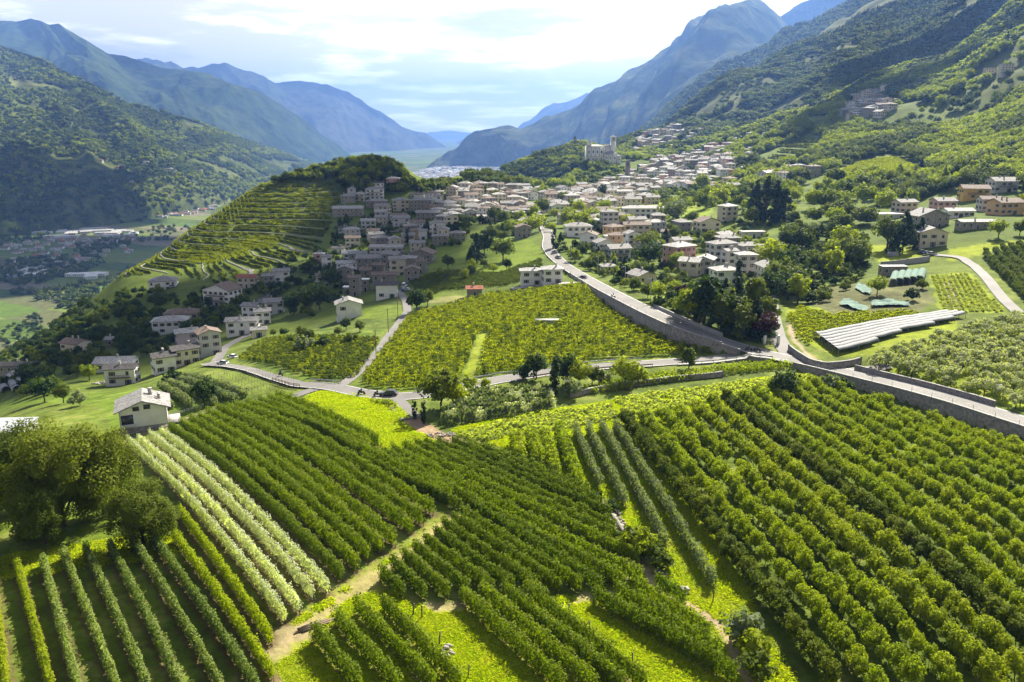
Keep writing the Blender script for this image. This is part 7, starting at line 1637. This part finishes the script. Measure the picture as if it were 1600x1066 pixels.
NODES = [(-.22,0,.92,.15),(-.15,0,1.18,.16),(-.02,0,1.42,.15),(.03,0,1.54,.06),(.06,0,1.70,.12),(.0,-.2,1.40,.07),(.22,-.3,1.2,.05),(.47,-.3,1.13,.045),(.0,.2,1.40,.07),(.22,.3,1.2,.05),(.47,.3,1.13,.045),(.15,-.2,.82,.09),(.0,-.22,.45,.06),(.12,-.22,.38,.05),(.15,.2,.82,.09),(.0,.22,.45,.06),(.12,.22,.38,.05)]
EDG = [(0,1),(1,2),(2,3),(3,4),(2,5),(5,6),(6,7),(2,8),(8,9),(9,10),(0,11),(11,12),(12,13),(0,14),(14,15),(15,16)]
rid_me = None
def rider(u, v, rz, label):
    global rid_me
    p = gp(u, v); z = p[2] + .14
    e = add('motorcycle', None, None, (p[0], p[1], z), R(rz)); tag(e, 'black motorcycle ridden ' + label, 'motorcycle', None)
    add('body', MB_, e); add('handlebar', MH, e); add('wheel', MW, e, (-.7, 0, .31)); add('wheel', MW, e, (.75, 0, .31))
    if rid_me is None: rid_me = skin_person('person', NODES, EDG, CLOTH); o = rid_me
    else: o = rid_me.copy(); C.objects.link(o)
    o.location = (p[0], p[1], z); o.rotation_euler = (0, 0, R(rz)); tag(o, 'person in dark clothes riding a motorcycle ' + label, 'person')
for (u, v, rz, l) in ((439,588,145,'near the wooden rail on the side road bend'),(565,617,172,'second left of the dark car'),(590,620,172,'just left of the dark car'),(1170,549,155,'at the road junction, left one of two'),(1183,550,155,'at the road junction, right one of two'),(958,466,140,'down the main road beside the long wall')):
    try: rider(u, v, rz, l)
    except Exception as ex: print('rider', ex)
# ---------------------------------------------------------------- poles, lamps, signs, gate, posts, heaps
POLE = plain('pole_wood', (.16,.13,.10), .9, .3, 3)
v, f = boxes([(0, 0, 4, .12, .12, 8.4)]); LP_ = mesh_np('pole', v, f, STEEL); v, f = boxes([(.7, 0, 8.1, 1.5, .08, .08)]); LA_ = mesh_np('arm', v, f, STEEL); v, f = boxes([(1.5, 0, 8.05, .6, .25, .12)]); LH_ = mesh_np('lamp_head', v, f, CONCRETE)
def lamp(u, v, rz, l):
    p = gp(u, v); e = add('street_lamp', None, None, tuple(p), R(rz)); tag(e, l, 'street lamp', 'street lamps along the main road')
    add('pole', LP_, e); a = add('arm', LA_, e); add('lamp_head', LH_, a)
for (u, v, rz, l) in ((1016,474,200,'street lamp beside the garden wall on the main road'),(976,452,200,'street lamp by the bungalow on the main road'),(934,430,200,'street lamp by the small cream house on the main road'),(892,412,200,'street lamp at the bend of the main road'),(1177,447,180,'street lamp standing among the grey houses by the cypress'),(1090,506,200,'street lamp at the edge of the garden wood'),(848,366,180,'street lamp high on the main road')): lamp(u, v, rz, l)
v, f = boxes([(0, 0, 4.2, .2, .2, 9)]); UP_ = mesh_np('pole', v, f, POLE); v, f = boxes([(0, 0, 8.2, 1.4, .1, .1)]); UA_ = mesh_np('crossarm', v, f, POLE)
for (u, v, l) in ((622,500,'wooden utility pole beside the hamlet lane'),(607,521,'wooden utility pole low on the hamlet lane'),(588,560,'dark pole where the lane meets the vineyards'),(1497,322,'tall mast behind the pinkish farmhouse'),(292,640,'thin pole behind the picket fence'),(82,812,'thin pole on the shaded lawn before the big trees'),(69,845,'short thin pole on the shaded lawn near the grey rows')):
    p = gp(u, v); e = add('utility_pole', None, None, tuple(p)); tag(e, l, 'pole'); add('pole', UP_, e)
    if 'thin' not in l: add('crossarm', UA_, e)
    else: e.scale = (.4, .4, .55)
p = gp(1557, 622); e = add('sign', None, None, tuple(p), R(10)); tag(e, 'small blank white board on a post at the edge of the olive grove', 'sign')
v, f = boxes([(0, 0, 1.2, .1, .1, 2.6)]); add('post', mesh_np('post', v, f, STEEL), e); v, f = boxes([(0, -.07, 2.7, 1.5, .05, .85)]); add('board', mesh_np('board', v, f, PAINT_W), e)
p = gp(1205, 538); e = add('gate', None, None, tuple(p), R(6)); tag(e, 'dark gate between two white pillars under the purple leaved tree', 'gate')
for x in (-2.0, 2.0): v, f = boxes([(x, 0, 1.1, .7, .6, 2.6), (x, 0, 2.45, .85, .75, .12)]); add('pillar', mesh_np('pillar', v, f, PAINT_W), e)
for x in np.linspace(-1.5, 1.5, 13): v, f = boxes([(x, 0, .9, .06, .06, 1.7)]); add('bar', mesh_np('bar', v, f, SHUT['grey']), e)
v, f = boxes([(0, .05, .25, 3.2, .05, .08), (0, .05, 1.6, 3.2, .05, .08)]); add('frame', mesh_np('frame', v, f, SHUT['grey']), e)
p, s2 = px_frame(855, 506); e = add('water_tank', None, None, tuple(p), R(3)); tag(e, 'long low pale concrete tank standing in the bright vineyard', 'tank')
w_ = 35 * s2; v, f = boxes([(0, 0, .4, w_, 2.4, 1.6)]); add('basin', mesh_np('basin', v, f, CONCRETE), e); v, f = boxes([(0, 0, 1.28, w_ + .3, 2.7, .14)]); add('lid', mesh_np('lid', v, f, CONCRETE), e)
PM = None
v, f = boxes([(0, 0, .85, .14, .14, 2.1)]); PM = mesh_np('vineyard_post', v, f, POLE)
for (u, v, l) in ((686,1008,'leaning post on the bright grass between the lower left rows and lower centre rows'),(731,1060,'post near the bottom edge between the lower rows'),(645,962,'dark stump like post above the lower left rows'),(659,966,'thin post right of the dark stump like post'),(865,952,'thin post at the bend of the earth track below the middle field'),(888,962,'short post right of the earth track bend'),(921,990,'thin post on the grass above the lower right block'),(988,1042,'lone thin post on the grass strip near the bottom edge'),(1114,940,'post at the end of the slim young tree rows'),(1340,576,'dark post at the corner of the olive grove')):
    p = gp(u, v); o = add('post', PM, None, tuple(p - np.array((0, 0, .1)))); o.rotation_euler = (random.uniform(-.1, .1), random.uniform(-.12, .12), random.uniform(0, 3)); tag(o, l, 'post')
def stones(u, v, rx, ry, n, sz, mat, label, cat, name, seed, plank=False):
    rg = random.Random(seed); p = gp(u, v); e = add(name, None, None, tuple(p)); tag(e, label, cat)
    ms = []
    for i in range(5):
        if plank: vv_, ff = boxes([(0, 0, 0, 2.6 + .5 * i, .22, .07)])
        else: vv_ = ISO_V_LOW * np.array((1, .8, .6)) * (1 + .25 * np.array([rg.uniform(-1, 1) for _ in ISO_V_LOW]))[:, None]; ff = ISO_F_LOW
        ms.append(mesh_np('plank' if plank else 'stone', vv_, ff, mat))
    for i in range(n):
        a, q = rg.uniform(0, 6.28), math.sqrt(rg.random()); x, y = rx * q * math.cos(a), ry * q * math.sin(a)
        if plank: x, y = rg.uniform(-.5, .5), rg.uniform(-ry, ry)
        o = add('plank' if plank else 'stone', rg.choice(ms), e, (x, y, hz_(p[0] + x, p[1] + y) - p[2] + (.1 + .07 * (i // 6) if plank else sz * .3 + (1 - q) * sz * 1.2)), rg.uniform(.5, .7) if plank else rg.uniform(0, 6))
        if not plank: o.scale = (sz * rg.uniform(.6, 1.3),) * 3
_b = bmesh.new(); bmesh.ops.create_icosphere(_b, subdivisions=1, radius=1); ISO_V_LOW = np.array([v.co for v in _b.verts]); ISO_F_LOW = np.array([[v.index for v in f.verts] for f in _b.faces]); _b.free()
PALESTONE = plain('pale_stone', (.38,.35,.31), .9, .3, 2, .5)
stones(160, 600, 3.5, 1.6, 40, .55, PALESTONE, 'heap of pale rubble beside the dark roofed white house', 'stone heap', 'stone_heap', 1)
stones(491, 979, 1.5, .5, 16, 1, WOODP, 'small pile of old planks beside the earth track', 'plank pile', 'plank_pile', 2, True)
stones(698, 1020, .8, 2.0, 16, .3, PALESTONE, 'scatter of stones along the bank right of the lower left rows', 'stone heap', 'stone_heap', 3)
stones(962, 815, 1.2, 5.5, 50, .35, PALESTONE, 'line of pale stones fallen along the dry stone wall', 'stone heap', 'stone_heap', 4)
stones(1068, 925, .9, .7, 12, .45, PALESTONE, 'few pale boulders at the foot of the bushy bank', 'stone heap', 'stone_heap', 5)
stones(688, 680, 3.2, 1.4, 30, .3, PALESTONE, 'brown rubble beside the farm track end', 'stone heap', 'stone_heap', 6)
# bushes on the dry stone wall
for (u, v, h, t, l) in ((985,856,34,'m','bush on the dry stone wall right of the middle field'),(1000,868,40,'l','light bush on the dry stone wall'),(1018,880,34,'m','second dark bush along the dry stone wall'),(1030,893,30,'m','lowest bush along the dry stone wall'),(955,800,20,'d','small bush at the top of the dry stone wall'),(930,782,18,'d','low ivy clump above the middle field'),(908,768,18,'d','low ivy clump higher above the middle field'),(1156,1000,44,'s','pale bush beside the winding track at the bottom'),(1178,1030,40,'l','bush below the pale one beside the winding track'),(1183,1062,36,'m','bush at the bottom edge beside the winding track')):
    tree(u, v, h, 'shrub', t, l)
# the grassy wire vineyard: rows of thin posts
a0, a1 = np.array((332, 577.)), np.array((452, 604.)); b0, b1 = np.array((318, 612.)), np.array((420, 622.))
for i in range(9):
    t = i / 8; s0 = (312 + 14 * t * 0 + 8 * i, 586 - 0 * i); A = gp(300 + 17 * i, 592 - 2.2 * i + (4 if i > 4 else 0)); B = gp(352 + 14 * i, 620 - 1.6 * i)
    P_ = np.linspace(A, B, 14); P_[:, 2] = H(P_[:, 0], P_[:, 1]); rail('trellis_row', P_, 4.0, 1.7, (.9, 1.6), WOODP, STEEL, 'row of thin posts and wires in the grassy wire vineyard, %s from the left' % ORD[i], 'trellis', .06, .03, .010)
